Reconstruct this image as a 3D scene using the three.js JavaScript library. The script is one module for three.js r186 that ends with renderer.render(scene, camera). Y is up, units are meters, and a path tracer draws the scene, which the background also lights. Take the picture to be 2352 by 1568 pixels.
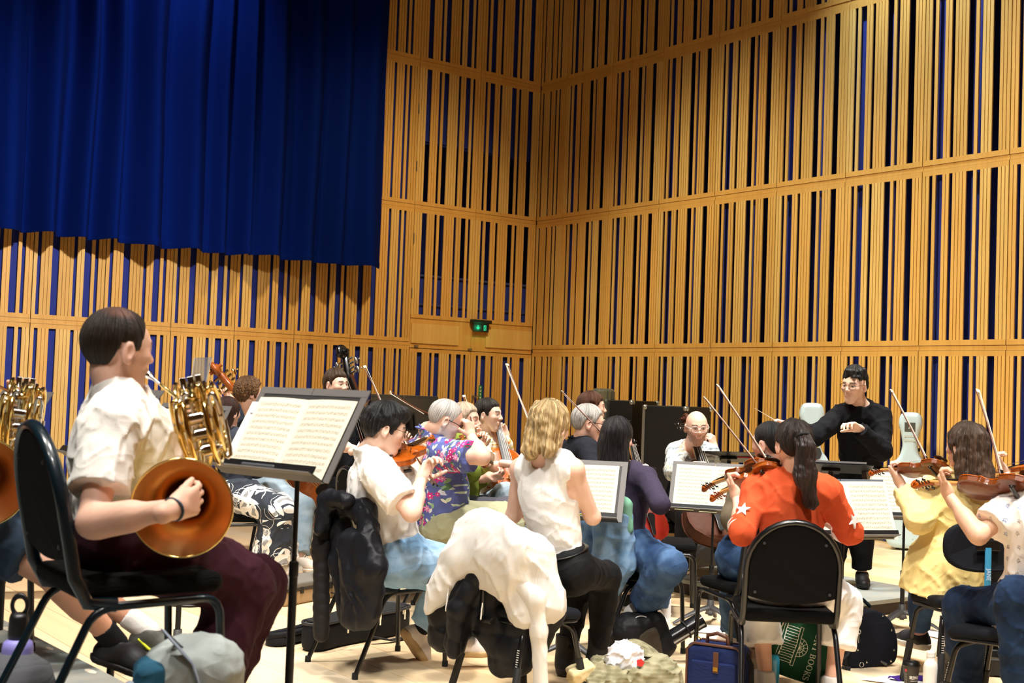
import * as THREE from 'three';
import { mergeGeometries, toCreasedNormals } from 'three/addons/utils/BufferGeometryUtils.js';
import { RoundedBoxGeometry } from 'three/addons/geometries/RoundedBoxGeometry.js';
import { ImprovedNoise } from 'three/addons/math/ImprovedNoise.js';
import { RectAreaLightUniformsLib } from 'three/addons/lights/RectAreaLightUniformsLib.js';

RectAreaLightUniformsLib.init();
const V = (x, y, z) => new THREE.Vector3(x, y, z);
const rad = Math.PI / 180;
const scene = new THREE.Scene();
scene.background = new THREE.Color(0x000000);

// ---------- camera: standing photographer, 44 mm lens, tilted up a little and rolled two degrees ----------
const FOCAL = 2876;
const camera = new THREE.PerspectiveCamera(2 * Math.atan(784 / FOCAL) / rad, 1.5, 0.1, 100);
camera.position.set(0, 1.45, 0);
camera.rotation.order = 'YXZ';
camera.rotation.set(2.29 * rad, 0, 2.04 * rad);
camera.updateMatrixWorld(true);
camera.focus = 9;
camera.userData.fStop = 5;
scene.add(camera);

const renderer = new THREE.WebGLRenderer({ antialias: true });
renderer.toneMapping = THREE.LinearToneMapping;
renderer.toneMappingExposure = 1.1;
renderer.shadowMap.enabled = true;

// ---------- light: warm house lamps over the walls, neutral stage lamps over the players ----------
const DOWN = V(0, -1, 0);
function lampFitting(pos, aim, r, colour, glow) {
  const t = new THREE.Group(); t.name = numbered('stage_lamp'); t.position.copy(pos);
  t.quaternion.setFromUnitVectors(DOWN, aim.clone().sub(pos).normalize());
  const can = new THREE.Mesh(new THREE.LatheGeometry([[0, .3], [r * .7, .3], [r * .95, .2], [r * 1.15, -.02], [r * 1.05, -.02], [r * 1.0, 0]].map(p => new THREE.Vector2(...p)), 24), new THREE.MeshStandardMaterial({ color: 0x15151a, roughness: .5 }));
  can.name = 'housing';
  const lens = new THREE.Mesh(new THREE.CircleGeometry(r, 24).rotateX(Math.PI / 2), new THREE.MeshStandardMaterial({ color: 0, emissive: colour, emissiveIntensity: glow }));
  lens.name = 'lens'; lens.position.y = .01;
  t.add(can, lens);
  t.userData = { label: 'black ceiling spot lamp above the orchestra', category: 'lamp', group: 'ceiling lamps above the orchestra' };
  scene.add(t);
}
function spot(p, a, colour, power, angle, pen, r) {
  const pos = V(...p), aim = V(...a);
  const l = new THREE.SpotLight(colour, power, 0, angle * rad, pen, 2);
  l.position.copy(pos).addScaledVector(aim.clone().sub(pos).normalize(), .04); l.target.position.copy(aim);
  l.castShadow = true; l.shadow.radius = r / .02; l.shadow.mapSize.set(1024, 1024);
  scene.add(l, l.target);
  lampFitting(pos, aim, r, colour, 6);
}
const names = {};
function numbered(n) { const k = names[n] = (names[n] ?? -1) + 1; return k ? `${n}_${String(k).padStart(3, '0')}` : n; }
const STAGE = new THREE.Color(1, .95, .88), WARM = new THREE.Color(1, .8, .5), MILD = new THREE.Color(1, .9, .62), COOL = new THREE.Color(.72, .9, 1);
function lights() {
  for (const [x, z, k] of [[-2.6, -4.6, 150], [0.2, -5.0, 200], [2.8, -5.4, 280], [-2.6, -9.0, 270], [.6, -9.2, 290], [3.4, -9.4, 290]])
    spot([x, 8.6, z + 1.6], [x, 0, z], STAGE, k, 31, .9, .35);
  for (const [x, k] of [[-3, 110], [0, 160], [3, 210]]) spot([x, 8.6, 1.0], [x * .9, .6, -6.2], STAGE, k, 20, 1, .35);   // front of house
  spot([2.5, 7.6, -1.5], [-6.2, 1.7, -14.2], STAGE, 760, 16, 1, .3);      // low on the left wall
  spot([-3.4, 8.9, -13.0], [-4.4, 5.4, -14.9], COOL, 75, 26, 1, .14);     // on the curtain
  spot([2.9, 9.0, -12.3], [4.2, 4.9, -13.1], COOL, 120, 26, 1, .14);      // high on the right wall
  for (const [p, a, k, w, c] of [[[.6, 9.2, -9.6], [-1.6, 2.0, -16.9], 210, 22, WARM], [[-2.6, 9.2, -11.5], [3.0, .8, -15.4], 240, 25, MILD], [[-1.6, 9.2, -8.2], [6.0, .8, -11.4], 270, 26, MILD]])
    spot(p, a, c, k, w, 1, .25);
}
lights();
// ---------- tools ----------
function rng(seed) { let a = seed >>> 0; return () => { a = a + 0x6D2B79F5 | 0; let t = Math.imul(a ^ a >>> 15, 1 | a); t = t + Math.imul(t ^ t >>> 7, 61 | t) ^ t; return ((t ^ t >>> 14) >>> 0) / 4294967296; }; }
const perlin = new ImprovedNoise();
const nz = (x, y, z) => perlin.noise(x + 11.3, y + 7.7, z + 3.1);
const lerp = (a, b, t) => a + (b - a) * t, clamp = (x, a = 0, b = 1) => Math.min(b, Math.max(a, x));
const sstep = (a, b, x) => { const t = clamp((x - a) / (b - a)); return t * t * (3 - 2 * t); };
const EYE = camera.position.clone();
const rayDir = (px, py) => V((px - 1176) / FOCAL, -(py - 784) / FOCAL, -1).applyQuaternion(camera.quaternion);
// a place in the hall, read off the photograph with its distance from the lens
const at = (px, py, d) => rayDir(px, py).multiplyScalar(d).add(EYE);
// where that line of sight meets a level
const atY = (px, py, y) => { const r = rayDir(px, py); return r.multiplyScalar((y - EYE.y) / r.y).add(EYE); };
const onFloor = (px, py) => atY(px, py, 0);
// a joint at a known bone length from its parent; side +1 is the farther solution, -1 the nearer
function reach(parent, px, py, L, side = 1) {
  const r = rayDir(px, py).normalize(), w = parent.clone().sub(EYE), b = w.dot(r), c = w.lengthSq() - L * L, D = b * b - c;
  if (D <= 0) { const q = r.multiplyScalar(b).add(EYE); return q.sub(parent).setLength(L).add(parent).lerp(EYE.clone().addScaledVector(rayDir(px, py).normalize(), b), .5); }
  return r.multiplyScalar(b + side * Math.sqrt(D)).add(EYE);
}
function basis(x, y, z) { return new THREE.Quaternion().setFromRotationMatrix(new THREE.Matrix4().makeBasis(x, y, z)); }
// a frame whose y runs along `up` and whose z lies towards `front`
function frame(up, front) { const y = up.clone().normalize(), x = y.clone().cross(front).normalize(), z = x.clone().cross(y).normalize(); return { x, y, z, q: basis(x, y, z) }; }
const heading = a => V(Math.sin(a * rad), 0, -Math.cos(a * rad));

const C = (hex) => new THREE.Color(hex);
function mat(color, roughness = .7, o = {}) { return new THREE.MeshStandardMaterial({ color, roughness, ...o }); }
function phys(color, roughness = .5, o = {}) { return new THREE.MeshPhysicalMaterial({ color, roughness, ...o }); }
function dataTex(w, h, f, srgb = true, rx = 1, ry = 1) {
  const a = new Uint8Array(w * h * 4);
  for (let j = 0, k = 0; j < h; j++) for (let i = 0; i < w; i++, k += 4) { const c = f(i / w, j / h, i, j); a[k] = clamp(c[0]) * 255; a[k + 1] = clamp(c[1]) * 255; a[k + 2] = clamp(c[2]) * 255; a[k + 3] = 255; }
  const t = new THREE.DataTexture(a, w, h); t.wrapS = t.wrapT = THREE.RepeatWrapping; t.magFilter = THREE.LinearFilter; t.minFilter = THREE.LinearMipmapLinearFilter; t.generateMipmaps = true;
  if (srgb) t.colorSpace = THREE.SRGBColorSpace; t.repeat.set(rx, ry); t.needsUpdate = true; return t;
}
// tiling noise: px, py whole periods
function tnoise(u, v, px, py, seed = 0) {
  const a = u * 2 * Math.PI, b = v * 2 * Math.PI;
  const f = (uu, vv) => nz(uu * px + seed * 17.1, vv * py + seed * 5.3, seed * 2.7);
  return lerp(lerp(f(u, v), f(u - 1, v), sstep(.8, 1, u)), lerp(f(u, v - 1), f(u - 1, v - 1), sstep(.8, 1, u)), sstep(.8, 1, v));
}
function shadowed(o) { o.castShadow = true; o.receiveShadow = true; return o; }
function obj(name, geo, m, parent) {
  const g = Array.isArray(geo) ? merge(geo) : geo;
  const o = shadowed(new THREE.Mesh(g, m)); o.name = parent ? name : numbered(name); (parent || scene).add(o); return o;
}
function thing(name, label, category, pos = V(0, 0, 0), turn = 0, group) {
  const o = new THREE.Group(); o.name = numbered(name); o.position.copy(pos); o.rotation.y = turn; scene.add(o);
  return tag(o, label, category, group);
}
function tag(o, label, category, group, kind) { o.userData.label = label; o.userData.category = category; if (group) o.userData.group = group; if (kind) o.userData.kind = kind; return o; }
function merge(list) {
  const keep = list.map(g => { let q = g.index ? g.toNonIndexed() : g.clone(); for (const k of Object.keys(q.attributes)) if (!['position', 'normal', 'uv', 'color'].includes(k)) q.deleteAttribute(k); if (!q.attributes.uv) q.setAttribute('uv', new THREE.BufferAttribute(new Float32Array(q.attributes.position.count * 2), 2)); return q; });
  if (!keep.every(g => g.attributes.color)) keep.forEach(g => g.deleteAttribute('color'));
  return mergeGeometries(keep);
}
const bx = (w, h, d, x = 0, y = 0, z = 0) => new THREE.BoxGeometry(w, h, d).translate(x, y, z);
const rbx = (w, h, d, r, x = 0, y = 0, z = 0, s = 2) => new RoundedBoxGeometry(w, h, d, s, r).translate(x, y, z);
const cyl = (r1, r2, h, x = 0, y = 0, z = 0, n = 16) => new THREE.CylinderGeometry(r1, r2, h, n).translate(x, y, z);
const sph = (r, x = 0, y = 0, z = 0, n = 12) => new THREE.SphereGeometry(r, n, n * .75 | 0).translate(x, y, z);
const lathe = (pts, n = 24) => new THREE.LatheGeometry(pts.map(p => new THREE.Vector2(p[0], p[1])), n);
const v3 = p => p.isVector3 ? p : V(...p);
const curve = (pts, closed = false, t = .5) => new THREE.CatmullRomCurve3(pts.map(v3), closed, 'catmullrom', t);
function tube(pts, r, seg = 24, n = 8, closed = false, tension = .5) {
  const P = pts.map(v3), g = new THREE.TubeGeometry(curve(P, closed, tension), seg, r, n, closed);
  if (closed) return g;
  const caps = [[P[0], P[1]], [P[P.length - 1], P[P.length - 2]]].map(([a]) => new THREE.SphereGeometry(r, n, 4).translate(a.x, a.y, a.z));
  return merge([g, ...caps]);
}
// a polyline of straight runs with rounded corners
function bent(pts, r, br = .04, n = 8, closed = false) {
  const P = pts.map(v3), out = [], N = P.length;
  for (let i = 0; i < N; i++) {
    const a = P[(i + N - 1) % N], b = P[i], c = P[(i + 1) % N];
    if (!closed && (i === 0 || i === N - 1)) { out.push(b.clone()); continue; }
    const d1 = a.clone().sub(b), d2 = c.clone().sub(b), q = Math.min(br, d1.length() * .48, d2.length() * .48);
    const p1 = b.clone().addScaledVector(d1.normalize(), q), p2 = b.clone().addScaledVector(d2.normalize(), q);
    for (let k = 0; k <= 5; k++) { const t = k / 5; out.push(p1.clone().multiplyScalar((1 - t) * (1 - t)).addScaledVector(b, 2 * t * (1 - t)).addScaledVector(p2, t * t)); }
  }
  return sweep(out, r, n, closed);
}
// tube through exact points, radius number or function(t), optional flattening
function sweep(P, r, n = 8, closed = false, flat = 1, up0) {
  P = P.map(v3); const N = P.length, R = typeof r === 'function' ? r : () => r, pos = [], uv = [], idx = []; let up = up0 ? v3(up0) : null, len = 0;
  for (let i = 0; i < N; i++) {
    const t = (closed ? P[(i + 1) % N].clone().sub(P[(i + N - 1) % N]) : P[Math.min(i + 1, N - 1)].clone().sub(P[Math.max(i - 1, 0)])).normalize();
    if (!up) up = Math.abs(t.y) < .9 ? V(0, 1, 0) : V(1, 0, 0);
    const s = t.clone().cross(up).normalize(); up = s.clone().cross(t).normalize();
    if (i) len += P[i].distanceTo(P[i - 1]);
    const q = R(i / (N - 1));
    for (let k = 0; k <= n; k++) { const a = k / n * 2 * Math.PI; const p = P[i].clone().addScaledVector(s, Math.cos(a) * q).addScaledVector(up, Math.sin(a) * q * flat); pos.push(p.x, p.y, p.z); uv.push(k / n * 6.28 * q, len); }
  }
  const M = closed ? N : N - 1;
  for (let i = 0; i < M; i++) for (let k = 0; k < n; k++) { const a = i * (n + 1) + k, b = ((i + 1) % N) * (n + 1) + k; idx.push(a, a + 1, b, b, a + 1, b + 1); }
  if (!closed) for (const e of [0, N - 1]) { const c = pos.length / 3; pos.push(P[e].x, P[e].y, P[e].z); uv.push(0, 0); for (let k = 0; k < n; k++) { const a = e * (n + 1) + k; e ? idx.push(c, a, a + 1) : idx.push(c, a + 1, a); } }
  const g = new THREE.BufferGeometry(); g.setAttribute('position', new THREE.Float32BufferAttribute(pos, 3)); g.setAttribute('uv', new THREE.Float32BufferAttribute(uv, 2)); g.setIndex(idx); g.computeVertexNormals();
  // weld the seam's normals
  const nn = g.attributes.normal; for (let i = 0; i < N; i++) { const a = i * (n + 1), b = a + n, x = nn.getX(a) + nn.getX(b), y = nn.getY(a) + nn.getY(b), z = nn.getZ(a) + nn.getZ(b), l = Math.hypot(x, y, z) || 1; nn.setXYZ(a, x / l, y / l, z / l); nn.setXYZ(b, x / l, y / l, z / l); }
  return g;
}
// a sheet from a function (u, v) -> point, closed into a thin solid
function sheet(f, nu, nv, thick = 0, su = 1, sv = 1) {
  const pos = [], uv = [], idx = [];
  for (let j = 0; j <= nv; j++) for (let i = 0; i <= nu; i++) { const p = f(i / nu, j / nv); pos.push(p.x, p.y, p.z); uv.push(i / nu * su, j / nv * sv); }
  for (let j = 0; j < nv; j++) for (let i = 0; i < nu; i++) { const a = j * (nu + 1) + i, b = a + nu + 1; idx.push(a, a + 1, b, b, a + 1, b + 1); }
  const g = new THREE.BufferGeometry(); g.setAttribute('position', new THREE.Float32BufferAttribute(pos, 3)); g.setAttribute('uv', new THREE.Float32BufferAttribute(uv, 2)); g.setIndex(idx); g.computeVertexNormals();
  if (!thick) return g;
  const n = g.attributes.normal, c = pos.length / 3, p2 = pos.slice(), i2 = idx.slice(), uv2 = uv.concat(uv);
  for (let i = 0; i < c; i++) p2.push(pos[3 * i] - n.getX(i) * thick, pos[3 * i + 1] - n.getY(i) * thick, pos[3 * i + 2] - n.getZ(i) * thick);
  for (let i = 0; i < idx.length; i += 3) i2.push(idx[i] + c, idx[i + 2] + c, idx[i + 1] + c);
  const rim = []; for (let i = 0; i <= nu; i++) rim.push(i); for (let j = 1; j <= nv; j++) rim.push(j * (nu + 1) + nu); for (let i = nu - 1; i >= 0; i--) rim.push(nv * (nu + 1) + i); for (let j = nv - 1; j > 0; j--) rim.push(j * (nu + 1));
  rim.forEach((a, k) => { const b = rim[(k + 1) % rim.length]; i2.push(a, a + c, b, b, a + c, b + c); });
  const s = new THREE.BufferGeometry(); s.setAttribute('position', new THREE.Float32BufferAttribute(p2, 3)); s.setAttribute('uv', new THREE.Float32BufferAttribute(uv2, 2)); s.setIndex(i2);
  return toCreasedNormals(s, 1.2);
}
function extrude(shape, depth, bevel = 0, seg = 2, curveSeg = 12) {
  return new THREE.ExtrudeGeometry(shape, { depth: depth - 2 * bevel, bevelEnabled: bevel > 0, bevelThickness: bevel, bevelSize: bevel, bevelOffset: -bevel, bevelSegments: seg, curveSegments: curveSeg }).translate(0, 0, bevel);
}
function poly(pts) { const s = new THREE.Shape(); pts.forEach((p, i) => i ? s.lineTo(p[0], p[1]) : s.moveTo(p[0], p[1])); s.closePath(); return s; }
function smoothShape(pts) { const c = new THREE.CatmullRomCurve3(pts.map(p => V(p[0], p[1], 0)), true); return new THREE.Shape(c.getPoints(pts.length * 6).slice(0, -1).map(p => new THREE.Vector2(p.x, p.y))); }
function roundRect(w, h, r) { const s = new THREE.Shape(), x = w / 2, y = h / 2; s.moveTo(-x + r, -y); s.lineTo(x - r, -y); s.quadraticCurveTo(x, -y, x, -y + r); s.lineTo(x, y - r); s.quadraticCurveTo(x, y, x - r, y); s.lineTo(-x + r, y); s.quadraticCurveTo(-x, y, -x, y - r); s.lineTo(-x, -y + r); s.quadraticCurveTo(-x, -y, -x + r, -y); return s; }
function tinted(g, col) { const n = g.attributes.position.count, a = new Float32Array(n * 3); for (let i = 0; i < n; i++) { a[3 * i] = col.r; a[3 * i + 1] = col.g; a[3 * i + 2] = col.b; } g.setAttribute('color', new THREE.BufferAttribute(a, 3)); return g; }
// ---------- the hall ----------
const CORNER = at(1222, 805, 18.4);
const dirR = V(2165, 38, -2876).multiply(V(1, 1, -1)).applyQuaternion(camera.quaternion).setY(0).normalize();   // along the wall that runs from the corner to the right
const dirL = V(-dirR.z, 0, dirR.x);                                        // along the wall that runs from the corner to the left
const FOOT = CORNER.clone().setY(0);
const hall = (r, l, y = 0) => FOOT.clone().addScaledVector(dirR, r).addScaledVector(dirL, l).setY(y);
function cornerHeight(py) { const r = rayDir(1222 + (805 - py) * .0305, py), k = Math.hypot(FOOT.x - EYE.x, FOOT.z - EYE.z) / Math.hypot(r.x, r.z); return EYE.y + r.y * k; }
const HC = cornerHeight(806), HB = cornerHeight(512), HA = cornerHeight(203), HT = HA + 1.95, CEIL = 9.6;

// wood with a fine vertical grain, tone varied from board to board
function woodTex(seed, base, dark, w = 256, h = 512) {
  const b = C(base), d = C(dark);
  return dataTex(w, h, (u, v) => {
    const g = tnoise(u, v, 40, 3, seed) * .5 + tnoise(u, v, 90, 6, seed + 1) * .35 + tnoise(u, v, 9, 2, seed + 2) * .5, fleck = tnoise(u, v, 120, 22, seed + 3) > .52 ? .35 : 0;
    const t = clamp(.32 + g * .55 + fleck);
    const c = b.clone().lerp(d, t); c.convertLinearToSRGB(); return [c.r, c.g, c.b];
  });
}
const slatTex = woodTex(1, 0xe0b86c, 0xc79a50);
const slatMats = [0xffffff, 0xf4ead8, 0xfff2df].map(c => mat(c, .5, { map: slatTex }));
const railMat = mat(0xf6e6cc, .5, { map: slatTex });
const blueMat = mat(0x16267e, .8), pipeMat = mat(0x2a2f6a, .7);
const DEPTH = .018;
function uvMetres(g, s = 1) { const p = g.attributes.position, n = g.attributes.normal, uv = g.attributes.uv; for (let i = 0; i < p.count; i++) { const ax = Math.abs(n.getX(i)) > .7; uv.setXY(i, (ax ? p.getZ(i) : p.getX(i)) * s, p.getY(i) * s * .5); } return g; }
const barCache = {};
function bar(n, m, h) {
  const key = [n, m.toFixed(4), h.toFixed(3)].join();
  if (barCache[key]) return barCache[key];
  const w = n * m, pts = [[0, -DEPTH], [0, -.002], [.002, 0]];
  for (let i = 1; i < n; i++) pts.push([i * m - .0036, 0], [i * m - .0036, -.0172], [i * m + .0036, -.0172], [i * m + .0036, 0]);
  pts.push([w - .002, 0], [w, -.002], [w, -DEPTH]);
  const g = new THREE.ExtrudeGeometry(poly(pts), { depth: h, bevelEnabled: false }).rotateX(-Math.PI / 2);   // shape y -> -z, depth -> y
  g.scale(1, 1, -1); const idx = g.index; { const p = g.attributes.position.array, nn = g.attributes.normal.array, u = g.attributes.uv.array; for (let t = 0; t < p.length / 9; t++) for (let k = 0; k < 3; k++) { const a = t * 9 + k, b = t * 9 + 6 + k; [p[a], p[b]] = [p[b], p[a]]; [nn[a], nn[b]] = [nn[b], nn[a]]; } }
  return barCache[key] = uvMetres(g);
}
// the rhythm of boards (+) and openings (-), in modules
const WIDE = [2, -1, 1, -2, 2, -1, 4, -2, 1, -1, 3, -2, 3], WIDE_BACK = WIDE.slice().reverse(), NARROW = [1, -1, 3, -2, 4, -1, 2, -2, 1, -1, 2].reverse(), MIXED = [3, -1, 1, -1, 3, -1, 4, -2, 3, -2, 2];
const random = rng(7);
function wallFrame(name, dir) {
  const g = new THREE.Group(); g.name = name; g.userData = { kind: 'structure', label: name === 'wall_right' ? 'wall of slotted timber panels running from the corner to the right' : 'wall of slotted timber panels with blue backing, left of the corner', category: 'wall' };
  g.position.copy(FOOT); const n = V(dir.z, 0, -dir.x); if (n.dot(EYE.clone().sub(FOOT)) < 0) n.negate();
  const x = V(0, 1, 0).cross(n); g.quaternion.copy(basis(x, V(0, 1, 0), n)); g.userData.sign = x.dot(dir) > 0 ? 1 : -1; scene.add(g); return g;
}
// one panel from u0 to u1 (metres from the corner) and y0 to y1; boards are its pieces
function panel(wall, u0, u1, y0, y1, rhythm, rt = .05, rb = .05) {
  const s = wall.userData.sign, x0 = s > 0 ? u0 : -u1, w = u1 - u0 - .009, mods = rhythm.reduce((a, b) => a + Math.abs(b), 0), m = w / mods, h = y1 - y0;
  const rails = [bx(w, rt, DEPTH, x0 + w / 2, y1 - rt / 2, -DEPTH / 2), bx(w, rb, DEPTH, x0 + w / 2, y0 + rb / 2, -DEPTH / 2)].map(g => uvMetres(g));
  const p = obj('wall_panel', rails, railMat, wall);
  let k = 0; const off = random() * 3;
  for (const n of s > 0 ? rhythm : rhythm.slice().reverse()) {
    if (n > 0) { const b = obj('slat', bar(n, m, h - rt - rb), slatMats[random() * 3 | 0], p); b.position.set(x0 + k * m, y0 + rb, 0); }
    k += Math.abs(n);
  }
  return p;
}
const ROWS = [[.12, HC - .028], [HC + .028, HB - .028], [HB + .028, HA - .028], [HA + .028, HT]];
function strips(wall, u0, u1, levels) {
  const s = wall.userData.sign;
  for (const y of levels) { const o = obj('rail_strip', uvMetres(bx(u1 - u0 - .004, .05, DEPTH, s * (u0 + u1) / 2, y, -DEPTH / 2 - .008)), railMat, wall); }
}
function buildWalls() {
  const R = wallFrame('wall_right', dirR), L = wallFrame('wall_left', dirL);
  const rj = [0, .6]; while (rj[rj.length - 1] < 9) rj.push(rj[rj.length - 1] + 1);
  for (let i = 0; i + 1 < rj.length; i++) {
    ROWS.forEach(([a, b]) => panel(R, rj[i], rj[i + 1], a, b, i ? WIDE : [1, -1, 3, -1, 2, -1, 1, -1, 3], .055, .055));
    strips(R, rj[i], rj[i + 1], [HC, HB, HA]);
    // blue boards behind some openings; the others look into a deep blue cavity
    if (i) for (const [c, w] of [[3.2, 3.4], [14.8, 3]]) obj('backing_board', bx(w * .04, HT, .012, rj[i] + c * .04, HT / 2, -.08), blueMat, R);
  }
  obj('backing', [bx(12.2, CEIL, .1, 3.7, CEIL / 2, -2.4), bx(.1, CEIL, 2.4, 9.75, CEIL / 2, -1.2), bx(.1, CEIL, 2.2, -2.3, CEIL / 2, -1.3)], blueMat, R);
  obj('upper_wall', [bx(9.8, CEIL - HT, .06, 4.85, (CEIL + HT) / 2 + .01, -.03)], railMat, R);
  const lj = [0, 1.09, 2.12, 3.05]; while (lj[lj.length - 1] < 12) lj.push(lj[lj.length - 1] + .822);
  const LINTEL = HC + .36;
  for (let i = 0; i + 1 < lj.length; i++) {
    const r = i === 0 ? WIDE_BACK : i === 1 ? WIDE : i === 2 ? MIXED : NARROW;
    ROWS.forEach(([a, b], k) => (i < 5 || k < 2) && panel(L, lj[i], lj[i + 1], k === 1 && i < 2 ? LINTEL : a, k === 0 && i < 2 ? HC - .06 : b, r));
    strips(L, lj[i], lj[i + 1], i < 2 ? [HB, HA] : [HC, HB, HA]);
    if (i < 2) {   // plain boards over the double door
      obj('door_header', uvMetres(bx(lj[i + 1] - lj[i] - .006, LINTEL - HC + .05, .03, -(lj[i] + lj[i + 1]) / 2, (LINTEL + HC - .05) / 2, -.03)), railMat, L);
      obj('header_board', uvMetres(bx((lj[i + 1] - lj[i]) * .76, .27, .02, i ? -lj[2] + .41 : -lj[0] - .43, HC + .15, -.004)), slatMats[0], L);
    }
  }
  obj('backing', [bx(10.2, HB, .06, -7.25, HB / 2, -.085), bx(2.2, HC + .9, .06, -1.1, (HC + .9) / 2, -.085), bx(10.2, CEIL - HB, .06, -7.25, (CEIL + HB) / 2, -.085)], blueMat, L);
  obj('backing', [bx(2.2, CEIL - HB - .9, .06, -1.08, (CEIL + HB) / 2 + .45, -.12)], blueMat, L);
  obj('cavity', [bx(2.2, 3.0, .04, -1.05, HB - .2, -1.25), bx(.04, 3.0, 1.2, -2.16, HB - .2, -.66), bx(2.2, .04, 1.2, -1.05, HC + .9, -.66), bx(2.2, .04, 1.2, -1.05, HB + .95, -.66)], blueMat, L);
  obj('pipe', [cyl(.02, .02, 2.2, 0, 0, 0, 8).rotateZ(Math.PI / 2).translate(-1.1, HC + .95, -.045), cyl(.02, .02, 2.2, 0, 0, 0, 8).rotateZ(Math.PI / 2).translate(-1.1, HC + .55, -.045)], pipeMat, L);
  obj('upper_wall', [bx(12.4, CEIL - HT, .06, -6.2, (CEIL + HT) / 2 + .01, -.03)], railMat, L);
  const steel = mat(0x9a9a98, .35, { metalness: .9 });
  for (const y of [2.75, 3.5, 4.5, 5.3]) obj('hinge', bx(.012, .14, .012, -lj[2], y, .002), steel, L);
  obj('door_closer', [rbx(.06, .03, .03, .006, -lj[2] + .1, HC - .03, .012), rbx(.06, .03, .03, .006, -lj[2] + 1.0, HC - .03, .012)], steel, L);
  obj('door_handle', [cyl(.018, .018, .03, 0, 0, 0, 12).rotateX(Math.PI / 2).translate(-lj[1] + .05, 1.36, .015), bx(.11, .018, .014, -lj[1] + .09, 1.36, .035), bx(.03, .1, .008, -lj[1] + .05, 1.33, .004)], steel, L);
  // rear of the room, out of the frame
  const plain = mat(0xa87b43, .7), ends = hall(12, 12);
  const mk = (name, g, m, label) => { const o = obj(name, g, m); o.userData = { kind: 'structure', label, category: 'wall' }; return o; };
  const boxWall = (name, a, b, h, th, m, label) => { const c = a.clone().add(b).multiplyScalar(.5), o = mk(name, bx(a.distanceTo(b), h, th, 0, h / 2, 0), m, label); o.position.copy(c).setY(0); o.rotation.y = Math.atan2(-(b.z - a.z), b.x - a.x); return o; };
  boxWall('wall_rear', hall(-.4, 22.4), hall(16.4, 22.4), CEIL, .2, plain, 'plain timber wall behind the photographer');
  boxWall('wall_side', hall(16.4, -.4), hall(16.4, 22.4), CEIL, .2, plain, 'plain timber wall on the open side of the hall');
  boxWall('wall_far', hall(9.62, -.12), hall(16.4, -.12), CEIL, .2, plain, 'plain timber wall beyond the slotted panels on the right');
  boxWall('wall_near', hall(-.22, 11.9), hall(-.22, 22.4), CEIL, .2, plain, 'plain timber wall beyond the slotted panels on the left');
  const cg = hall(8, 11), ce = mk('ceiling', bx(18, .2, 24), mat(0x2a2623, .9), 'dark ceiling high above the orchestra'); ce.position.copy(cg).setY(CEIL + .1); ce.rotation.y = Math.atan2(-dirR.z, dirR.x);
}
buildWalls();

// floor: pale boards laid along the right wall; the boards in view are pieces of their own
function buildFloor() {
  const base = obj('floor', bx(18, .2, 24), mat(0xd8b583, .5));
  base.userData = { kind: 'structure', label: 'pale wooden board floor of the hall', category: 'floor' };
  base.position.copy(hall(8, 11)).setY(-.112); base.rotation.y = Math.atan2(-dirR.z, dirR.x);
  const tex = [3, 4].map(s => woodTex(s * 5, 0xe6d4b6, 0xd6bd98, 256, 256));
  const ms = [0xffffff, 0xfff6ea, 0xf6ead8, 0xfffaf0].flatMap(c => tex.map(t => mat(c, .42, { map: t })));
  const W = .24, LEN = 2.4, geo = rbx(LEN - .003, .02, W - .003, .002, 0, 0, 0, 1);
  { const p = geo.attributes.position, uv = geo.attributes.uv; for (let i = 0; i < p.count; i++) uv.setXY(i, p.getZ(i) * 1.5, p.getX(i) * .35); }
  const rn = rng(5); let count = 0; base.updateMatrixWorld(true); const inv = base.matrixWorld.clone().invert();
  const spots = [];
  for (let j = 0; j < 90; j++) for (let i = 0; i < 9; i++) {
    const c = hall(i * LEN + (j * .83 % LEN) - 1, j * W + .3, -.0105), d = c.clone().sub(EYE);
    if (c.z > -3.2 || c.z < -17 || Math.abs(d.x / d.z) > .55) continue;
    spots.push([c, c.length()]);
  }
  spots.sort((a, b) => a[1] - b[1]);
  for (const [c] of spots.slice(0, 298)) { const o = obj('plank', geo, ms[rn() * ms.length | 0], base); o.position.copy(c.applyMatrix4(inv)); if (rn() < .5) o.rotation.y = Math.PI; }
}
buildFloor();

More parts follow.
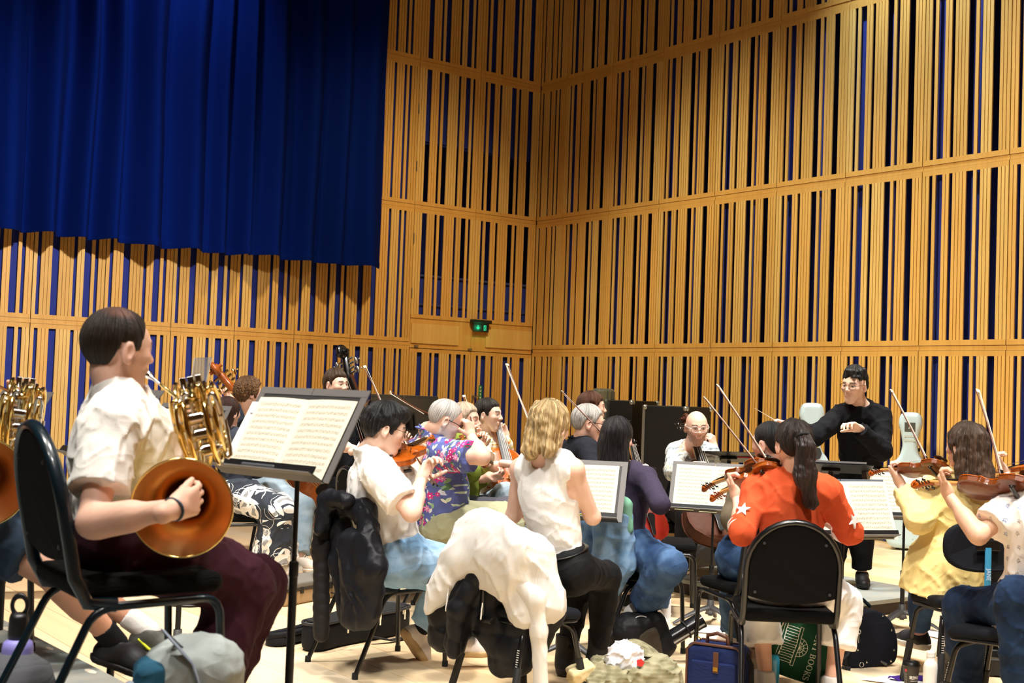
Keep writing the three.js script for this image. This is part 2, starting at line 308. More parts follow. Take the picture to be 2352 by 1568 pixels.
// curtain hung in front of the left wall
function buildCurtain() {
  const top = 8.4, u0 = 2.86, u1 = 10.2, hem = 3.0, off = .42, r = rng(3), n = V(dirL.z, 0, -dirL.x); if (n.dot(EYE.clone().sub(FOOT)) < 0) n.negate();
  const folds = []; let s = 0; while (s < 9) { const w = .2 + r() * .42; folds.push([s, w, .09 + r() * .13]); s += w; }
  const wave = u => { const q = u - u0; for (const [a, w, h] of folds) if (q < a + w) return Math.sin((q - a) / w * Math.PI * 2 - 1.2) * h; return 0; };
  const f = (a, b) => { const u = lerp(u0, u1, a), y = lerp(hem + nz(u * 1.7, 2, 0) * .05, top, b); const d = off + wave(u + nz(u, y * .35, 5) * .07) * lerp(1, .75, b) + nz(u * 3, y * .5, 1) * .03; return FOOT.clone().addScaledVector(dirL, u + .03 * wave(u * 1.3 + 2)).addScaledVector(n, d).setY(y); };
  const cloth = phys(0x0b1a6c, .95, { specularIntensity: .08, side: THREE.DoubleSide });
  cloth.color.setRGB(.001, .0085, .1);
  const t = thing('curtain', 'dark blue pleated curtain hung high in front of the slotted wall', 'curtain');
  obj('drape', sheet(f, 420, 24), cloth, t);
  obj('hem', sheet((a, b) => { const p = f(a, 0), q = f(a, .016); return p.lerp(q, b).addScaledVector(n, .008 + .006 * Math.sin(b * Math.PI)); }, 420, 4), cloth, t);
  obj('curtain_rail', tube([hall(0, u0, top + .02).addScaledVector(n, off), hall(0, u1, top + .02).addScaledVector(n, off)], .025, 2), mat(0x222222, .4), t);
}
buildCurtain();
// ---------- smooth solids: distance fields joined with a smooth minimum, meshed with surface nets ----------
// primitives: [kind, data..., blend]; positions in world metres
function pCone(a, b, ra, rb, k = .03, cut) {   // tapered capsule
  const ba = b.clone().sub(a), l2 = Math.max(ba.lengthSq(), 1e-9), rr = ra - rb, a2 = l2 - rr * rr, il2 = 1 / l2;
  const c = a.clone().add(b).multiplyScalar(.5), R = Math.sqrt(l2) / 2 + Math.max(ra, rb);
  const ax = a.x, ay = a.y, az = a.z, bxx = ba.x, by = ba.y, bz = ba.z;
  let f;
  if (a2 <= 1e-8) { const q = ra > rb ? a : b, r = Math.max(ra, rb); f = (x, y, z) => Math.hypot(x - q.x, y - q.y, z - q.z) - r; }
  else f = (x, y, z) => {
    const px = x - ax, py = y - ay, pz = z - az, yy = px * bxx + py * by + pz * bz, zz = yy - l2;
    const cx = px * l2 - bxx * yy, cy = py * l2 - by * yy, cz = pz * l2 - bz * yy, x2 = cx * cx + cy * cy + cz * cz, y2 = yy * yy * l2, z2 = zz * zz * l2;
    const kk = Math.sign(rr) * rr * rr * x2;
    if (Math.sign(zz) * a2 * z2 > kk) return Math.sqrt(x2 + z2) * il2 - rb;
    if (Math.sign(yy) * a2 * y2 < kk) return Math.sqrt(x2 + y2) * il2 - ra;
    return (Math.sqrt(x2 * a2 * il2) + yy * rr) * il2 - ra;
  };
  if (cut) { const g = f, n = cut.n, o = n.dot(cut.p); f = (x, y, z) => Math.max(g(x, y, z), x * n.x + y * n.y + z * n.z - o); }
  return { f, k, c, R };
}
function pEll(c, rx, ry, rz, q, k = .03) {   // ellipsoid with its own axes
  const m = q ? new THREE.Matrix4().makeRotationFromQuaternion(q.clone().invert()).elements : null, ix = 1 / rx, iy = 1 / ry, iz = 1 / rz, cx = c.x, cy = c.y, cz = c.z;
  const f = (x, y, z) => {
    let px = x - cx, py = y - cy, pz = z - cz;
    if (m) { const a = m[0] * px + m[4] * py + m[8] * pz, b = m[1] * px + m[5] * py + m[9] * pz, d = m[2] * px + m[6] * py + m[10] * pz; px = a; py = b; pz = d; }
    const k0 = Math.hypot(px * ix, py * iy, pz * iz), k1 = Math.hypot(px * ix * ix, py * iy * iy, pz * iz * iz);
    return k1 < 1e-9 ? -Math.min(rx, ry, rz) : k0 * (k0 - 1) / k1;
  };
  return { f, k, c, R: Math.max(rx, ry, rz) };
}
function pBox(c, hx, hy, hz, q, r = .01, k = .02) {
  const m = new THREE.Matrix4().makeRotationFromQuaternion((q || new THREE.Quaternion()).clone().invert()).elements, cx = c.x, cy = c.y, cz = c.z;
  const f = (x, y, z) => {
    const px = x - cx, py = y - cy, pz = z - cz;
    const a = Math.abs(m[0] * px + m[4] * py + m[8] * pz) - hx + r, b = Math.abs(m[1] * px + m[5] * py + m[9] * pz) - hy + r, d = Math.abs(m[2] * px + m[6] * py + m[10] * pz) - hz + r;
    return Math.hypot(Math.max(a, 0), Math.max(b, 0), Math.max(d, 0)) + Math.min(Math.max(a, b, d), 0) - r;
  };
  return { f, k, c, R: Math.hypot(hx, hy, hz) };
}
const sub = (p, k = .01) => ({ ...p, cut: true, k });
function blob(prims, cell, o = {}) {
  const B = new THREE.Box3(), pad = cell * 2 + (o.pad || .01);
  for (const p of prims) if (!p.cut) B.union(new THREE.Box3(p.c.clone().subScalar(p.R), p.c.clone().addScalar(p.R)));
  if (o.clip) B.intersect(o.clip);
  B.expandByScalar(pad);
  const nx = Math.ceil((B.max.x - B.min.x) / cell) + 1, ny = Math.ceil((B.max.y - B.min.y) / cell) + 1, nzz = Math.ceil((B.max.z - B.min.z) / cell) + 1;
  const D = new Float32Array(nx * ny * nzz).fill(1), S = 8, ox = B.min.x, oy = B.min.y, oz = B.min.z;
  const mod = o.mod, slack = (o.slack || 0) + .012;
  for (let kz = 0; kz < nzz; kz += S) for (let ky = 0; ky < ny; ky += S) for (let kx = 0; kx < nx; kx += S) {
    const cx = ox + (kx + S / 2) * cell, cy = oy + (ky + S / 2) * cell, cz = oz + (kz + S / 2) * cell, hr = S * cell * .9;
    let dm = 1e9; const ds = prims.map(p => { const d = Math.hypot(cx - p.c.x, cy - p.c.y, cz - p.c.z) - p.R > hr + .12 ? 1e9 : p.f(cx, cy, cz); if (!p.cut && d < dm) dm = d; return d; });
    if (dm > hr + .05 + slack) continue;
    const use = prims.filter((p, i) => p.cut ? ds[i] < hr * 1.1 + .05 : ds[i] < dm + 2 * hr + .08);
    for (let z = kz; z < Math.min(kz + S, nzz); z++) for (let y = ky; y < Math.min(ky + S, ny); y++) for (let x = kx; x < Math.min(kx + S, nx); x++) {
      const wx = ox + x * cell, wy = oy + y * cell, wz = oz + z * cell; let d = 1e3;
      for (const p of use) {
        const e = p.f(wx, wy, wz), k = p.k;
        if (p.cut) { const h = clamp(.5 - .5 * (d + e) / k); d = lerp(d, -e, h) + k * h * (1 - h); }
        else if (d > 99) d = e; else { const h = clamp(.5 + .5 * (e - d) / k); d = lerp(e, d, h) - k * h * (1 - h); }
      }
      if (mod) d = mod(d, wx, wy, wz);
      D[(z * ny + y) * nx + x] = d;
    }
  }
  // surface nets
  const vi = new Int32Array(nx * ny * nzz).fill(-1), pos = [], idx = [], sy = nx, sz = nx * ny;
  const E = [[0, 1], [2, 3], [4, 5], [6, 7], [0, 2], [1, 3], [4, 6], [5, 7], [0, 4], [1, 5], [2, 6], [3, 7]], cv = new Float32Array(8);
  for (let z = 0; z < nzz - 1; z++) for (let y = 0; y < ny - 1; y++) for (let x = 0; x < nx - 1; x++) {
    const b = z * sz + y * sy + x; let m = 0;
    for (let c = 0; c < 8; c++) { const v = D[b + (c & 1) + (c >> 1 & 1) * sy + (c >> 2) * sz]; cv[c] = v; if (v < 0) m |= 1 << c; }
    if (m === 0 || m === 255) continue;
    let px = 0, py = 0, pz = 0, n = 0;
    for (const [i, j] of E) { if ((cv[i] < 0) === (cv[j] < 0)) continue; const t = cv[i] / (cv[i] - cv[j]); px += lerp(i & 1, j & 1, t); py += lerp(i >> 1 & 1, j >> 1 & 1, t); pz += lerp(i >> 2, j >> 2, t); n++; }
    vi[b] = pos.length / 3; pos.push(ox + (x + px / n) * cell, oy + (y + py / n) * cell, oz + (z + pz / n) * cell);
  }
  const quad = (a, b, c, d, flip) => { if (a < 0 || b < 0 || c < 0 || d < 0) return; flip ? idx.push(a, c, b, a, d, c) : idx.push(a, b, c, a, c, d); };
  for (let z = 1; z < nzz - 1; z++) for (let y = 1; y < ny - 1; y++) for (let x = 1; x < nx - 1; x++) {
    const b = z * sz + y * sy + x, s = D[b] < 0;
    if (s !== (D[b + 1] < 0)) quad(vi[b - sy - sz], vi[b - sz], vi[b], vi[b - sy], !s);
    if (s !== (D[b + sy] < 0)) quad(vi[b - 1 - sz], vi[b - 1], vi[b], vi[b - sz], !s);
    if (s !== (D[b + sz] < 0)) quad(vi[b - 1 - sy], vi[b - sy], vi[b], vi[b - 1], !s);
  }
  const g = new THREE.BufferGeometry(); g.setAttribute('position', new THREE.Float32BufferAttribute(pos, 3)); g.setIndex(idx); g.computeVertexNormals();
  const nv = pos.length / 3, uv = new Float32Array(nv * 2), N = g.attributes.normal, uf = o.uv;
  for (let i = 0; i < nv; i++) { const q = uf ? uf(pos[3 * i], pos[3 * i + 1], pos[3 * i + 2], N, i) : [(pos[3 * i] + pos[3 * i + 2] * .8) * 2, pos[3 * i + 1] * 2]; uv[2 * i] = q[0]; uv[2 * i + 1] = q[1]; }
  g.setAttribute('uv', new THREE.BufferAttribute(uv, 2));
  if (o.color) { const a = new Float32Array(nv * 3); for (let i = 0; i < nv; i++) { const c = o.color(pos[3 * i], pos[3 * i + 1], pos[3 * i + 2]); a[3 * i] = c.r; a[3 * i + 1] = c.g; a[3 * i + 2] = c.b; } g.setAttribute('color', new THREE.BufferAttribute(a, 3)); }
  return g;
}
// ---------- people ----------
const skinMat = phys(0xffffff, .52, { vertexColors: true, sheen: .15, sheenColor: C(0xffd0c0) });
const strandBump = dataTex(512, 256, (u, v) => { const a = .5 + tnoise((u + tnoise(u, v, 3, 2, 3) * .02 + 1) % 1, v, 110, 4, 1) * .5 + tnoise(u, v, 220, 7, 2) * .35 + tnoise(u, v, 34, 3, 4) * .4; return [a, a, a]; }, false, 1, 1), strandTone = dataTex(512, 256, (u, v) => { const a = .93 + tnoise(u, v, 130, 3, 11) * .3 + tnoise(u, v, 60, 3, 12) * .25; return [a, a, a]; }, true, 1, 1);
const hairMat = phys(0xffffff, .5, { bumpMap: strandBump, bumpScale: .006, map: strandTone, vertexColors: true, sheen: .3, sheenRoughness: .4, sheenColor: C(0x888078) });
// creases about the width of a finger, over a faint weave
const clothBump = dataTex(512, 512, (u, v) => { const w = tnoise(u, v, 4, 3, 5) * .05, r = (px, py, s) => { const q = 1 - Math.min(1, Math.abs(tnoise((u + w + 1) % 1, (v + w + 1) % 1, px, py, s)) * 3); return q * q; }; const a = .25 + r(4, 7, 1) * .4 + r(8, 5, 2) * .2 + r(17, 13, 3) * .05 + tnoise(u, v, 120, 120, 9) * .06; return [a, a, a]; }, false, 1, 1);
const knitBump = dataTex(256, 256, (u, v) => { const a = .5 + .5 * Math.sin(u * 64 * Math.PI + Math.abs(Math.sin(v * 64 * Math.PI)) * 1.4); return [a, a, a]; }, false, 5, 5);
function cloth(color, o = {}) { return phys(color, o.rough ?? .88, { bumpMap: o.knit ? knitBump : clothBump, bumpScale: o.bump ?? .0032, specularIntensity: .35, sheen: (o.sheen ?? .25) * .6, sheenRoughness: .6, sheenColor: C(color).lerp(C(0xffffff), .08), map: o.map || null, vertexColors: !!o.vc }); }
const mix = (a, b, t) => a.clone().lerp(b, t);
const SKIN = { pale: 0xefc8b2, rosy: 0xeabca4, tan: 0xdcae90, olive: 0xe0b496, warm: 0xd39c7c };
function headFrame(o) { const F = frame(o.u || V(0, 1, 0), o.f), s = o.s || 1; return { c: o.c, ...F, s, w: (x, y, z) => o.c.clone().addScaledVector(F.x, x * s).addScaledVector(F.y, y * s).addScaledVector(F.z, z * s), l: (x, y, z) => { const d = V(x - o.c.x, y - o.c.y, z - o.c.z); return [d.dot(F.x) / s, d.dot(F.y) / s, d.dot(F.z) / s]; } }; }
function headGeo(h, o, base) {
  const s = h.s, E = (x, y, z, a, b, c, k) => pEll(h.w(x, y, z), a * s, b * s, c * s, h.q, k), K = (a, b, ra, rb, k, cut) => pCone(h.w(...a), h.w(...b), ra * s, rb * s, k, cut);
  const fem = o.female ? 1 : 0, j = fem ? .9 : 1, pr = [
    E(0, .034, -.014, .073, .084, .093, .02), E(0, .02, .022, .063, .07, .066, .03),
    K([0, -.01, .034], [0, -.088, .058 - .004 * fem], .052, .027 * j, .03), K([.038, -.03, .012], [.016, -.09, .056], .028 * j, .02 * j, .025), K([-.038, -.03, .012], [-.016, -.09, .056], .028 * j, .02 * j, .025),
    K([.034, .032, .07], [.006, .028, .078], .012, .013, .015), K([-.034, .032, .07], [-.006, .028, .078], .012, .013, .015),
    E(.04, -.012, .06, .022, .02, .02, .02), E(-.04, -.012, .06, .022, .02, .02, .02),
    E(0, -.05, .072, .026, .022, .02, .015),
    sub(E(.031, .012, .096, .017, .011, .016, .012), .014), sub(E(-.031, .012, .096, .017, .011, .016, .012), .014),
    K([0, .024, .082], [0, -.016, .105], .0075, .0105, .008), E(.011, -.02, .094, .009, .0075, .01, .008), E(-.011, -.02, .094, .009, .0075, .01, .008),
    E(.0305, .0115, .073, .0135, .0125, .0135, .002), E(-.0305, .0115, .073, .0135, .0125, .0135, .002),
    K([.0305 - .012, .019, .084], [.0305 + .013, .018, .078], .0038, .0035, .004), K([-.0305 + .012, .019, .084], [-.0305 - .013, .018, .078], .0038, .0035, .004),
    K([-.018, -.0475, .088], [.018, -.0475, .088], .0055, .0055, .005), K([-.014, -.0575, .089], [.014, -.0575, .089], .0065, .0065, .005),
    sub(K([-.021, -.0525, .096], [.021, -.0525, .096], .0028, .0028), .003)];
  for (const sd of [1, -1]) {
    const q = h.q.clone().multiply(new THREE.Quaternion().setFromEuler(new THREE.Euler(.15, sd * .45, 0)));
    pr.push(pEll(h.w(sd * .079, .0, -.012), .0085 * s, .032 * s, .019 * s, q, .008), pEll(h.w(sd * .077, -.024, -.006), .009 * s, .011 * s, .009 * s, q, .006), sub(pEll(h.w(sd * .0875, .004, -.008), .006 * s, .018 * s, .010 * s, q, .005), .005));
  }
  pr.push(pCone(h.w(0, -.055, -.022), base, .056 * s * j, .06 * s * j, .02));
  const sk = C(o.skin), lip = mix(sk, C(fem ? 0xb8504c : 0xb86a5c), .6), red = mix(sk, C(0xd0604c), .25), brow = C(o.brow ?? 0x2c2018), beard = o.beard ? C(o.beard) : null, iris = C(o.iris ?? 0x2a1c12), white = C(0xd8d0c8);
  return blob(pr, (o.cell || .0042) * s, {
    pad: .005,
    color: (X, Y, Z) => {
      const [x, y, z] = h.l(X, Y, Z), ax = Math.abs(x); let c = sk.clone();
      if (z > 0) { c.lerp(red, .5 * Math.exp(-((ax - .038) ** 2 + (y + .018) ** 2) / .0008)); c.lerp(red, .55 * Math.exp(-(ax * ax + (y + .016) ** 2) / .0002) * (z > .09 ? 1 : 0)); }
      c.lerp(red, .6 * sstep(.074, .082, ax) * (Math.abs(y) < .045 ? 1 : 0));
      const n = nz(X * 300, Y * 300, Z * 300);
      if (beard && y < (o.beardTop ?? -.028) + .022 * sstep(.035, .06, ax) + n * .006 && y > -.125 && z > -.02 && !(ax < .02 && y > -.06 && y < -.043)) c.lerp(beard, (o.beardAmt ?? .75) * clamp(.75 + n * .5));
      if (z > .082 && ax < .02 && Math.abs(y + .0525) < .009) c = mix(c, lip, .55);
      if (z > .05 && ax > .012 && ax < .05 && Math.abs(y - .036 + (ax - .03) ** 2 * 9) < .0055) c = mix(c, brow, .8 * (o.browAmt ?? 1));
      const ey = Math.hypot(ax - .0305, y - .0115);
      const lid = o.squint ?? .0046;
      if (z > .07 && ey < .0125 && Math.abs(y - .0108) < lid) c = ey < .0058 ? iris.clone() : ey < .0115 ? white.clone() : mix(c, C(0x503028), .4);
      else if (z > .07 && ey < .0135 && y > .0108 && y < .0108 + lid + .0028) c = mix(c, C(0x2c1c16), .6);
      return c;
    }
  });
}
// hand frame: d from the wrist to the knuckles, n the way the palm faces, side +1 right, -1 left
function handPrims(w, d, n, side, curl, o = {}) {
  d = d.clone().normalize(); n = n.clone().addScaledVector(d, -n.dot(d)).normalize(); const t = d.clone().cross(n).multiplyScalar(side), s = o.s || 1, pr = [];
  const at3 = (x, y, z) => w.clone().addScaledVector(t, x * s).addScaledVector(d, y * s).addScaledVector(n, z * s);
  const fb = [[.028, .088], [.009, .092], [-.011, .088], [-.029, .078]], fl = [.070, .078, .072, .056], fr = [.0092, .0095, .009, .008];
  fb.forEach(([x, y], i) => pr.push(pCone(at3(x * .62, .008, 0), at3(x, y, 0), .0165 * s, .0118 * s, .014)));
  pr.push(pEll(at3(.012, .035, .008), .022 * s, .032 * s, .015 * s, basis(t, d, n), .012));
  pr.push(pCone(at3(0, -.05, 0), at3(0, .012, 0), .027 * s, .026 * s, .02));
  fb.forEach(([x, y], i) => {
    const c = Array.isArray(curl[i]) ? curl[i] : [curl[i] * .75, curl[i], curl[i] * .65]; let a = 0, p = at3(x, y, 0); const sp = (o.spread ?? .06) * (1.5 - i) * -1;
    [.46, .31, .23].forEach((f, k) => {
      a += c[k]; const L = fl[i] * f * 1.16, dir = V(0, 0, 0).addScaledVector(d, Math.cos(a)).addScaledVector(n, Math.sin(a)).addScaledVector(t, -sp * Math.cos(a)).normalize(), q = p.clone().addScaledVector(dir, L * s);
      pr.push(pCone(p, q, fr[i] * s * (1 - k * .09), fr[i] * s * (.93 - k * .09), .004)); p = q;
    });
  });
  const tc = curl[4] ?? [.5, .3], p0 = at3(.022, .018, .006), a1 = o.thumb ?? .75;
  const d1 = V(0, 0, 0).addScaledVector(t, Math.sin(a1)).addScaledVector(d, Math.cos(a1)).addScaledVector(n, tc[0]).normalize(), p1 = p0.clone().addScaledVector(d1, .046 * s);
  const d2 = d1.clone().addScaledVector(d, .35).addScaledVector(n, tc[1]).addScaledVector(t, -tc[1] * .6).normalize(), p2 = p1.clone().addScaledVector(d2, .034 * s), p3 = p2.clone().addScaledVector(d2.clone().addScaledVector(n, tc[1] * .3).normalize(), .026 * s);
  pr.push(pCone(p0, p1, .0155 * s, .0115 * s, .012), pCone(p1, p2, .0112 * s, .0102 * s, .004), pCone(p2, p3, .0102 * s, .008 * s, .004));
  return pr;
}
function skinTone(hex) { const a = C(hex), b = mix(a, C(0xd08068), .18); return (x, y, z) => mix(a, b, clamp(.35 + nz(x * 22, y * 22, z * 22) * .9)); }
const localBase = (g, b) => g.translate(-b.x, -b.y, -b.z);
function folds(amp, fx = 9, fy = 6) { return (d, x, y, z) => { const w = nz(x * 4, y * 4, z * 4) * .6, a = nz(x * fx + y * 4 + w, y * fy - x * 3, z * fx + w), b = nz(x * fx * 1.9 - y * 5, y * fy * 1.7 + w * 2, z * fx * 1.9); const r1 = 1 - Math.min(1, Math.abs(a) * 3.2), r2 = 1 - Math.min(1, Math.abs(b) * 3); return d - amp * .75 * (r1 * r1 * 1.1 + r2 * r2 * .6 - .35) + amp * .4 * a; }; }
function shoe(root, b, ankle, toe, up, o = {}) {
  // ankle joint, toe direction (unit), up direction (unit)
  const fx = up.clone().cross(toe).normalize(), F = { x: fx, y: toe.clone().cross(fx).normalize(), z: toe }, s = o.s || 1, w = (x, y, z) => ankle.clone().addScaledVector(F.x, x * s).addScaledVector(F.y, y * s).addScaledVector(F.z, z * s), H = -.085;
  const up1 = [pCone(w(0, -.005, -.005), w(0, -.04, -.02), .046 * s, .04 * s, .03), pCone(w(0, H + .045, -.03), w(0, H + .04, .09), .037 * s, .042 * s, .03), pCone(w(0, H + .04, .09), w(0, H + .032, .155), .042 * s, .03 * s, .03), pCone(w(0, -.01, .02), w(0, H + .055, .09), .036 * s, .028 * s, .03)];
  if (o.boot) up1.push(pCone(w(0, o.boot, 0), w(0, -.02, -.005), .058 * s, .05 * s, .03));
  const cut = (lo, hi) => (d, x, y, z) => { const q = V(x, y, z).sub(ankle).dot(F.y) / s; return Math.max(d, (lo - q) * s, (q - hi) * s); };
  const sh = obj('shoe', localBase(blob(up1, o.cell || .007, { mod: cut(H + .018, o.boot ?? .02) }), b), o.mat || mat(o.c ?? 0x15151a, .6), root);
  const so = [pCone(w(0, H + .03, -.032), w(0, H + .03, .09), .043 * s, .048 * s, .02), pCone(w(0, H + .03, .09), w(0, H + .035, .155), .048 * s, .036 * s, .02)];
  obj('sole', localBase(blob(so, o.cell || .007, { mod: cut(H, H + .026 + (o.chunk || 0)) }), b), mat(o.sole ?? 0xe6e2dc, .7), sh);
  if (o.laces) { const l = []; for (let k = 0; k < 4; k++) l.push(tube([w(-.022, H + .062 - k * -.006 + .02 - k * .0, .1 - k * .018), w(0, H + .085 + k * .012, .098 - k * .018), w(.022, H + .062 + k * .006 + .02, .1 - k * .018)], .003 * s, 6, 5)); obj('laces', localBase(merge(l), b), mat(o.laces, .8), sh); }
  if (o.mark) for (const q of [1, -1]) obj('stripe', localBase(tube([w(q * .038, H + .06, .085), w(q * .046, H + .035, .045), w(q * .044, H + .06, -.02)], .006 * s, 10, 5), b), mat(o.mark, .7), sh);
  return sh;
}
const bez = (a, m, b, t) => a.clone().multiplyScalar((1 - t) * (1 - t)).addScaledVector(m, 2 * t * (1 - t)).addScaledVector(b, t * t);
function person(o) {
  const P = o.P, N = o.N, b = (o.base || P).clone(); b.y = o.floor ?? 0;
  if (!o.stand) P.y = (o.floor ?? 0) + (o.sitH ?? .595);
  const root = thing('person', o.label, 'person', b);
  const M = o.M || P.clone().lerp(N, .5), k = o.bulk ?? 1, fem = o.female ? 1 : 0;
  const T = frame(N.clone().sub(M), o.chest), Hf = frame(M.clone().sub(P), o.hips || o.chest), sw = (o.sw ?? (fem ? .158 : .182));
  const fat = o.belly ?? 0, S = {};
  S.L = o.SL || N.clone().addScaledVector(T.y, -.05).addScaledVector(T.x, sw); S.R = o.SR || N.clone().addScaledVector(T.y, -.05).addScaledVector(T.x, -sw);
  const hp = { L: P.clone().addScaledVector(Hf.x, .088), R: P.clone().addScaledVector(Hf.x, -.088) };
  const h = headFrame(o.head), nb = N.clone().addScaledVector(T.y, .005);
  const cy = t => bez(P, M, N, t);
  const torso = t => [pEll(P, (.155 + .012 * fem) * k + t, .11 + t, .118 * k + t, Hf.q, .05), pEll(cy(.36).addScaledVector(T.z, .012 + fat * .5), (.135 - .012 * fem) * k + t + fat * .4, .15 + t, .1 * k + t + fat * .6, Hf.q, .06), pEll(cy(.68).addScaledVector(T.z, .006), (.152 - .014 * fem) * k + t, .165 + t, .108 * k + t, T.q, .06),
    pCone(S.L.clone().lerp(S.R, .2), S.R.clone().lerp(S.L, .2), .062 + t, .062 + t, .05), pCone(nb.clone().addScaledVector(T.y, .015).addScaledVector(T.x, .02), S.L, .04 + t, .05 + t, .04), pCone(nb.clone().addScaledVector(T.y, .015).addScaledVector(T.x, -.02), S.R, .04 + t, .05 + t, .04),
    ...(fem && o.bust !== 0 ? [pEll(cy(.63).addScaledVector(T.x, .07).addScaledVector(T.z, .085), .062 + t, .062 + t, .055 + t, T.q, .04), pEll(cy(.63).addScaledVector(T.x, -.07).addScaledVector(T.z, .085), .062 + t, .062 + t, .055 + t, T.q, .04)] : [])];
  const ak = (fem ? .86 : 1) * (o.armk ?? 1), lk = (fem ? .96 : 1) * (o.legk ?? 1), sides = ['R', 'L'];
  const body = [...torso(0), pCone(nb, h.w(0, -.06, -.022), .062 * (fem ? .88 : 1), .055 * (fem ? .88 : 1), .03)], geos = [];
  for (const sd of sides) {
    const A = o['arm' + sd], Lg = o['leg' + sd];
    if (A) { body.push(pCone(S[sd], A.e, .05 * ak, .04 * ak, .03), pCone(A.e, A.w, .041 * ak, .0275 * ak, .02), pCone(A.e.clone().lerp(A.w, .12), A.e.clone().lerp(A.w, .45), .041 * ak, .04 * ak, .03)); }
    if (Lg) { body.push(pCone(hp[sd], Lg.k, .088 * lk, .058 * lk, .03), pCone(Lg.k, Lg.a, .055 * lk, .036 * lk, .02), pCone(Lg.k.clone().lerp(Lg.a, .2).addScaledVector(Hf.z, -.012), Lg.k.clone().lerp(Lg.a, .45).addScaledVector(Hf.z, -.01), .052 * lk, .045 * lk, .03)); if (o.feet) { const F = frame(V(0, 1, 0), Lg.t); body.push(pCone(Lg.a.clone().addScaledVector(V(0, 1, 0), -.05), Lg.a.clone().addScaledVector(Lg.t, .13).addScaledVector(V(0, 1, 0), -.06), .034, .026, .03)); } }
  }
  const tone = skinTone(o.skin), bodyCell = o.cell || .011;
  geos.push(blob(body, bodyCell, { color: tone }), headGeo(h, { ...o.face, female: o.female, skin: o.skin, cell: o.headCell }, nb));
  for (const sd of sides) { const A = o['arm' + sd]; if (A && A.hand !== null && A.d) geos.push(blob(handPrims(A.w, A.d, A.n, sd === 'R' ? 1 : -1, A.curl || [.6, .7, .8, .9, [.4, .3]], { s: (fem ? .92 : 1) * (A.hs || 1), ...A.o }), o.handCell || .0036, { color: tone, pad: .004 })); }
  obj('body', localBase(merge(geos), b), skinMat, root);
  const clothMat = c => c && (c.isMaterial ? c : cloth(c));
  if (o.shirt) {
    const s = o.shirt, t = s.t ?? .014, pr = torso(t), hem = cy(s.hem ?? .02).addScaledVector(Hf.y, -(s.drop ?? 0));
    if (s.loose) pr.push(pCone(cy(.15), cy(.6), .12 * k + s.loose, .12 * k + s.loose, .06));
    if (s.low) pr.push(pCone(cy(0), cy(0).addScaledVector(Hf.y, -s.low), (s.lowR ?? .13) * k + t, (s.lowR ?? .13) * k + t + .005, .05));
    for (const sd of sides) {
      const A = o['arm' + sd]; if (!A) continue; const fr = (Array.isArray(s.sleeve) ? s.sleeve[sd === 'R' ? 0 : 1] : s.sleeve) ?? .5; if (!fr) continue;
      const st = s.st ?? t + .006;
      if (fr <= 1) { const e = S[sd].clone().lerp(A.e, fr), n = A.e.clone().sub(S[sd]).normalize(); pr.push(pCone(S[sd], e.clone().addScaledVector(n, .05), .052 * ak + st, .05 * ak + st + (s.flare ?? .006), .035, { p: e, n })); }
      else { const e = A.e.clone().lerp(A.w, fr - 1), n = A.w.clone().sub(A.e).normalize(); pr.push(pCone(S[sd], A.e, .05 * ak + st, .042 * ak + st, .035), pCone(A.e, e.clone().addScaledVector(n, .03), .042 * ak + st, lerp(.041, .029, fr - 1) * ak + st, .03, { p: e, n })); }
    }
    if (s.tank) for (const sd of sides) pr.push(sub(pCone(S[sd].clone().addScaledVector(T.x, sd === 'L' ? .035 : -.035).addScaledVector(T.y, .04), S[sd].clone().addScaledVector(T.x, sd === 'L' ? .015 : -.015).addScaledVector(T.y, -.1), .062, .05), .02));
    pr.push(sub(pCone(nb.clone().addScaledVector(T.y, s.neck ?? .0).addScaledVector(T.z, .012), nb.clone().addScaledVector(T.y, .2).addScaledVector(T.z, .03), s.neckR ?? .07, .075), .008));
    if (s.vneck) pr.push(sub(pCone(nb.clone().addScaledVector(T.z, .09).addScaledVector(T.y, -.09), nb.clone().addScaledVector(T.z, .09).addScaledVector(T.y, .05), .02, .07), .01));
    const fm = folds(s.fold ?? .007), hn = Hf.y, ho = hem.dot(hn);
    const shirt = obj(s.name || 'shirt', localBase(blob(pr, s.cell || bodyCell * .9, { color: s.color, uv: s.uv, mod: (d, x, y, z) => Math.max(fm(d, x, y, z), ho - (x * hn.x + y * hn.y + z * hn.z) + nz(x * 14, 0, z * 14) * .01) }), b), clothMat(s.m), root);
    if (s.collar) { const ring = []; for (let i = 0; i <= 20; i++) { const a = lerp(.5, 2 * Math.PI - .5, i / 20); ring.push(nb.clone().addScaledVector(T.z, Math.cos(a) * .07 + .008).addScaledVector(T.x, Math.sin(a) * .072).addScaledVector(T.y, .012 - Math.cos(a) * .022)); } obj('collar', localBase(sweep(ring, .024, 8, false, .3, T.y), b), s.collar === true ? clothMat(s.m) : clothMat(s.collar), shirt); }
    if (s.ring) { const ring = []; for (let i = 0; i < 28; i++) { const a = i / 28 * 2 * Math.PI; ring.push(nb.clone().addScaledVector(T.z, Math.cos(a) * .068 + .01).addScaledVector(T.x, Math.sin(a) * .07).addScaledVector(T.y, .006 - Math.cos(a) * .024 + (s.neck ?? 0))); } obj('neckband', localBase(sweep(ring, .011, 8, true, .7), b), clothMat(s.m), shirt); }
  }
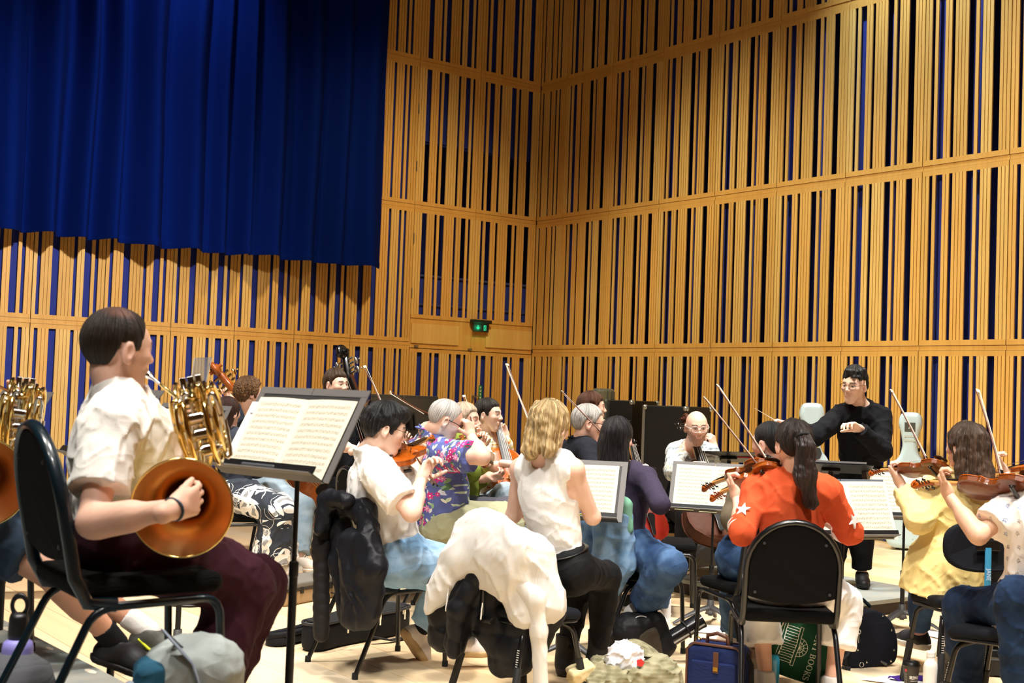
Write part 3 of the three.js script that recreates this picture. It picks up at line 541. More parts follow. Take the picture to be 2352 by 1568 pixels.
  if (o.trousers) {
    const s = o.trousers, t = s.t ?? .012, wst = cy(s.waist ?? .17), wc = p => { const f = p.f, n = Hf.y, q = wst.dot(n); return { ...p, f: (x, y, z) => Math.max(f(x, y, z), x * n.x + y * n.y + z * n.z - q) }; }, pr = [wc(pEll(P, (.158 + .012 * fem) * k + t, .115 + t, .12 * k + t, Hf.q, .05)), wc(pEll(cy(.2).addScaledVector(T.z, fat * .3), (.14 - .008 * fem) * k + t + fat * .3, .12 + t, .105 * k + t + fat * .4, Hf.q, .05))];
    for (const sd of sides) {
      const Lg = o['leg' + sd]; if (!Lg) continue; const fr = s.len ?? 1.9;
      if (fr <= 1) { const e = hp[sd].clone().lerp(Lg.k, fr), n = Lg.k.clone().sub(hp[sd]).normalize(); pr.push(pCone(hp[sd], e.clone().addScaledVector(n, .05), .09 * lk + t, .075 * lk + t + (s.flare || 0), .05, { p: e, n })); }
      else { const e = Lg.k.clone().lerp(Lg.a, fr - 1), n = Lg.a.clone().sub(Lg.k).normalize(); pr.push(pCone(hp[sd], Lg.k, .09 * lk + t, .063 * lk + t, .05), pCone(Lg.k, e.clone().addScaledVector(n, .04), .062 * lk + t, (s.cuff ?? .05) * lk + t, .04, { p: e, n }), pCone(Lg.k.clone().lerp(Lg.a, .2).addScaledVector(Hf.z, -.012), Lg.k.clone().lerp(Lg.a, .5), .055 * lk + t, .05 * lk + t, .04, { p: e, n })); }
    }
    const fm = folds(s.fold ?? .006, 8, 7);
    const tr = obj(s.name || 'trousers', localBase(blob(pr, s.cell || bodyCell, { color: s.color, uv: s.uv, mod: fm }), b), clothMat(s.m), root);
    if (s.belt) { const ring = []; for (let i = 0; i < 40; i++) { const a = i / 40 * 2 * Math.PI; ring.push(wst.clone().addScaledVector(Hf.y, -.012).addScaledVector(Hf.x, Math.sin(a) * ((.14 - .008 * fem) * k + t + .002)).addScaledVector(Hf.z, Math.cos(a) * (.105 * k + t + .004))); } obj('belt', localBase(sweep(ring, .02, 8, true, .28, V(0, 0, 0).copy(Hf.y).applyAxisAngle(Hf.y, 0)), b), mat(s.belt, .3), tr); }
  }
  if (o.shoes) for (const sd of sides) { const Lg = o['leg' + sd]; if (Lg && Lg.t && !Lg.bare) { if (o.socks && Lg.sock !== 0) obj('sock', localBase(blob([pCone(Lg.a.clone().lerp(Lg.k, .22), Lg.a, .044 * lk, .042 * lk, .02, { p: Lg.a.clone().lerp(Lg.k, .24), n: Lg.k.clone().sub(Lg.a).normalize() })], .008), b), cloth(Lg.sock ?? o.socks), root); shoe(root, b, Lg.a, Lg.t.clone().normalize(), (Lg.up || V(0, 1, 0)).clone().normalize(), { ...o.shoes, ...(Lg.shoe || {}) }); } }
  if (o.hair) obj('hair', localBase(hairGeo(h, o.hair), b), hairMat, root);
  if (o.glasses) glasses(root, b, h, o.glasses);
  root.userData.joints = undefined; delete root.userData.joints;
  return { root, b, h, T, Hf, S, hp };
}
function glasses(root, b, h, o) {
  const g = [], r = o.r ?? .0235, w = o.wire ?? .0016;
  for (const sd of [1, -1]) { const ring = []; for (let i = 0; i < 24; i++) { const a = i / 24 * 2 * Math.PI; ring.push(h.w(sd * .032 + Math.cos(a) * r, .008 + Math.sin(a) * r * (o.sq ?? .88), .1 - Math.abs(Math.cos(a) * .004) - (sd * Math.cos(a) > 0 ? .006 * Math.cos(a) * sd : 0))); } g.push(sweep(ring, w, 6, true)); g.push(tube([h.w(sd * (.032 + r), .013, .094), h.w(sd * .074, .016, .07), h.w(sd * .083, .018, .0), h.w(sd * .08, .006, -.022)], w * (o.temple ?? 1), 14, 6)); }
  g.push(tube([h.w(-.01, .012, .102), h.w(0, .016, .106), h.w(.01, .012, .102)], w, 8, 6));
  const fr = obj('glasses', localBase(merge(g), b), o.m || mat(o.c ?? 0x18140f, .35, { metalness: o.metal ?? .4 }), root);
  for (const sd of [1, -1]) obj('lens', localBase(new THREE.CircleGeometry(r, 20).scale(1, o.sq ?? .88, 1).applyQuaternion(h.q).translate(...h.w(sd * .032, .008, .099).toArray()), b), phys(0xffffff, .05, { transmission: 1, thickness: 0, ior: 1.2 }), fr);
}
// hair: a cap over the skull trimmed at the hairline, plus locks; strands radiate from the crown
function hairGeo(h, o) {
  const s = h.s, t = o.t ?? .012, pr = [pEll(h.w(0, .034, -.014), (.074 + t) * s, (.085 + t * (o.top ?? 1.2)) * s, (.094 + t) * s, h.q, .02)];
  if (o.crown) pr.push(pEll(h.w(...o.crown.slice(0, 3)), o.crown[3] * s, o.crown[4] * s, o.crown[5] * s, h.q, .03));
  for (const L of o.locks || []) { const [a, c, ra, rb, k] = L; pr.push(pCone(h.w(...a), h.w(...c), ra * s, rb * s, k ?? .02)); }
  for (const L of o.ells || []) pr.push(pEll(h.w(L[0], L[1], L[2]), L[3] * s, L[4] * s, L[5] * s, h.q, .02));
  const front = o.front ?? .066, temple = o.temple ?? .02, nape = o.nape ?? -.06, ear = o.ear ?? .03;
  const line = o.line || ((x, y, z) => z > .062 ? front : z > .03 ? lerp(temple, front, sstep(.03, .062, z)) : z > .014 ? temple - .03 * (o.burn ?? 1) : z > -.034 ? lerp(ear, temple - .02, sstep(.002, .014, z)) : lerp(ear - .02, nape, sstep(-.034, -.06, z)));
  const a = C(o.c), c2 = C(o.c2 ?? o.c).lerp(C(o.c2 ? o.c2 : 0x000000), o.c2 ? 0 : .45), amp = (o.amp ?? .0035), fq = o.fq ?? 15, tip = o.tip ? C(o.tip) : null;
  const ph = (x, z) => Math.atan2(x, z + .03 + 1e-6), lu = o.curl || 0;
  return blob(pr, (o.cell || .0042) * s, {
    pad: .012, slack: .01, uv: (X, Y, Z) => { const [x, y, z] = h.l(X, Y, Z); return [ph(x, z) / 6.2832 * 3 + .5, y * 3 + Math.hypot(x, z + .03) * 2]; },
    mod: (d, X, Y, Z) => { const [x, y, z] = h.l(X, Y, Z), p = ph(x, z), r = Math.hypot(x, z + .03); let n = lu ? nz(x * 95, y * 95, z * 95) * lu : 0; if (o.wave) d += o.wave * (nz(x * 28, y * 22, z * 28) + .6 * nz(p * 9, y * 40 + p * 5, 2)); n += nz(p * fq, y * 9 + r * 8, 1.5) + .6 * nz(p * fq * 2.2, y * 14, r * 12); d += amp * n * (r < .02 ? r / .02 : 1); const L = line(x, y, z); d += t * .8 * s * (1 - sstep(-.004, .03, y - L)) * (o.keep && o.keep(x, y, z) ? 0 : 1); const e = Math.max(d, (L - y + nz(x * 90, 3, z * 90) * .006) * .8 * s); return o.keep && o.keep(x, y, z) ? d : e; },
    color: (X, Y, Z) => { const [x, y, z] = h.l(X, Y, Z), p = ph(x, z), n = nz(p * fq * 2.6, y * 7, 4.2) * .9 + nz(p * fq * 1.1, y * 5, 8) * .8; let q = mix(a, c2, clamp(.45 + n)); if (o.bald && o.bald(x, y, z)) q = mix(q, C(o.skin), o.bald(x, y, z)); if (tip) q = mix(q, tip, sstep(o.tip0, o.tip1, y) * (.7 + .3 * n)); return q; }
  });
}
// ---------- instruments ----------
function varnish(c, seed) { const a = C(c), b = mix(a, C(0x3a1606), .55); return phys(0xffffff, .32, { clearcoat: .5, clearcoatRoughness: .15, specularIntensity: .5, map: dataTex(128, 128, (u, v) => { const t = clamp(.35 + tnoise(u, v, 5, 14, seed) * .8 + tnoise(u, v, 40, 3, seed + 1) * .35), q = mix(a, b, t).convertLinearToSRGB(); return [q.r, q.g, q.b]; }, true, 4, 4) }); }
const VARNISH = { orange: varnish(0xb8590f, 1), amber: varnish(0xa4541a, 2), brown: varnish(0x7a3d16, 3), red: varnish(0x8a2c10, 4), dark: varnish(0x4a2410, 5) };
VARNISH.dark.clearcoat = 0; VARNISH.dark.roughness = .65;
const ebony = phys(0x0c0a09, .3, { clearcoat: .4 }), stringMat = mat(0xb8b4ac, .3, { metalness: .9 }), gold = phys(0xffffff, .13, { metalness: 1 }), ivory = mat(0xe8dcc0, .5), maple = phys(0xc98f4c, .4, { clearcoat: .3 });
gold.color.setRGB(.95, .7, .25);
const HALF = [[0, 0], [.004, .035], [.012, .062], [.03, .088], [.06, .102], [.09, .1045], [.115, .101], [.13, .097], [.139, .0965], [.146, .076], [.16, .062], [.18, .0555], [.2, .0555], [.215, .062], [.226, .076], [.231, .0785], [.24, .0735], [.26, .078], [.285, .0835], [.31, .081], [.332, .066], [.346, .044], [.353, .02], [.355, 0]];
function halfWidth(y) { for (let i = 1; i < HALF.length; i++) if (y <= HALF[i][0]) { const a = HALF[i - 1], b = HALF[i]; return lerp(a[1], b[1], (y - a[0]) / (b[0] - a[0])); } return 0; }
const strCache = {};
function stringInstrument(name, label, cat, end, scroll, belly, o = {}) {
  const Y = scroll.clone().sub(end), L = Y.length(), s = L / .59; Y.normalize();
  const Z = belly.clone().addScaledVector(Y, -belly.dot(Y)).normalize(), X = Y.clone().cross(Z);
  const t = thing(name, label, cat, end); t.quaternion.copy(basis(X, Y, Z)); t.scale.setScalar(s);
  const rd = o.ribs ?? .03, key = rd.toFixed(3), m = o.m || VARNISH.orange;
  if (!strCache[key]) {
    const ys = []; for (let i = 0; i <= 64; i++) { const a = i / 64; ys.push(.355 * (.5 - .5 * Math.cos(a * Math.PI))); } HALF.forEach(q => ys.push(q[0])); ys.sort((a, b) => a - b);
    const arch = (j, y) => .016 * Math.pow(Math.max(0, 1 - j * j), 1.2) * Math.pow(Math.sin(clamp(y / .355) * Math.PI), .5) - .0025 * Math.exp(-(((Math.abs(j) - .86) / .08) ** 2));
    const plate = (z, sg) => sheet((u, v) => { const y = ys[Math.round(v * (ys.length - 1))], j = (u * 2 - 1) * sg; return V(halfWidth(y) * j, y, z + sg * arch(j, y)); }, 24, ys.length - 1, .004, 1, 1);
    const rib = [], loop = []; for (const y of ys) loop.push([halfWidth(y) * .965, y]); for (const y of ys.slice().reverse()) loop.push([-halfWidth(y) * .965, y]);
    const pos = [], idx = [], uv = []; loop.forEach(([x, y]) => { pos.push(x, y, -.003, x, y, -rd); uv.push(y * 6, 0, y * 6, rd * 6); }); for (let i = 0; i < loop.length; i++) { const a = 2 * i, b = 2 * ((i + 1) % loop.length); idx.push(a, b, a + 1, b, b + 1, a + 1); }
    const rg = new THREE.BufferGeometry(); rg.setAttribute('position', new THREE.Float32BufferAttribute(pos, 3)); rg.setAttribute('uv', new THREE.Float32BufferAttribute(uv, 2)); rg.setIndex(idx); rg.computeVertexNormals();
    const neck = extrude(poly([[-.012, .33], [-.0165, .5], [.0165, .5], [.012, .33]].map(([x, y]) => [x * .85, y])), .016, .004);
    const fb = extrude(poly([[-.021, .272], [-.012, .492], [.012, .492], [.021, .272]]), .007, .0015);
    const sp = []; for (let i = 0; i <= 44; i++) { const a = i / 44 * Math.PI * 3.3 - Math.PI * .15, r = lerp(.0175, .0035, i / 44); sp.push(V(0, .572 + r * Math.cos(a - .4), -.012 - r * Math.sin(a - .4) * -1 + 0)); }
    const scr = [sweep([V(0, .488, .002), V(0, .52, -.004), V(0, .55, -.015), V(0, .568, -.028), V(0, .58, -.028)], u => lerp(.0125, .009, u), 8), sweep(sp, u => lerp(.0095, .0055, u), 8), cyl(.0055, .0055, .042, 0, 0, 0, 10).rotateZ(Math.PI / 2).translate(0, .572, -.012), cyl(.011, .011, .026, 0, 0, 0, 12).rotateZ(Math.PI / 2).translate(0, .572, -.012)];
    const peg = merge([cyl(.0035, .004, .05, 0, 0, 0, 8).rotateZ(Math.PI / 2), new THREE.SphereGeometry(.011, 10, 8).scale(.5, 1, .45).translate(.034, 0, 0), sph(.003, .046, 0, 0, 6)]);
    const bridge = extrude(poly([[-.021, 0], [-.012, .006], [-.018, .02], [-.019, .03], [0, .0345], [.019, .029], [.018, .02], [.012, .006], [.021, 0], [.012, -.001], [0, .008], [-.012, -.001]]), .004, .0006).rotateX(Math.PI / 2).translate(0, .197, .0155);
    const tail = extrude(smoothShape([[-.007, .015], [-.012, .06], [-.02, .115], [0, .124], [.02, .115], [.012, .06], [.007, .015]]), .006, .002).rotateX(.06).translate(0, .002, .018);
    const chin = blob([pEll(V(-.05, .045, .03), .034, .03, .008, null, .01), pEll(V(-.03, .012, .024), .03, .014, .008, null, .012)], .004);
    const fh = sd => sweep([V(sd * .026, .228, .0142), V(sd * .031, .222, .0142), V(sd * .034, .205, .0138), V(sd * .04, .185, .0125), V(sd * .05, .172, .0105), V(sd * .052, .166, .01)], u => .0022 + .0018 * Math.abs(u - .5) * 2, 6, false, .5);
    strCache[key] = { top: plate(0, 1), back: plate(-rd, -1), rg, neck: neck.translate(0, 0, -.006), fb: fb.rotateX(-.045).translate(0, 0, .028), scr: merge(scr), peg, bridge, tail, chin, fh };
  }
  const G = strCache[key];
  obj('belly', G.top, m, t); obj('back', G.back, o.back || m, t); obj('ribs', G.rg, o.back || m, t); obj('neck', G.neck, o.neckM || maple, t); obj('fingerboard', G.fb, ebony, t);
  const sc = obj('scroll', G.scr, o.scrollM || m, t);
  for (let k = 0; k < 4; k++) { const p = obj('peg', G.peg, o.pegM || ebony, sc); p.position.set(0, .505 + k * .014, -.005 - k * .0035); if (k % 2) p.rotation.z = Math.PI; }
  obj('bridge', G.bridge, maple, t); obj('tailpiece', G.tail, ebony, t); if (o.chin !== false) obj('chin_rest', G.chin, ebony, t);
  for (const sd of [1, -1]) obj('f_hole', G.fh(sd), ebony, t);
  for (let k = -1.5; k <= 1.5; k++) obj('string', sweep([V(k * .005, .12, .028), V(k * .011, .198, .05 - Math.abs(k) * .0015), V(k * .0052, .492, .0255)], .0006 * (o.sr ?? 1), 4), stringMat, t);
  if (o.pin) { obj('end_pin', cyl(.004, .003, o.pin / s, 0, -o.pin / s / 2, -rd / 2, 8), stringMat, t); }
  if (o.shoulder) obj('shoulder_rest', merge([tube([V(-.09, .07, -rd - .03), V(0, .06, -rd - .045), V(.09, .07, -rd - .035)], .01, 12, 6), cyl(.004, .004, .03, -.085, .07, -rd - .02, 6).rotateX(0), cyl(.004, .004, .03, .085, .07, -rd - .02, 6)]), ebony, t);
  return t;
}
function bow(label, frog, tip, hairSide, o = {}) {
  const Y = tip.clone().sub(frog), L = Y.length(); Y.normalize(); const Z = hairSide.clone().addScaledVector(Y, -hairSide.dot(Y)).normalize(), t = thing('bow', label, 'bow', frog); t.quaternion.copy(basis(Y.clone().cross(Z), Y, Z));
  const k = o.k ?? 1, pts = []; for (let i = 0; i <= 20; i++) { const a = i / 20; pts.push(V(0, a * L, -.018 * k + .012 * k * Math.sin(a * Math.PI))); }
  obj('stick', sweep(pts, u => lerp(.0048, .003, u) * k, 8), o.m || mat(0x5a2a12, .35), t);
  obj('bow_hair', bx(.009 * k, L - .05, .0016, 0, L / 2 + .01, 0), mat(0xf3ead6, .6), t);
  obj('frog', [rbx(.011 * k, .045, .02 * k, .003, 0, .04, -.006 * k), cyl(.005 * k, .005 * k, .022, 0, -.008, -.018 * k, 10)], ebony, t);
  obj('tip', [rbx(.0085 * k, .022, .022 * k, .003, 0, L - .006, -.008 * k)], o.tipM || ivory, t);
  return t;
}
// ---------- furniture ----------
const blackPaint = phys(0x07080a, .3, { clearcoat: .3, clearcoatRoughness: .3 }), blackFabric = cloth(0x060607, { sheen: .1 }), standMat = mat(0x3c3a3a, .5, { metalness: .3 }), standDark = mat(0x141416, .45, { metalness: .3 }), rimMat = mat(0x6d6a68, .5, { metalness: .2 }), rubber = mat(0x0a0a0a, .8);
const rivetMat = mat(0x303034, .4);
// stacking chair with a rounded back: z forward, origin on the floor under the seat
function stackChair(label, pos, turn, o = {}) {
  const t = thing('chair', label, 'chair', pos, turn, o.group), W = .21, D = .2, H = .45, R = .0125, tubeM = o.m || blackPaint;
  obj('seat', [rbx(.43, .06, .43, .028, 0, H + .005, 0, 3)], o.fabric || blackFabric, t);
  const rake = .2, top = .9, lean = (y) => -D - .01 - (y - H) * rake;
  for (const sd of [-1, 1]) {
    const lg = obj('leg', bent([[sd * (W + .01), .01, D + .02], [sd * (W + .005), H - .035, D], [sd * (W + .005), H - .045, -D + .04], [sd * (W + .02), .01, -D - .14]], R, .06, 10), tubeM, t);
    for (const z of [D + .02, -D - .14]) obj('foot_cap', cyl(.015, .016, .03, sd * (W + (z > 0 ? .01 : .02)), .015, z, 10), rubber, lg);
  }
  const arch = []; const bw = W + .003, ay = .68;
  for (const p of [[-W - .003, H - .05, -D + .1], [-W - .003, H - .05, -D + .0], [-bw, H + .03, lean(H + .03)]]) arch.push(V(...p));
  const path = [V(-bw, H - .04, -D + .1), V(-bw, H - .03, -D + .02), V(-bw, H + .04, lean(H + .04)), V(-bw, ay, lean(ay))];
  for (let i = 1; i < 16; i++) { const a = Math.PI - i / 16 * Math.PI, y = ay + Math.sin(a) * (top - ay); path.push(V(Math.cos(a) * bw, y, lean(y))); }
  path.push(V(bw, ay, lean(ay)), V(bw, H + .04, lean(H + .04)), V(bw, H - .03, -D + .02), V(bw, H - .04, -D + .1));
  obj('back_frame', sweep(path, .02, 10, false, .72, V(1, 0, 0)), tubeM, t);
  const sh = new THREE.Shape(), iw = bw - .012, y0 = H + .08; sh.moveTo(-iw, y0 + .02); sh.quadraticCurveTo(0, y0 - .045, iw, y0 + .02); sh.lineTo(iw, ay); sh.absellipse(0, ay, iw, top - ay - .012, 0, Math.PI, false); sh.closePath();
  const back = extrude(sh, .03, .008, 2, 20); back.rotateX(-rake).translate(0, 0, 0);
  { const p = back.attributes.position; back.rotateX(rake); for (let i = 0; i < p.count; i++) p.setZ(i, p.getZ(i) - .015 + lean(p.getY(i))); back.computeVertexNormals(); }
  obj('backrest', back, o.fabric || blackFabric, t);
  for (const [x, y] of [[-.14, .8], [.14, .8], [-.17, .57], [.17, .57]]) obj('rivet', cyl(.007, .007, .006, 0, 0, 0, 8).rotateX(Math.PI / 2).translate(x, y, lean(y) - .018), rivetMat, t);
  return t;
}
// orchestra chair: padded seat, oval back on a single strut, adjustable legs
function postureChair(label, pos, turn, o = {}) {
  const t = thing('chair', label, 'chair', pos, turn, o.group), H = o.h ?? .47, fab = o.fabric || cloth(0x16181f, { sheen: .4 });
  const seat = blob([pBox(V(0, H, .0), .21, .03, .2, new THREE.Quaternion().setFromEuler(new THREE.Euler(o.tilt ?? .08, 0, 0)), .03)], .012); obj('seat', seat, fab, t);
  obj('seat_edge', bent([[-.2, H - .025, -.19], [.2, H - .025, -.19], [.2, H - .04, .19], [-.2, H - .04, .19]], .008, .06, 8, true), blackPaint, t);
  for (const sx of [-1, 1]) for (const sz of [-1, 1]) {
    const a = V(sx * .13, H - .045, sz * .1), k = V(sx * .18, H - .07, sz * .16), f = V(sx * .22, .01, sz * .24 - .01), mid = k.clone().lerp(f, .45);
    const lg = obj('leg', bent([a, k, mid], .0125, .05, 10), blackPaint, t);
    obj('leg_sleeve', [sweep([mid.clone().lerp(k, .08), f.clone().lerp(k, .02)], .018, 12), cyl(.02, .02, .012, f.x, .008, f.z, 12)], mat(0x17181a, .55), lg);
    if (o.marks !== false) { const mk = []; for (let i = 0; i < 8; i++) { const q = k.clone().lerp(f, .2 + i * .028); mk.push(bx(.012, .0025, .003, q.x, q.y, q.z + sz * .0125)); } obj('height_mark', mk, mat(0xd8d8d4, .6), lg); }
  }
  const st = obj('back_strut', [sweep([V(0, H - .04, -.08), V(0, H - .05, -.2), V(0, H - .02, -.25), V(0, H + .14, -.262), V(0, H + .3, -.262)], .017, 8, false, .4, V(0, 0, 1)), cyl(.017, .017, .09, 0, 0, 0, 12).rotateZ(Math.PI / 2).translate(-.03, H - .02, -.25)], o.strut || blackPaint, t);
  if (o.name) writing(st, o.name, .028, V(0, H + .17, -.272), new THREE.Euler(0, Math.PI, 0), 0xe8f4ff, true);
  const sh = new THREE.Shape(); sh.absellipse(0, 0, .2, .13, 0, Math.PI * 2);
  const shape = new THREE.Shape(); { const n = 40; for (let i = 0; i < n; i++) { const a = i / n * 2 * Math.PI, e = .72; const x = Math.sign(Math.cos(a)) * Math.pow(Math.abs(Math.cos(a)), e) * .2, y = Math.sign(Math.sin(a)) * Math.pow(Math.abs(Math.sin(a)), e) * .125; i ? shape.lineTo(x, y) : shape.moveTo(x, y); } shape.closePath(); }
  const bk = extrude(shape, .04, .014, 3); { const p = bk.attributes.position; for (let i = 0; i < p.count; i++) p.setZ(i, p.getZ(i) + p.getX(i) ** 2 * .8); bk.computeVertexNormals(); } bk.translate(0, H + .3, -.25);
  const b = obj('backrest', bk, fab, t); obj('bracket', [rbx(.12, .05, .012, .004, 0, H + .31, -.258)], blackPaint, b);
  return t;
}
// flat printed lettering on a thin canvas-coloured slip
function writing(parent, text, size, pos, rot, color, vertical, o = {}) {
  const cv = document.createElement('canvas'), S = 96; const fnt = `${o.bold ? 'bold ' : ''}${S}px ${o.font || 'sans-serif'}`; cv.width = 8; cv.height = 8; let g = cv.getContext('2d'); g.font = fnt; const w = Math.ceil(g.measureText(text).width) + 16; cv.width = w; cv.height = S * 1.3 | 0; g = cv.getContext('2d'); g.font = fnt; g.fillStyle = '#000'; g.fillRect(0, 0, w, cv.height); g.fillStyle = '#fff'; g.textBaseline = 'middle'; g.fillText(text, 8, cv.height / 2);
  const tx = new THREE.CanvasTexture(cv); tx.magFilter = THREE.LinearFilter;
  const m = mat(color, .7, { alphaMap: tx, transparent: true }), geo = new THREE.PlaneGeometry(size * w / S, size * 1.3); if (vertical) geo.rotateZ(-Math.PI / 2);
  const o2 = new THREE.Mesh(geo, m); o2.name = 'lettering'; o2.position.copy(pos); o2.rotation.copy(rot); parent.add(o2); return o2;
}
// music stand: z towards the player, origin on the floor
function musicStand(label, pos, turn, o = {}) {
  const t = thing('music_stand', label, 'music stand', pos, turn), H = o.h ?? 1.02, W = o.w ?? .5, D = o.d ?? .32, tilt = o.tilt ?? .42, q = new THREE.Quaternion().setFromAxisAngle(V(1, 0, 0), -tilt), put = g => g.applyQuaternion(q).translate(0, H, 0);
  const desk = obj('desk', put(merge([bx(W, D, .0025, 0, 0, 0)])), o.m || standMat, t), rw = .03;
  for (const sd of [-1, 1]) obj('side_wing', put(bx(rw, D, .004, sd * (W / 2 + rw / 2 - .002), 0, .001)), o.rim || rimMat, desk);
  for (const sd of [-1, 1]) obj('top_wing', put(bx(W / 2 + rw - .004, rw * .9, .004, sd * (W / 4 + rw / 2), D / 2 + rw / 2 - .004, .001)), o.rim || rimMat, desk);
  obj('ledge', put(merge([bx(W + .02, .003, .062, 0, -D / 2 - .001, .03), bx(W + .02, .03, .003, 0, -D / 2 + .012, .061)])), standDark, t);
  if (o.flap !== false) obj('front_strip', put(merge([bx(W + .02, .004, .02, 0, -D / 2 - .004, .07)])), o.strip || rimMat, t);
  obj('bracket', [put(rbx(.12, .12, .02, .005, 0, -.02, -.012)), cyl(.016, .016, .06, 0, H - .05, -.03, 12)], standDark, t);
  const split = o.split ?? .62;
  obj('pole', sweep([V(0, split - .1, -.03), V(0, H - .03, -.03)], .0085, 12), o.pole || standDark, t);
  obj('pole_sleeve', [sweep([V(0, .06, -.03), V(0, split, -.03)], .0145, 14), lathe([[.009, split + .03], [.0165, split + .025], [.0165, split - .02], [.0145, split - .025]], 14).translate(0, 0, -.03)], o.pole || standDark, t);
  const basis3 = [0, 1, 2].map(k => (o.legTurn ?? .5) + k * 2 * Math.PI / 3);
  for (const a of basis3) { const c = Math.cos(a), s = Math.sin(a), p = (r, y) => V(c * r, y, s * r - .03); obj('foot', sweep([p(.0, .115), p(.06, .1), p(.13, .072), p(.2, .04), p(.25, .012)], u => lerp(.03, .014, u), 10, false, .55, V(0, 1, 0)), o.foot || mat(0x5c5c5e, .45, { metalness: .4 }), t); }
  obj('hub', lathe([[0, .16], [.022, .16], [.024, .1], [.034, .07], [0, .065]], 16).translate(0, 0, -.03), o.foot || mat(0x5c5c5e, .45, { metalness: .4 }), t);
  // where papers lie on this desk
  t.userData.w = undefined; delete t.userData.w; t.updateMatrixWorld(true);
  t.desk = (x, y, z) => V(x, y, z).applyQuaternion(q).add(V(0, H, 0)).applyMatrix4(t.matrixWorld);
  return t;
}
function scoreTex(seed, dense = 1, paper = '#ddd5bf') {
  const cv = document.createElement('canvas'); cv.width = 384; cv.height = 512; const g = cv.getContext('2d'), r = rng(seed); g.fillStyle = paper; g.fillRect(0, 0, 384, 512);
  g.strokeStyle = '#6d6a61'; g.fillStyle = '#45423c'; g.lineWidth = .8; const n = 11;
  for (let k = 0; k < n; k++) { const y = 40 + k * 40; g.lineWidth = 1.2; for (let j = 0; j < 5; j++) { g.beginPath(); g.moveTo(28, y + j * 4.4); g.lineTo(358, y + j * 4.4); g.stroke(); } let x = 46; g.lineWidth = 1; while (x < 350) { const yy = y + r() * 20 - 2; g.beginPath(); g.ellipse(x, yy, 2.6, 1.9, -.3, 0, 7); g.fill(); g.beginPath(); g.moveTo(x + 2.2, yy); g.lineTo(x + 2.2, yy - 13); g.stroke(); if (r() < .4) { g.beginPath(); g.moveTo(x + 2.2, yy - 13); g.lineTo(x + 12, yy - 12); g.stroke(); } x += (7 + r() * 18) / dense; } }
  const t = new THREE.CanvasTexture(cv); t.colorSpace = THREE.SRGBColorSpace; t.magFilter = THREE.LinearFilter; return t;
}
const scoreMats = [1, 2, 3, 4].map(k => mat(0xffffff, .75, { map: scoreTex(k * 7), side: THREE.DoubleSide }));
const plainPaper = mat(0xfffdf8, .75, { side: THREE.DoubleSide });
// an open part lying on a desk: two curved pages
function openPart(label, st, w = .46, h = .31, o = {}) {
  const t = thing('sheet_music', label, 'sheet music', st.desk(0, 0, 0)), b = t.position.clone(), x0 = o.x ?? 0, y0 = o.y ?? 0;
  const c = o.curl ?? .012;
  [-1, 1].forEach((sd, i) => obj('page', localBase(sheet((u, v) => { const a = sd < 0 ? -1 + u : u, bend = c * Math.sin(Math.abs(a) * Math.PI) * (1 - .3 * v) + .004 + .006 * Math.abs(a) ** 3; return st.desk(x0 + a * w / 2, y0 + (v - .5) * h + (o.skew || 0) * a, bend); }, 12, 6, .0012), b), scoreMats[(o.k ?? 0) + i & 3], t));
  return t;
}
// ---------- cloth prints ----------
function canvasTex(w, h, draw, rx = 1, ry = 1) { const cv = document.createElement('canvas'); cv.width = w; cv.height = h; draw(cv.getContext('2d'), w, h); const t = new THREE.CanvasTexture(cv); t.colorSpace = THREE.SRGBColorSpace; t.wrapS = t.wrapT = THREE.RepeatWrapping; t.magFilter = THREE.LinearFilter; t.repeat.set(rx, ry); return t; }
const denimTex = (c, w, seed) => dataTex(256, 256, (u, v, i, j) => { const n = tnoise(u, v, 3, 4, seed) * .9 + tnoise(u, v, 9, 12, seed + 1) * .5, f = ((i + j) % 4 < 2 ? .04 : -.04) + tnoise(u, v, 90, 30, seed + 2) * .12; const q = mix(C(c), C(w), clamp(.3 + n * .6 + f)).convertLinearToSRGB(); return [q.r, q.g, q.b]; }, true, 1, 1);
const denim = { blue: cloth(0xffffff, { map: denimTex(0x2a4266, 0x5a7aa0, 3), sheen: .1 }), pale: cloth(0xffffff, { map: denimTex(0x7aa4cc, 0xbcd8ee, 4), sheen: .1 }), grey: cloth(0xffffff, { map: denimTex(0x8a9fae, 0xc2d0d8, 5), sheen: .1 }), dark: cloth(0xffffff, { map: denimTex(0x14233c, 0x2c4466, 6), sheen: .1 }), jacket: cloth(0xffffff, { map: denimTex(0x6088b2, 0xa4c2dc, 7), sheen: .1 }) };
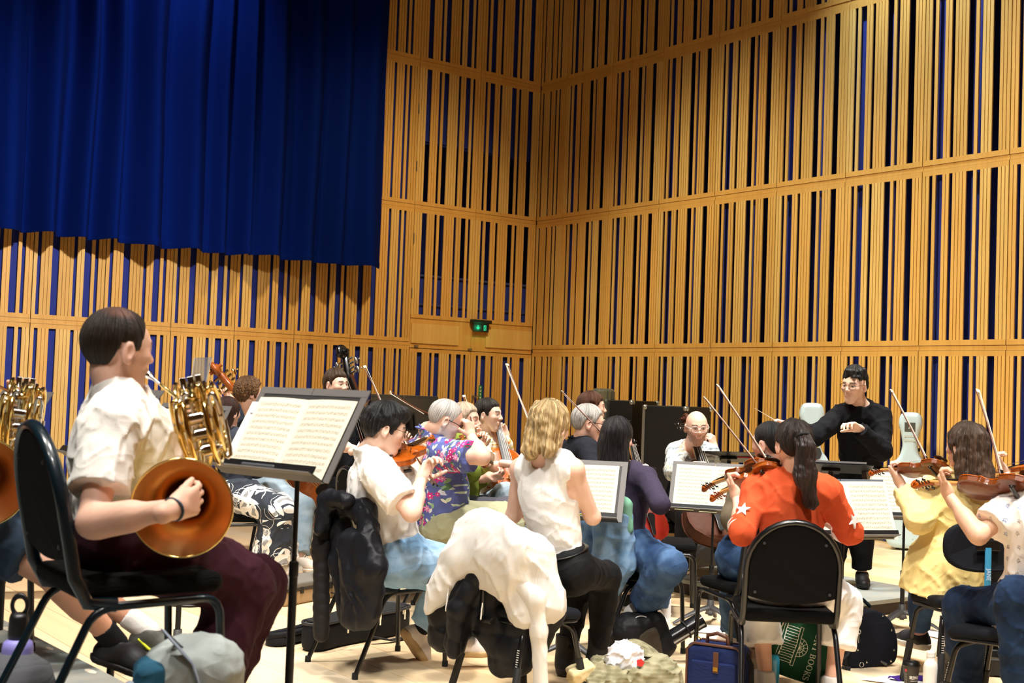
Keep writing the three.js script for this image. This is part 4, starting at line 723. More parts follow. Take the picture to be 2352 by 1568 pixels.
const floral = cloth(0xffffff, { map: canvasTex(512, 512, (g, w, h) => {
  const r = rng(21); g.fillStyle = '#5a639e'; g.fillRect(0, 0, w, h);
  const wrap = (x, y, f) => { for (const a of [-w, 0, w]) for (const b of [-h, 0, h]) { g.save(); g.translate(x + a, y + b); f(); g.restore(); } };
  for (let i = 0; i < 110; i++) { const x = r() * w, y = r() * h, a = r() * 6.3, c = ['#c9d8c0', '#8fb07e', '#e4e6dc', '#4f7050', '#d8dcea'][r() * 5 | 0], L = 34 + r() * 34; wrap(x, y, () => { g.rotate(a); g.fillStyle = c; g.beginPath(); g.moveTo(0, 0); g.quadraticCurveTo(L * .5, -L * .42, L, 0); g.quadraticCurveTo(L * .5, L * .42, 0, 0); g.fill(); g.strokeStyle = '#54607a'; g.lineWidth = 1; g.beginPath(); g.moveTo(0, 0); g.lineTo(L, 0); g.stroke(); }); }
  for (let i = 0; i < 30; i++) { const x = r() * w, y = r() * h, c = ['#e08ab8', '#c83880', '#f0d4e4', '#b02a68'][r() * 4 | 0], R = 20 + r() * 18; wrap(x, y, () => { for (let k = 0; k < 7; k++) { g.rotate(.9); g.fillStyle = c; g.beginPath(); g.ellipse(R * .6, 0, R * .6, R * .26, 0, 0, 7); g.fill(); } g.fillStyle = '#fbeadf'; g.beginPath(); g.arc(0, 0, R * .22, 0, 7); g.fill(); }); }
}, 1.5, 1.5) });
const blouse = cloth(0xffffff, { map: canvasTex(256, 256, (g, w, h) => { const r = rng(5); g.fillStyle = '#f4ead2'; g.fillRect(0, 0, w, h); for (let i = 0; i < 60; i++) { g.fillStyle = ['#e8b848', '#d98a3c', '#f2d27a', '#9aaa6a', '#e9e2d0'][r() * 5 | 0]; g.beginPath(); g.ellipse(r() * w, r() * h, 5 + r() * 14, 4 + r() * 8, r() * 3, 0, 7); g.fill(); } }, 2, 2) });
const skirtPrint = cloth(0xffffff, { map: canvasTex(512, 512, (g, w, h) => { const r = rng(9); g.fillStyle = '#3a3f48'; g.fillRect(0, 0, w, h); for (let i = 0; i < 34; i++) { g.save(); g.translate(r() * w, r() * h); g.rotate(r() * 6.3); const R = 26 + r() * 44; g.fillStyle = '#f1efea'; if (r() < .5) { g.beginPath(); g.ellipse(0, 0, R, R * .72, 0, 0, 7); g.fill(); g.strokeStyle = '#3a3f48'; g.lineWidth = 1.5; for (let k = -5; k < 6; k++) { g.beginPath(); g.moveTo(-R * .5, k * 3); g.lineTo(R * .5, k * 3 + 8); g.stroke(); } } else { g.beginPath(); g.moveTo(-R, 0); g.quadraticCurveTo(0, -R, R, 0); g.quadraticCurveTo(0, R * .3, -R, 0); g.fill(); } g.strokeStyle = '#f1efea'; g.lineWidth = 4; g.beginPath(); g.arc(0, 0, R * 1.15, .3, 2.5); g.stroke(); g.restore(); } }, 1.1, 1.1) });
const camo = cloth(0xffffff, { map: dataTex(256, 256, (u, v) => { const n = tnoise(u, v, 12, 9, 4) + .5 * tnoise(u, v, 28, 20, 6), c = mix(C(0xdfe4e2), C(0x8b979c), sstep(-.1, .35, n)).lerp(C(0xc9c4ae), sstep(.1, .5, tnoise(u, v, 8, 7, 8))).convertLinearToSRGB(); return [c.r, c.g, c.b]; }, true, 2, 2) });
const doodles = cloth(0xffffff, { map: canvasTex(512, 512, (g, w, h) => { const r = rng(31); g.fillStyle = '#f6eee6'; g.fillRect(0, 0, w, h); g.lineWidth = 2.4; for (let i = 0; i < 30; i++) { g.save(); g.translate(40 + (i % 5) * 104 + r() * 20, 40 + (i / 5 | 0) * 84 + r() * 16); g.rotate((r() - .5) * 1.2); g.strokeStyle = ['#3f6fb4', '#55504e', '#7a6f68'][r() * 3 | 0]; g.beginPath(); g.moveTo(-12, -6); g.lineTo(8, -8); g.lineTo(10, 8); g.lineTo(-8, 9); g.closePath(); g.moveTo(-14, 12); g.lineTo(-2, 0); g.lineTo(12, 13); g.moveTo(0, -8); g.lineTo(4, -16); g.stroke(); g.restore(); } }, 1.4, 1.4) });

// limbs: pixel targets with bone lengths
function arm(S, e, w, d, n, curl, o = {}) { const E = reach(S, e[0], e[1], o.u ?? .285, e[2] ?? 1), W = reach(E, w[0], w[1], o.f ?? .255, w[2] ?? 1); return { e: E, w: W, d, n, curl, o, hs: o.hs }; }
function leg(Hp, k, a, t, o = {}) { const K = reach(Hp, k[0], k[1], o.u ?? .42, k[2] ?? 1), A = reach(K, a[0], a[1], o.f ?? .41, a[2] ?? 1); if (A.y < .085 && !o.free) A.y = .085; return { k: K, a: A, t, ...o }; }
const hipsOf = (P, a, w = .088) => { const r = heading(a + 90); return { R: P.clone().addScaledVector(r, w), L: P.clone().addScaledVector(r, -w) }; };
const shouldersOf = (N, a, w = .17) => { const r = heading(a + 90); return { R: N.clone().addScaledVector(r, w).add(V(0, -.05, 0)), L: N.clone().addScaledVector(r, -w).add(V(0, -.05, 0)) }; };
// seated legs straight ahead: thighs level, shins down
function sitLegs(P, a, floor = 0, o = {}) { const h = hipsOf(P, a), f = heading(a), out = {}; for (const s of ['R', 'L']) { const sp = (s === 'R' ? 1 : -1) * (o.spread ?? .06), K = h[s].clone().addScaledVector(f, .4).addScaledVector(heading(a + 90), sp).setY(floor + (o.ky ?? .5)), A = K.clone().addScaledVector(f, o.out ?? .03).setY(floor + .085); out[s] = { k: K, a: A, t: f.clone() }; } return out; }
const REST = [.6, .7, .8, .9, [.4, .3]], GRIP = [1.2, 1.3, 1.3, 1.3, [.6, .5]], NECK = [[.7, 1.2, .8], [.7, 1.2, .8], [.6, 1.2, .8], [.5, 1.1, .7], [.1, .0]];
const RISER = .41;
// ---------- the players ----------
{ // French horn player in front
  const P = at(285, 1275, 3.78), N = at(272, 912, 3.74), ch = heading(60), SR = at(252, 985, 3.56), SL = at(338, 990, 3.9);
  const aR = arm(SR, [212, 1200, -1], [402, 1168, -1], at(470, 1140, 3.62).sub(at(402, 1168, 3.5)), V(.3, .2, -1), [.45, .5, .5, .55, [.2, .1]], { thumb: .35 });
  const aL = arm(SL, [395, 1140, 1], [455, 1003, -1], V(.35, 1, -.1), V(-.2, .3, 1), [[.9, 1.1, .5], [.9, 1.1, .5], [.9, 1.0, .5], [.9, 1, .5], [.3, .2]]);
  person({ label: 'man in a white T-shirt playing a French horn, nearest to the camera', sitH: .56, P, N, SR, SL, chest: ch, hips: heading(78), floor: RISER, skin: SKIN.rosy, cell: .008, headCell: .0034, handCell: .003,
    head: { c: at(272, 808, 3.74), f: heading(44).add(V(0, -.12, 0)), u: V(.06, 1, 0), s: 1.02 }, face: { brow: 0x2c2018, beard: 0x6a4a3a, beardAmt: .25 },
    armR: aR, armL: aL, legR: leg(P, [560, 1345, 1], [455, 1650, 1], heading(85), { free: 1 }), legL: leg(at(320, 1280, 3.95), [590, 1345, 1], [470, 1640, 1], heading(85), { free: 1 }),
    shirt: { m: cloth(0xf3efe8), sleeve: .66, hem: -.03, loose: .02, t: .018, st: .026, ring: true, fold: .011, cell: .0065 },
    trousers: { m: cloth(0x34141f, { sheen: .6, bump: .001 }), t: .03, fold: .009, cell: .008, cuff: .055 }, shoes: { c: 0x101014 },
    hair: { c: 0x1c120c, c2: 0x33221a, t: .01, front: .075, temple: .025, nape: -.078, cell: .0033, bald: (x, y, z) => .55 * sstep(.092, .112, y) * sstep(.06, .0, Math.abs(z + .03)), skin: 0xb07a66, amp: .0025 } });
  const wr = obj('wristband', sweep([...Array(20)].map((_, i) => { const a = i / 20 * 6.2832, F = frame(aR.d, V(0, 1, 0)); return aR.w.clone().addScaledVector(F.y, -.008).addScaledVector(F.x, Math.cos(a) * .033).addScaledVector(F.z, Math.sin(a) * .03).sub(V(P.x, RISER, P.z)); }), .004, 6, true), mat(0x2a3846, .4), scene.children.filter(c => c.name.startsWith('person')).pop());
}
{ // horn player at the left edge
  const P = at(-120, 1225, 4.5), N = at(-120, 905, 4.45), sh = shouldersOf(N, 70);
  const aL = arm(sh.L, [-10, 1010, 1], [52, 945, -1], V(.25, 1, 0), V(.3, -.2, 1), [[.7, .9, .5], [.7, .9, .5], [.7, .9, .5], [.7, .9, .5], [.3, .2]]), aR = arm(sh.R, [-120, 1090, -1], [-30, 1110, 1], V(1, .2, -.3), V(0, 0, -1), REST);
  const K = at(125, 1318, 4.38), A = at(268, 1478, 4.55), A2 = at(345, 1452, 4.7), K2 = at(120, 1290, 4.7);
  person({ label: 'French horn player in navy shorts at the left edge, mostly out of frame', P, N, chest: heading(70), hips: heading(85), floor: RISER, skin: SKIN.warm, head: { c: at(-120, 810, 4.45), f: heading(72) }, armR: aR, armL: aL,
    legR: { k: K, a: A, t: heading(80).add(V(0, -.35, 0)), shoe: { c: 0x141318, sole: 0x1c1a1a } }, legL: { k: K2, a: A2, t: heading(95).add(V(0, -.25, 0)), sock: 0xe8e6e2, shoe: { c: 0x54544e, sole: 0x6a6a60, mark: 0xd6e02a } },
    shirt: { m: cloth(0x4a5560), sleeve: .7, hem: -.03 }, trousers: { m: cloth(0x36465a), name: 'shorts', len: .78, t: .03, fold: .01, cell: .009 }, shoes: { c: 0x141318 }, socks: 0x18181c, hair: { c: 0x2a1c14 } });
}
{ // woman in the print skirt behind the horns
  const P = at(545, 1145, 9.35), N = at(528, 1000, 9.4), sh = shouldersOf(N, 40, .15);
  person({ label: 'woman with straight auburn hair and a black and white print skirt', female: 1, P, N, chest: heading(40), hips: heading(75), skin: SKIN.pale, head: { c: at(524, 950, 9.38), f: heading(30), s: .97 }, armR: arm(sh.R, [590, 1080, 1], [620, 1060, 1], V(1, .3, 0), V(0, -1, 0), REST), armL: arm(sh.L, [560, 1070, 1], [600, 1050, 1], V(1, .3, 0), V(0, -1, 0), REST),
    legR: { k: at(640, 1172, 9.2), a: at(620, 1292, 9.25), t: heading(80) }, legL: { k: at(640, 1165, 9.45), a: at(640, 1290, 9.5), t: heading(80) },
    shirt: { m: cloth(0x3b3f4a), sleeve: 1.2 }, trousers: { m: skirtPrint, name: 'skirt', t: .05, fold: .012, len: 1.92, cuff: .11, cell: .01 }, shoes: { c: 0xd8d4cc }, hair: { c: 0x4a2214, c2: 0x2a120a, t: .016, front: .06, nape: -.2, ear: -.1, temple: -.08, locks: [[[0, .0, -.05], [0, -.2, -.06], .075, .07]], amp: .003 } });
}
{ // curly-haired bass player, jeans showing under the stand
  const P = at(618, 1120, 10.1), N = at(585, 965, 10.15), sh = shouldersOf(N, 50);
  person({ label: 'curly-haired bass player in pale jeans behind the tilted music stand', P, N, chest: heading(50), hips: heading(90), skin: SKIN.rosy, head: { c: at(573, 905, 10.1), f: heading(55) }, armR: arm(sh.R, [640, 1040, 1], [680, 1060, 1], V(1, 0, 0), V(0, -1, 0), REST), armL: arm(sh.L, [560, 980, 1], [530, 920, 1], V(-.4, .8, 0), V(0, 0, 1), GRIP),
    legR: { k: at(698, 1165, 9.95), a: at(690, 1284, 9.75), t: heading(120) }, legL: { k: at(690, 1160, 10.2), a: at(668, 1282, 10.0), t: heading(120) },
    shirt: { m: cloth(0x2c3440), sleeve: 1.8 }, trousers: { m: denim.grey, t: .02 }, shoes: { c: 0xcfc2b4, sole: 0xe0d8cc, laces: 0xf0ece4 }, hair: { c: 0x5a3a20, c2: 0x8a6238, t: .026, curl: 1.4, amp: .008, nape: -.09, ear: -.02, temple: -.02 } });
  stringInstrument('double_bass', 'double bass with brass tuning machines, its head above the curly-haired player', 'double bass', at(790, 1180, 10.7), at(487, 838, 10.2), V(-.1, .35, .9), { m: VARNISH.amber, ribs: .06, pin: .12, chin: false, sr: 2, pegM: gold });
}
{ // young bass player
  const P = at(795, 1120, 9.75), N = at(782, 960, 9.75), sh = shouldersOf(N, 110);
  person({ stand: 1, label: 'young man with short brown hair behind a double bass', P, N, chest: heading(115), hips: heading(100), base: at(795, 1260, 9.75), skin: SKIN.pale, head: { c: at(772, 886, 9.7), f: heading(128).add(V(0, -.12, 0)) }, face: { brow: 0x4a3420 }, armR: arm(sh.R, [770, 1020, -1], [822, 1033, -1], V(.9, .3, .1), V(0, -1, .2), GRIP), armL: arm(sh.L, [830, 990, 1], [806, 925, 1], V(-.3, .9, 0), V(0, 0, 1), GRIP),
    legR: { k: at(840, 1165, 9.6), a: at(845, 1290, 9.6), t: heading(110) }, legL: { k: at(850, 1160, 9.9), a: at(850, 1285, 9.9), t: heading(100) },
    shirt: { m: cloth(0x15161a), sleeve: .7 }, trousers: { m: cloth(0x18181c) }, shoes: { c: 0x141414 }, hair: { c: 0x5c4028, c2: 0x3c2817, t: .014, front: .06, temple: .03, top: 1.6, amp: .004 } });
  stringInstrument('double_bass', 'double bass with a black scroll, neck rising beside the young man\'s head', 'double bass', at(945, 1240, 9.6), at(776, 797, 9.9), V(-.55, .2, .8), { m: VARNISH.red, ribs: .06, pin: .12, chin: false, sr: 2, neckM: VARNISH.dark, scrollM: ebony, pegM: stringMat });
}
{ // viola player in a white T-shirt
  const P = at(900, 1300, 6.35), N = at(848, 1045, 6.28), SR = at(866, 1085, 6.1), SL = at(902, 1085, 6.45);
  const aR = arm(SR, [945, 1178, -1], [968, 1100, 1], V(.35, .8, -.3), V(.6, -.2, .6), [[.5, 1.2, .6], [.5, 1.2, .6], [.6, 1.2, .6], [.7, 1.1, .6], [.5, .3]]);
  const aL = arm(SL, [950, 1130, 1], [955, 1062, 1], V(.45, .8, -.1), V(-.7, .5, .3), NECK);
  person({ label: 'black-haired man with glasses in a white T-shirt playing a viola', P, N, SR, SL, chest: heading(55), hips: heading(62), skin: SKIN.pale, cell: .009,
    head: { c: at(884, 988, 6.25), f: heading(74).add(V(0, -.3, 0)), u: V(.22, 1, -.05), s: 1.04 }, face: { brow: 0x15100c },
    armR: aR, armL: aL, legR: leg(hipsOf(P, 62).R, [1045, 1322, 1], [962, 1452, 1], heading(60).add(V(0, -1.3, 0)), { u: .42, f: .4, free: 1, u2: 0 }), legL: leg(hipsOf(P, 62).L, [1080, 1310, 1], [1062, 1470, 1], heading(80)),
    shirt: { m: cloth(0xf6f2ec), sleeve: .74, hem: -.02, loose: .03, t: .02, st: .034, ring: true, fold: .011, cell: .008 },
    trousers: { m: denim.pale, t: .035, fold: .009, len: 1.8 }, shoes: { c: 0xeee0d6, sole: 0xc9a878, chunk: .01 }, socks: 0x1c1c1e,
    hair: { c: 0x050507, c2: 0x111116, t: .02, front: .045, temple: .0, nape: -.06, ear: .01, amp: .006, fq: 11, wave: .007, crown: [0, .1, .035, .068, .036, .075], cell: .004 }, glasses: { c: 0x2a2a2a, metal: .9, wire: .0012 } });
  stringInstrument('viola', 'orange viola held by the man in the white T-shirt', 'viola', at(893, 1058, 6.2), at(994, 1000, 6.72), V(-.25, .7, .7), { m: VARNISH.orange, shoulder: 1 });
  bow('bow drawn by the man in the white T-shirt', at(997, 1118, 6.1), at(922, 1000, 6.6), V(-.5, -.3, -.5));
}
{ // large man in a flowered shirt
  const P = at(1000, 1180, 8.0), N = at(984, 994, 7.93), SR = at(1020, 1045, 7.75), SL = at(985, 1030, 8.2);
  const aR = arm(SR, [1108, 1050, -1], [1082, 1003, 1], V(-.15, .8, -.1), V(-.7, 0, -.7), GRIP);
  person({ label: 'large white-bearded man with glasses in a blue flowered shirt', P, N, SR, SL, chest: heading(62), hips: heading(72), skin: SKIN.rosy, bulk: 1.22, belly: .07, armk: 1.18, legk: 1.15, cell: .01,
    head: { c: at(1022, 967, 7.85), f: heading(76).add(V(0, -.55, 0)), u: V(.45, 1, 0), s: 1.1 }, face: { brow: 0xb8b0a8, beard: 0xe6e0da, beardTop: -.018, beardAmt: .9 },
    armR: aR, armL: arm(SL, [1060, 1060, 1], [1090, 1020, 1], V(.3, 1, -.3), V(-.6, .4, .5), NECK), legR: leg(hipsOf(P, 72).R, [1165, 1205, 1], [1150, 1340, 1], heading(75)), legL: leg(hipsOf(P, 72).L, [1170, 1195, 1], [1165, 1330, 1], heading(75)),
    shirt: { m: floral, sleeve: .7, hem: -.02, loose: .06, t: .022, st: .035, fold: .009, collar: true, cell: .009 }, trousers: { m: cloth(0x9a9a7c), t: .035, fold: .009 }, shoes: { c: 0x3a2c20 },
    hair: { c: 0xfffaf4, c2: 0xe2dcd4, t: .006, front: .08, nape: -.06, amp: .0015 }, glasses: { c: 0x14100c, wire: .0024, sq: .7, r: .022 } });
  stringInstrument('viola', 'amber viola under the chin of the white-bearded man', 'viola', at(1043, 1022, 7.85), at(1100, 1000, 8.4), V(-.3, .75, .5), { m: VARNISH.orange });
  bow('bow slanting down to the white-bearded man\'s shoulder', at(985, 957, 8.0), at(896, 903, 8.5), V(-.1, -1, 0));
}
{ // fair-haired man half hidden beside him
  const P = at(1062, 1150, 8.7), N = at(1062, 1005, 8.75), sh = shouldersOf(N, 80);
  person({ label: 'fair-haired man in an olive top half hidden by the flowered shirt', P, N, chest: heading(85), hips: heading(80), skin: SKIN.rosy, head: { c: at(1068, 968, 8.7), f: heading(105).add(V(0, -.4, 0)), s: 1.03 }, face: { brow: 0x6a5038 }, armR: arm(sh.R, [1080, 1085, -1], [1100, 1030, 1], V(.2, 1, 0), V(0, 0, 1), GRIP), armL: arm(sh.L, [1085, 1110, 1], [1118, 1098, -1], V(.9, .25, .1), V(-.1, .8, -.5), NECK),
    legR: leg(hipsOf(P, 80).R, [1165, 1175, -1], [1170, 1310, 1], heading(80)), legL: leg(hipsOf(P, 80).L, [1160, 1165, 1], [1175, 1300, 1], heading(80)),
    shirt: { m: cloth(0x7a8a34), sleeve: 1.75 }, trousers: { m: cloth(0x4a4a52), t: .03 }, shoes: { c: 0x18181a }, hair: { c: 0xd8b898, c2: 0xf0dcc4, t: .014, front: .06, nape: -.05, amp: .004, curl: .6 } });
  stringInstrument('viola', 'dark brown viola held low beside the cello player', 'viola', at(1068, 1028, 8.6), at(1160, 1082, 8.85), V(.1, .6, .75), { m: VARNISH.brown });
  bow('bow tip rising behind the white-bearded man\'s head', at(1094, 995, 8.5), at(1068, 908, 8.8), V(1, 0, 0));
}
{ // cellist in a flowered blouse
  const P = at(1125, 1150, 9.3), N = at(1120, 1003, 9.25), sh = shouldersOf(N, 110, .15);
  person({ label: 'dark-haired woman in a yellow flowered blouse playing the cello', female: 1, P, N, chest: heading(112), hips: heading(105), skin: SKIN.pale, head: { c: at(1122, 955, 9.2), f: heading(112).add(V(0, -.12, 0)) }, face: { brow: 0x20140e }, armR: arm(sh.R, [1120, 1075, -1], [1168, 1065, -1], V(1, -.1, .1), V(0, -1, 0), GRIP), armL: arm(sh.L, [1168, 1035, 1], [1163, 1002, 1], V(-.35, .9, 0), V(-.5, .1, .7), NECK),
    legR: leg(hipsOf(P, 105).R, [1160, 1135, -1], [1165, 1280, 1], heading(105)), legL: leg(hipsOf(P, 105).L, [1195, 1135, 1], [1190, 1270, 1], heading(105)),
    shirt: { m: blouse, sleeve: .6, hem: -.02, flare: .02, vneck: 1 }, trousers: { m: denim.grey, t: .02 }, shoes: { c: 0x202020 },
    hair: { c: 0x140c08, c2: 0x2a1a12, t: .014, front: .062, temple: .02, ear: .02, nape: -.06, ells: [[0, .03, -.125, .035, .035, .03]], amp: .004 } });
  stringInstrument('cello', 'golden brown cello of the woman in the flowered blouse', 'cello', at(1192, 1195, 8.8), at(1128, 925, 9.35), V(.35, .35, .85), { m: VARNISH.orange, ribs: .055, pin: .3, chin: false, sr: 1.6 });
  bow('long bow rising above the blonde woman\'s head on the left', at(1222, 985, 9.0), at(1162, 836, 9.4), V(-.5, 0, .5), { k: 1.3 });
}
{ // blonde woman in a white vest
  const P = at(1290, 1312, 6.05), N = at(1252, 1052, 6.0), SR = at(1318, 1078, 5.92), SL = at(1196, 1076, 6.1);
  person({ label: 'blonde woman in a white vest top seen from behind, black jeans', female: 1, P, N, M: at(1262, 1190, 6.03), SR, SL, chest: heading(22), hips: heading(50), skin: SKIN.pale, cell: .009, bulk: 1.03,
    head: { c: at(1262, 985, 5.98), f: heading(38).add(V(0, -.2, 0)), u: V(.08, 1, -.1), s: 1.03 }, face: { brow: 0x8a6a40 },
    armR: arm(SR, [1362, 1188, 1], [1335, 1140, 1], V(-.6, .7, -.5), V(0, -.5, -1), REST, { u: .28 }), armL: arm(SL, [1178, 1185, 1], [1215, 1120, 1], V(-.2, 1, -.3), V(.5, .3, -.6), NECK, { u: .27 }),
    legR: leg(hipsOf(P, 50).R, [1392, 1322, 1], [1375, 1500, 1], heading(60), { u: .4, free: 1 }), legL: leg(hipsOf(P, 50).L, [1330, 1330, 1], [1300, 1510, 1], heading(20), { free: 1 }),
    shirt: { m: cloth(0xfbfaf7), sleeve: 0, hem: .0, tank: 1, t: .011, fold: .006, neck: -.01, neckR: .082, cell: .0075 }, trousers: { m: cloth(0x101114, { rough: .7 }), t: .009, fold: .006, cuff: .042, belt: 0x0a0a0c, waist: .2, cell: .009 }, shoes: { c: 0x0c0c0e, sole: 0x2a2420, boot: .12, chunk: .012 },
    hair: { c: 0xecd09a, c2: 0xa8844e, t: .018, front: .06, temple: -.06, ear: -.08, nape: -.125, amp: .008, fq: 8, wave: .009, cell: .004, locks: [[[.02, -.02, -.075], [.03, -.105, -.085], .05, .045], [[-.04, -.02, -.06], [-.05, -.1, -.065], .042, .038], [[.055, .0, -.03], [.066, -.09, -.035], .032, .028], [[-.066, .02, -.02], [-.07, -.07, -.02], .026, .02]], keep: (x, y, z) => y < -.02 && z < -.02 } });
}
{ // grey-haired man with glasses
  const P = at(1330, 1150, 8.3), N = at(1332, 1020, 8.35), sh = shouldersOf(N, 70);
  person({ label: 'grey-haired man with dark glasses in a dark jacket and light blue shirt', P, N, chest: heading(75), hips: heading(75), skin: SKIN.rosy, head: { c: at(1352, 975, 8.3), f: heading(84).add(V(0, -.12, 0)), u: V(.12, 1, 0), s: 1.05 }, face: { brow: 0x9a948c }, armR: arm(sh.R, [1370, 1100, -1], [1400, 1060, 1], V(.6, .5, 0), V(0, -1, 0), GRIP), armL: arm(sh.L, [1380, 1090, 1], [1410, 1040, 1], V(.5, .8, 0), V(0, 0, 1), NECK),
    legR: sitLegs(P, 75).R, legL: sitLegs(P, 75).L, shirt: { m: cloth(0x1c1e26), name: 'jacket', sleeve: 1.9, collar: true, vneck: 1, t: .02 }, trousers: { m: cloth(0x202228) }, shoes: { c: 0x111111 }, hair: { c: 0xf0ece6, c2: 0xbab4ac, t: .013, front: .062, nape: -.055, amp: .004 }, glasses: { c: 0x0c0a0a, wire: .0024, sq: .72 } });
  bow('bow crossing in front of the grey-haired man\'s face', at(1388, 1000, 7.9), at(1292, 900, 8.1), V(.6, -.6, 0));
}
{ // red-haired man behind
  const P = at(1362, 1120, 9.7), N = at(1362, 985, 9.75), L = sitLegs(P, 80), sh = shouldersOf(N, 80);
  person({ label: 'red-haired man behind the grey-haired man, beside the water bottle', P, N, chest: heading(80), skin: SKIN.rosy, head: { c: at(1360, 938, 9.7), f: heading(85).add(V(0, -.3, 0)) }, armR: arm(sh.R, [1375, 1060, -1], [1400, 1030, 1], V(.6, .5, 0), V(0, -1, 0), GRIP), armL: arm(sh.L, [1385, 1050, 1], [1400, 1000, 1], V(.3, .9, 0), V(0, 0, 1), NECK), legR: L.R, legL: L.L, shirt: { m: cloth(0x30343c), sleeve: 1.8 }, trousers: { m: cloth(0x202228) }, shoes: { c: 0x111111 }, hair: { c: 0x6a3c20, c2: 0x4a2814, t: .018, front: .055, curl: .8, nape: -.06 } });
  stringInstrument('cello', 'dark cello standing behind the grey-haired man', 'cello', at(1430, 1200, 9.3), at(1378, 945, 9.7), V(.2, .3, .9), { m: VARNISH.dark, ribs: .055, pin: .3, chin: false, sr: 1.6 });
}
{ // woman with long dark hair
  const P = at(1432, 1268, 7.2), N = at(1428, 1080, 7.15), SR = at(1482, 1098, 7.05), SL = at(1380, 1090, 7.25);
  person({ label: 'woman with long dark hair in a purple long-sleeved top and blue jeans', female: 1, P, N, SR, SL, chest: heading(32), hips: heading(65), skin: SKIN.pale, cell: .0095,
    head: { c: at(1418, 1010, 7.12), f: heading(28).add(V(0, -.1, 0)) }, armR: arm(SR, [1516, 1158, -1], [1492, 1100, 1], V(-.5, .75, -.3), V(.2, -.5, -.8), GRIP), armL: arm(SL, [1400, 1180, 1], [1440, 1120, 1], V(.3, .9, -.3), V(0, 0, 1), NECK),
    legR: leg(hipsOf(P, 65).R, [1538, 1300, -1], [1466, 1398, 1], heading(65).add(V(0, -.6, 0)), { free: 1 }), legL: leg(hipsOf(P, 65).L, [1525, 1285, 1], [1500, 1400, 1], heading(65).add(V(0, -.5, 0)), { free: 1 }),
    shirt: { m: cloth(0x3a3346), sleeve: 1.85, hem: -.02, t: .014, st: .014, fold: .004 }, trousers: { m: denim.blue, t: .026, fold: .009, len: 1.82, cuff: .066 }, shoes: { c: 0xe6e6e6, sole: 0xdedede, mark: 0x15171c },
    hair: { c: 0x08070a, c2: 0x1d1a20, t: .016, front: .06, temple: -.1, ear: -.12, nape: -.3, amp: .007, fq: 8, locks: [[[.02, -.02, -.05], [.02, -.2, -.075], .072, .06], [[-.04, -.02, -.04], [-.06, -.17, -.06], .045, .04], [[.05, -.02, -.03], [.055, -.22, -.06], .038, .03], [[0, -.18, -.08], [-.01, -.275, -.085], .055, .028]], tip: 0x6a4030, tip0: -.14, tip1: -.26, keep: (x, y, z) => y < -.03 && z < .02 } });
}
{ // bald cellist facing us
  const P = at(1590, 1145, 9.6), N = at(1588, 1030, 9.5), SR = at(1553, 1040, 9.42), SL = at(1628, 1042, 9.55);
  person({ label: 'bald bearded man with clear glasses in a patterned grey shirt, leaning on his cello', P, N, SR, SL, chest: heading(188), hips: heading(190), skin: SKIN.rosy, cell: .0095,
    head: { c: at(1600, 983, 9.25), f: heading(176).add(V(0, -.2, 0)), u: V(-.02, 1, .15), s: 1.04 }, face: { brow: 0x5a3a26, beard: 0x5c3a24, beardAmt: .75, beardTop: -.04 },
    armR: arm(SR, [1548, 1082, -1], [1612, 1068, -1], V(.9, 0, .2), V(0, -1, 0), GRIP), armL: arm(SL, [1652, 1072, 1], [1641, 1030, -1], V(-.25, .9, .05), V(-.6, -.1, -.6), GRIP),
    legR: { k: at(1582, 1180, 9.1), a: at(1572, 1290, 9.2), t: heading(215), u: V(0, 1, 0), shoe: { laces: 0xf0eee8, mark: 0xe4e4e4 } }, legL: { k: at(1668, 1175, 9.2), a: at(1660, 1272, 9.6), t: heading(160), shoe: { laces: 0xf0eee8, mark: 0xe4e4e4 } },
    shirt: { m: camo, sleeve: 1.15, hem: -.02, collar: true, t: .02, st: .026, fold: .009, vneck: 1 }, trousers: { m: cloth(0x1c1c20), t: .025, fold: .009 }, shoes: { c: 0x1c1a1a, sole: 0xece6da },
    glasses: { m: phys(0xd8dcd8, .2, { clearcoat: .5 }), wire: .0022, r: .025 } });
  stringInstrument('cello', 'brown cello leaning on the bald man', 'cello', at(1655, 1235, 8.75), at(1575, 950, 9.62), V(.25, .35, .9), { m: VARNISH.dark, ribs: .055, pin: .25, chin: false, sr: 1.6 });
}
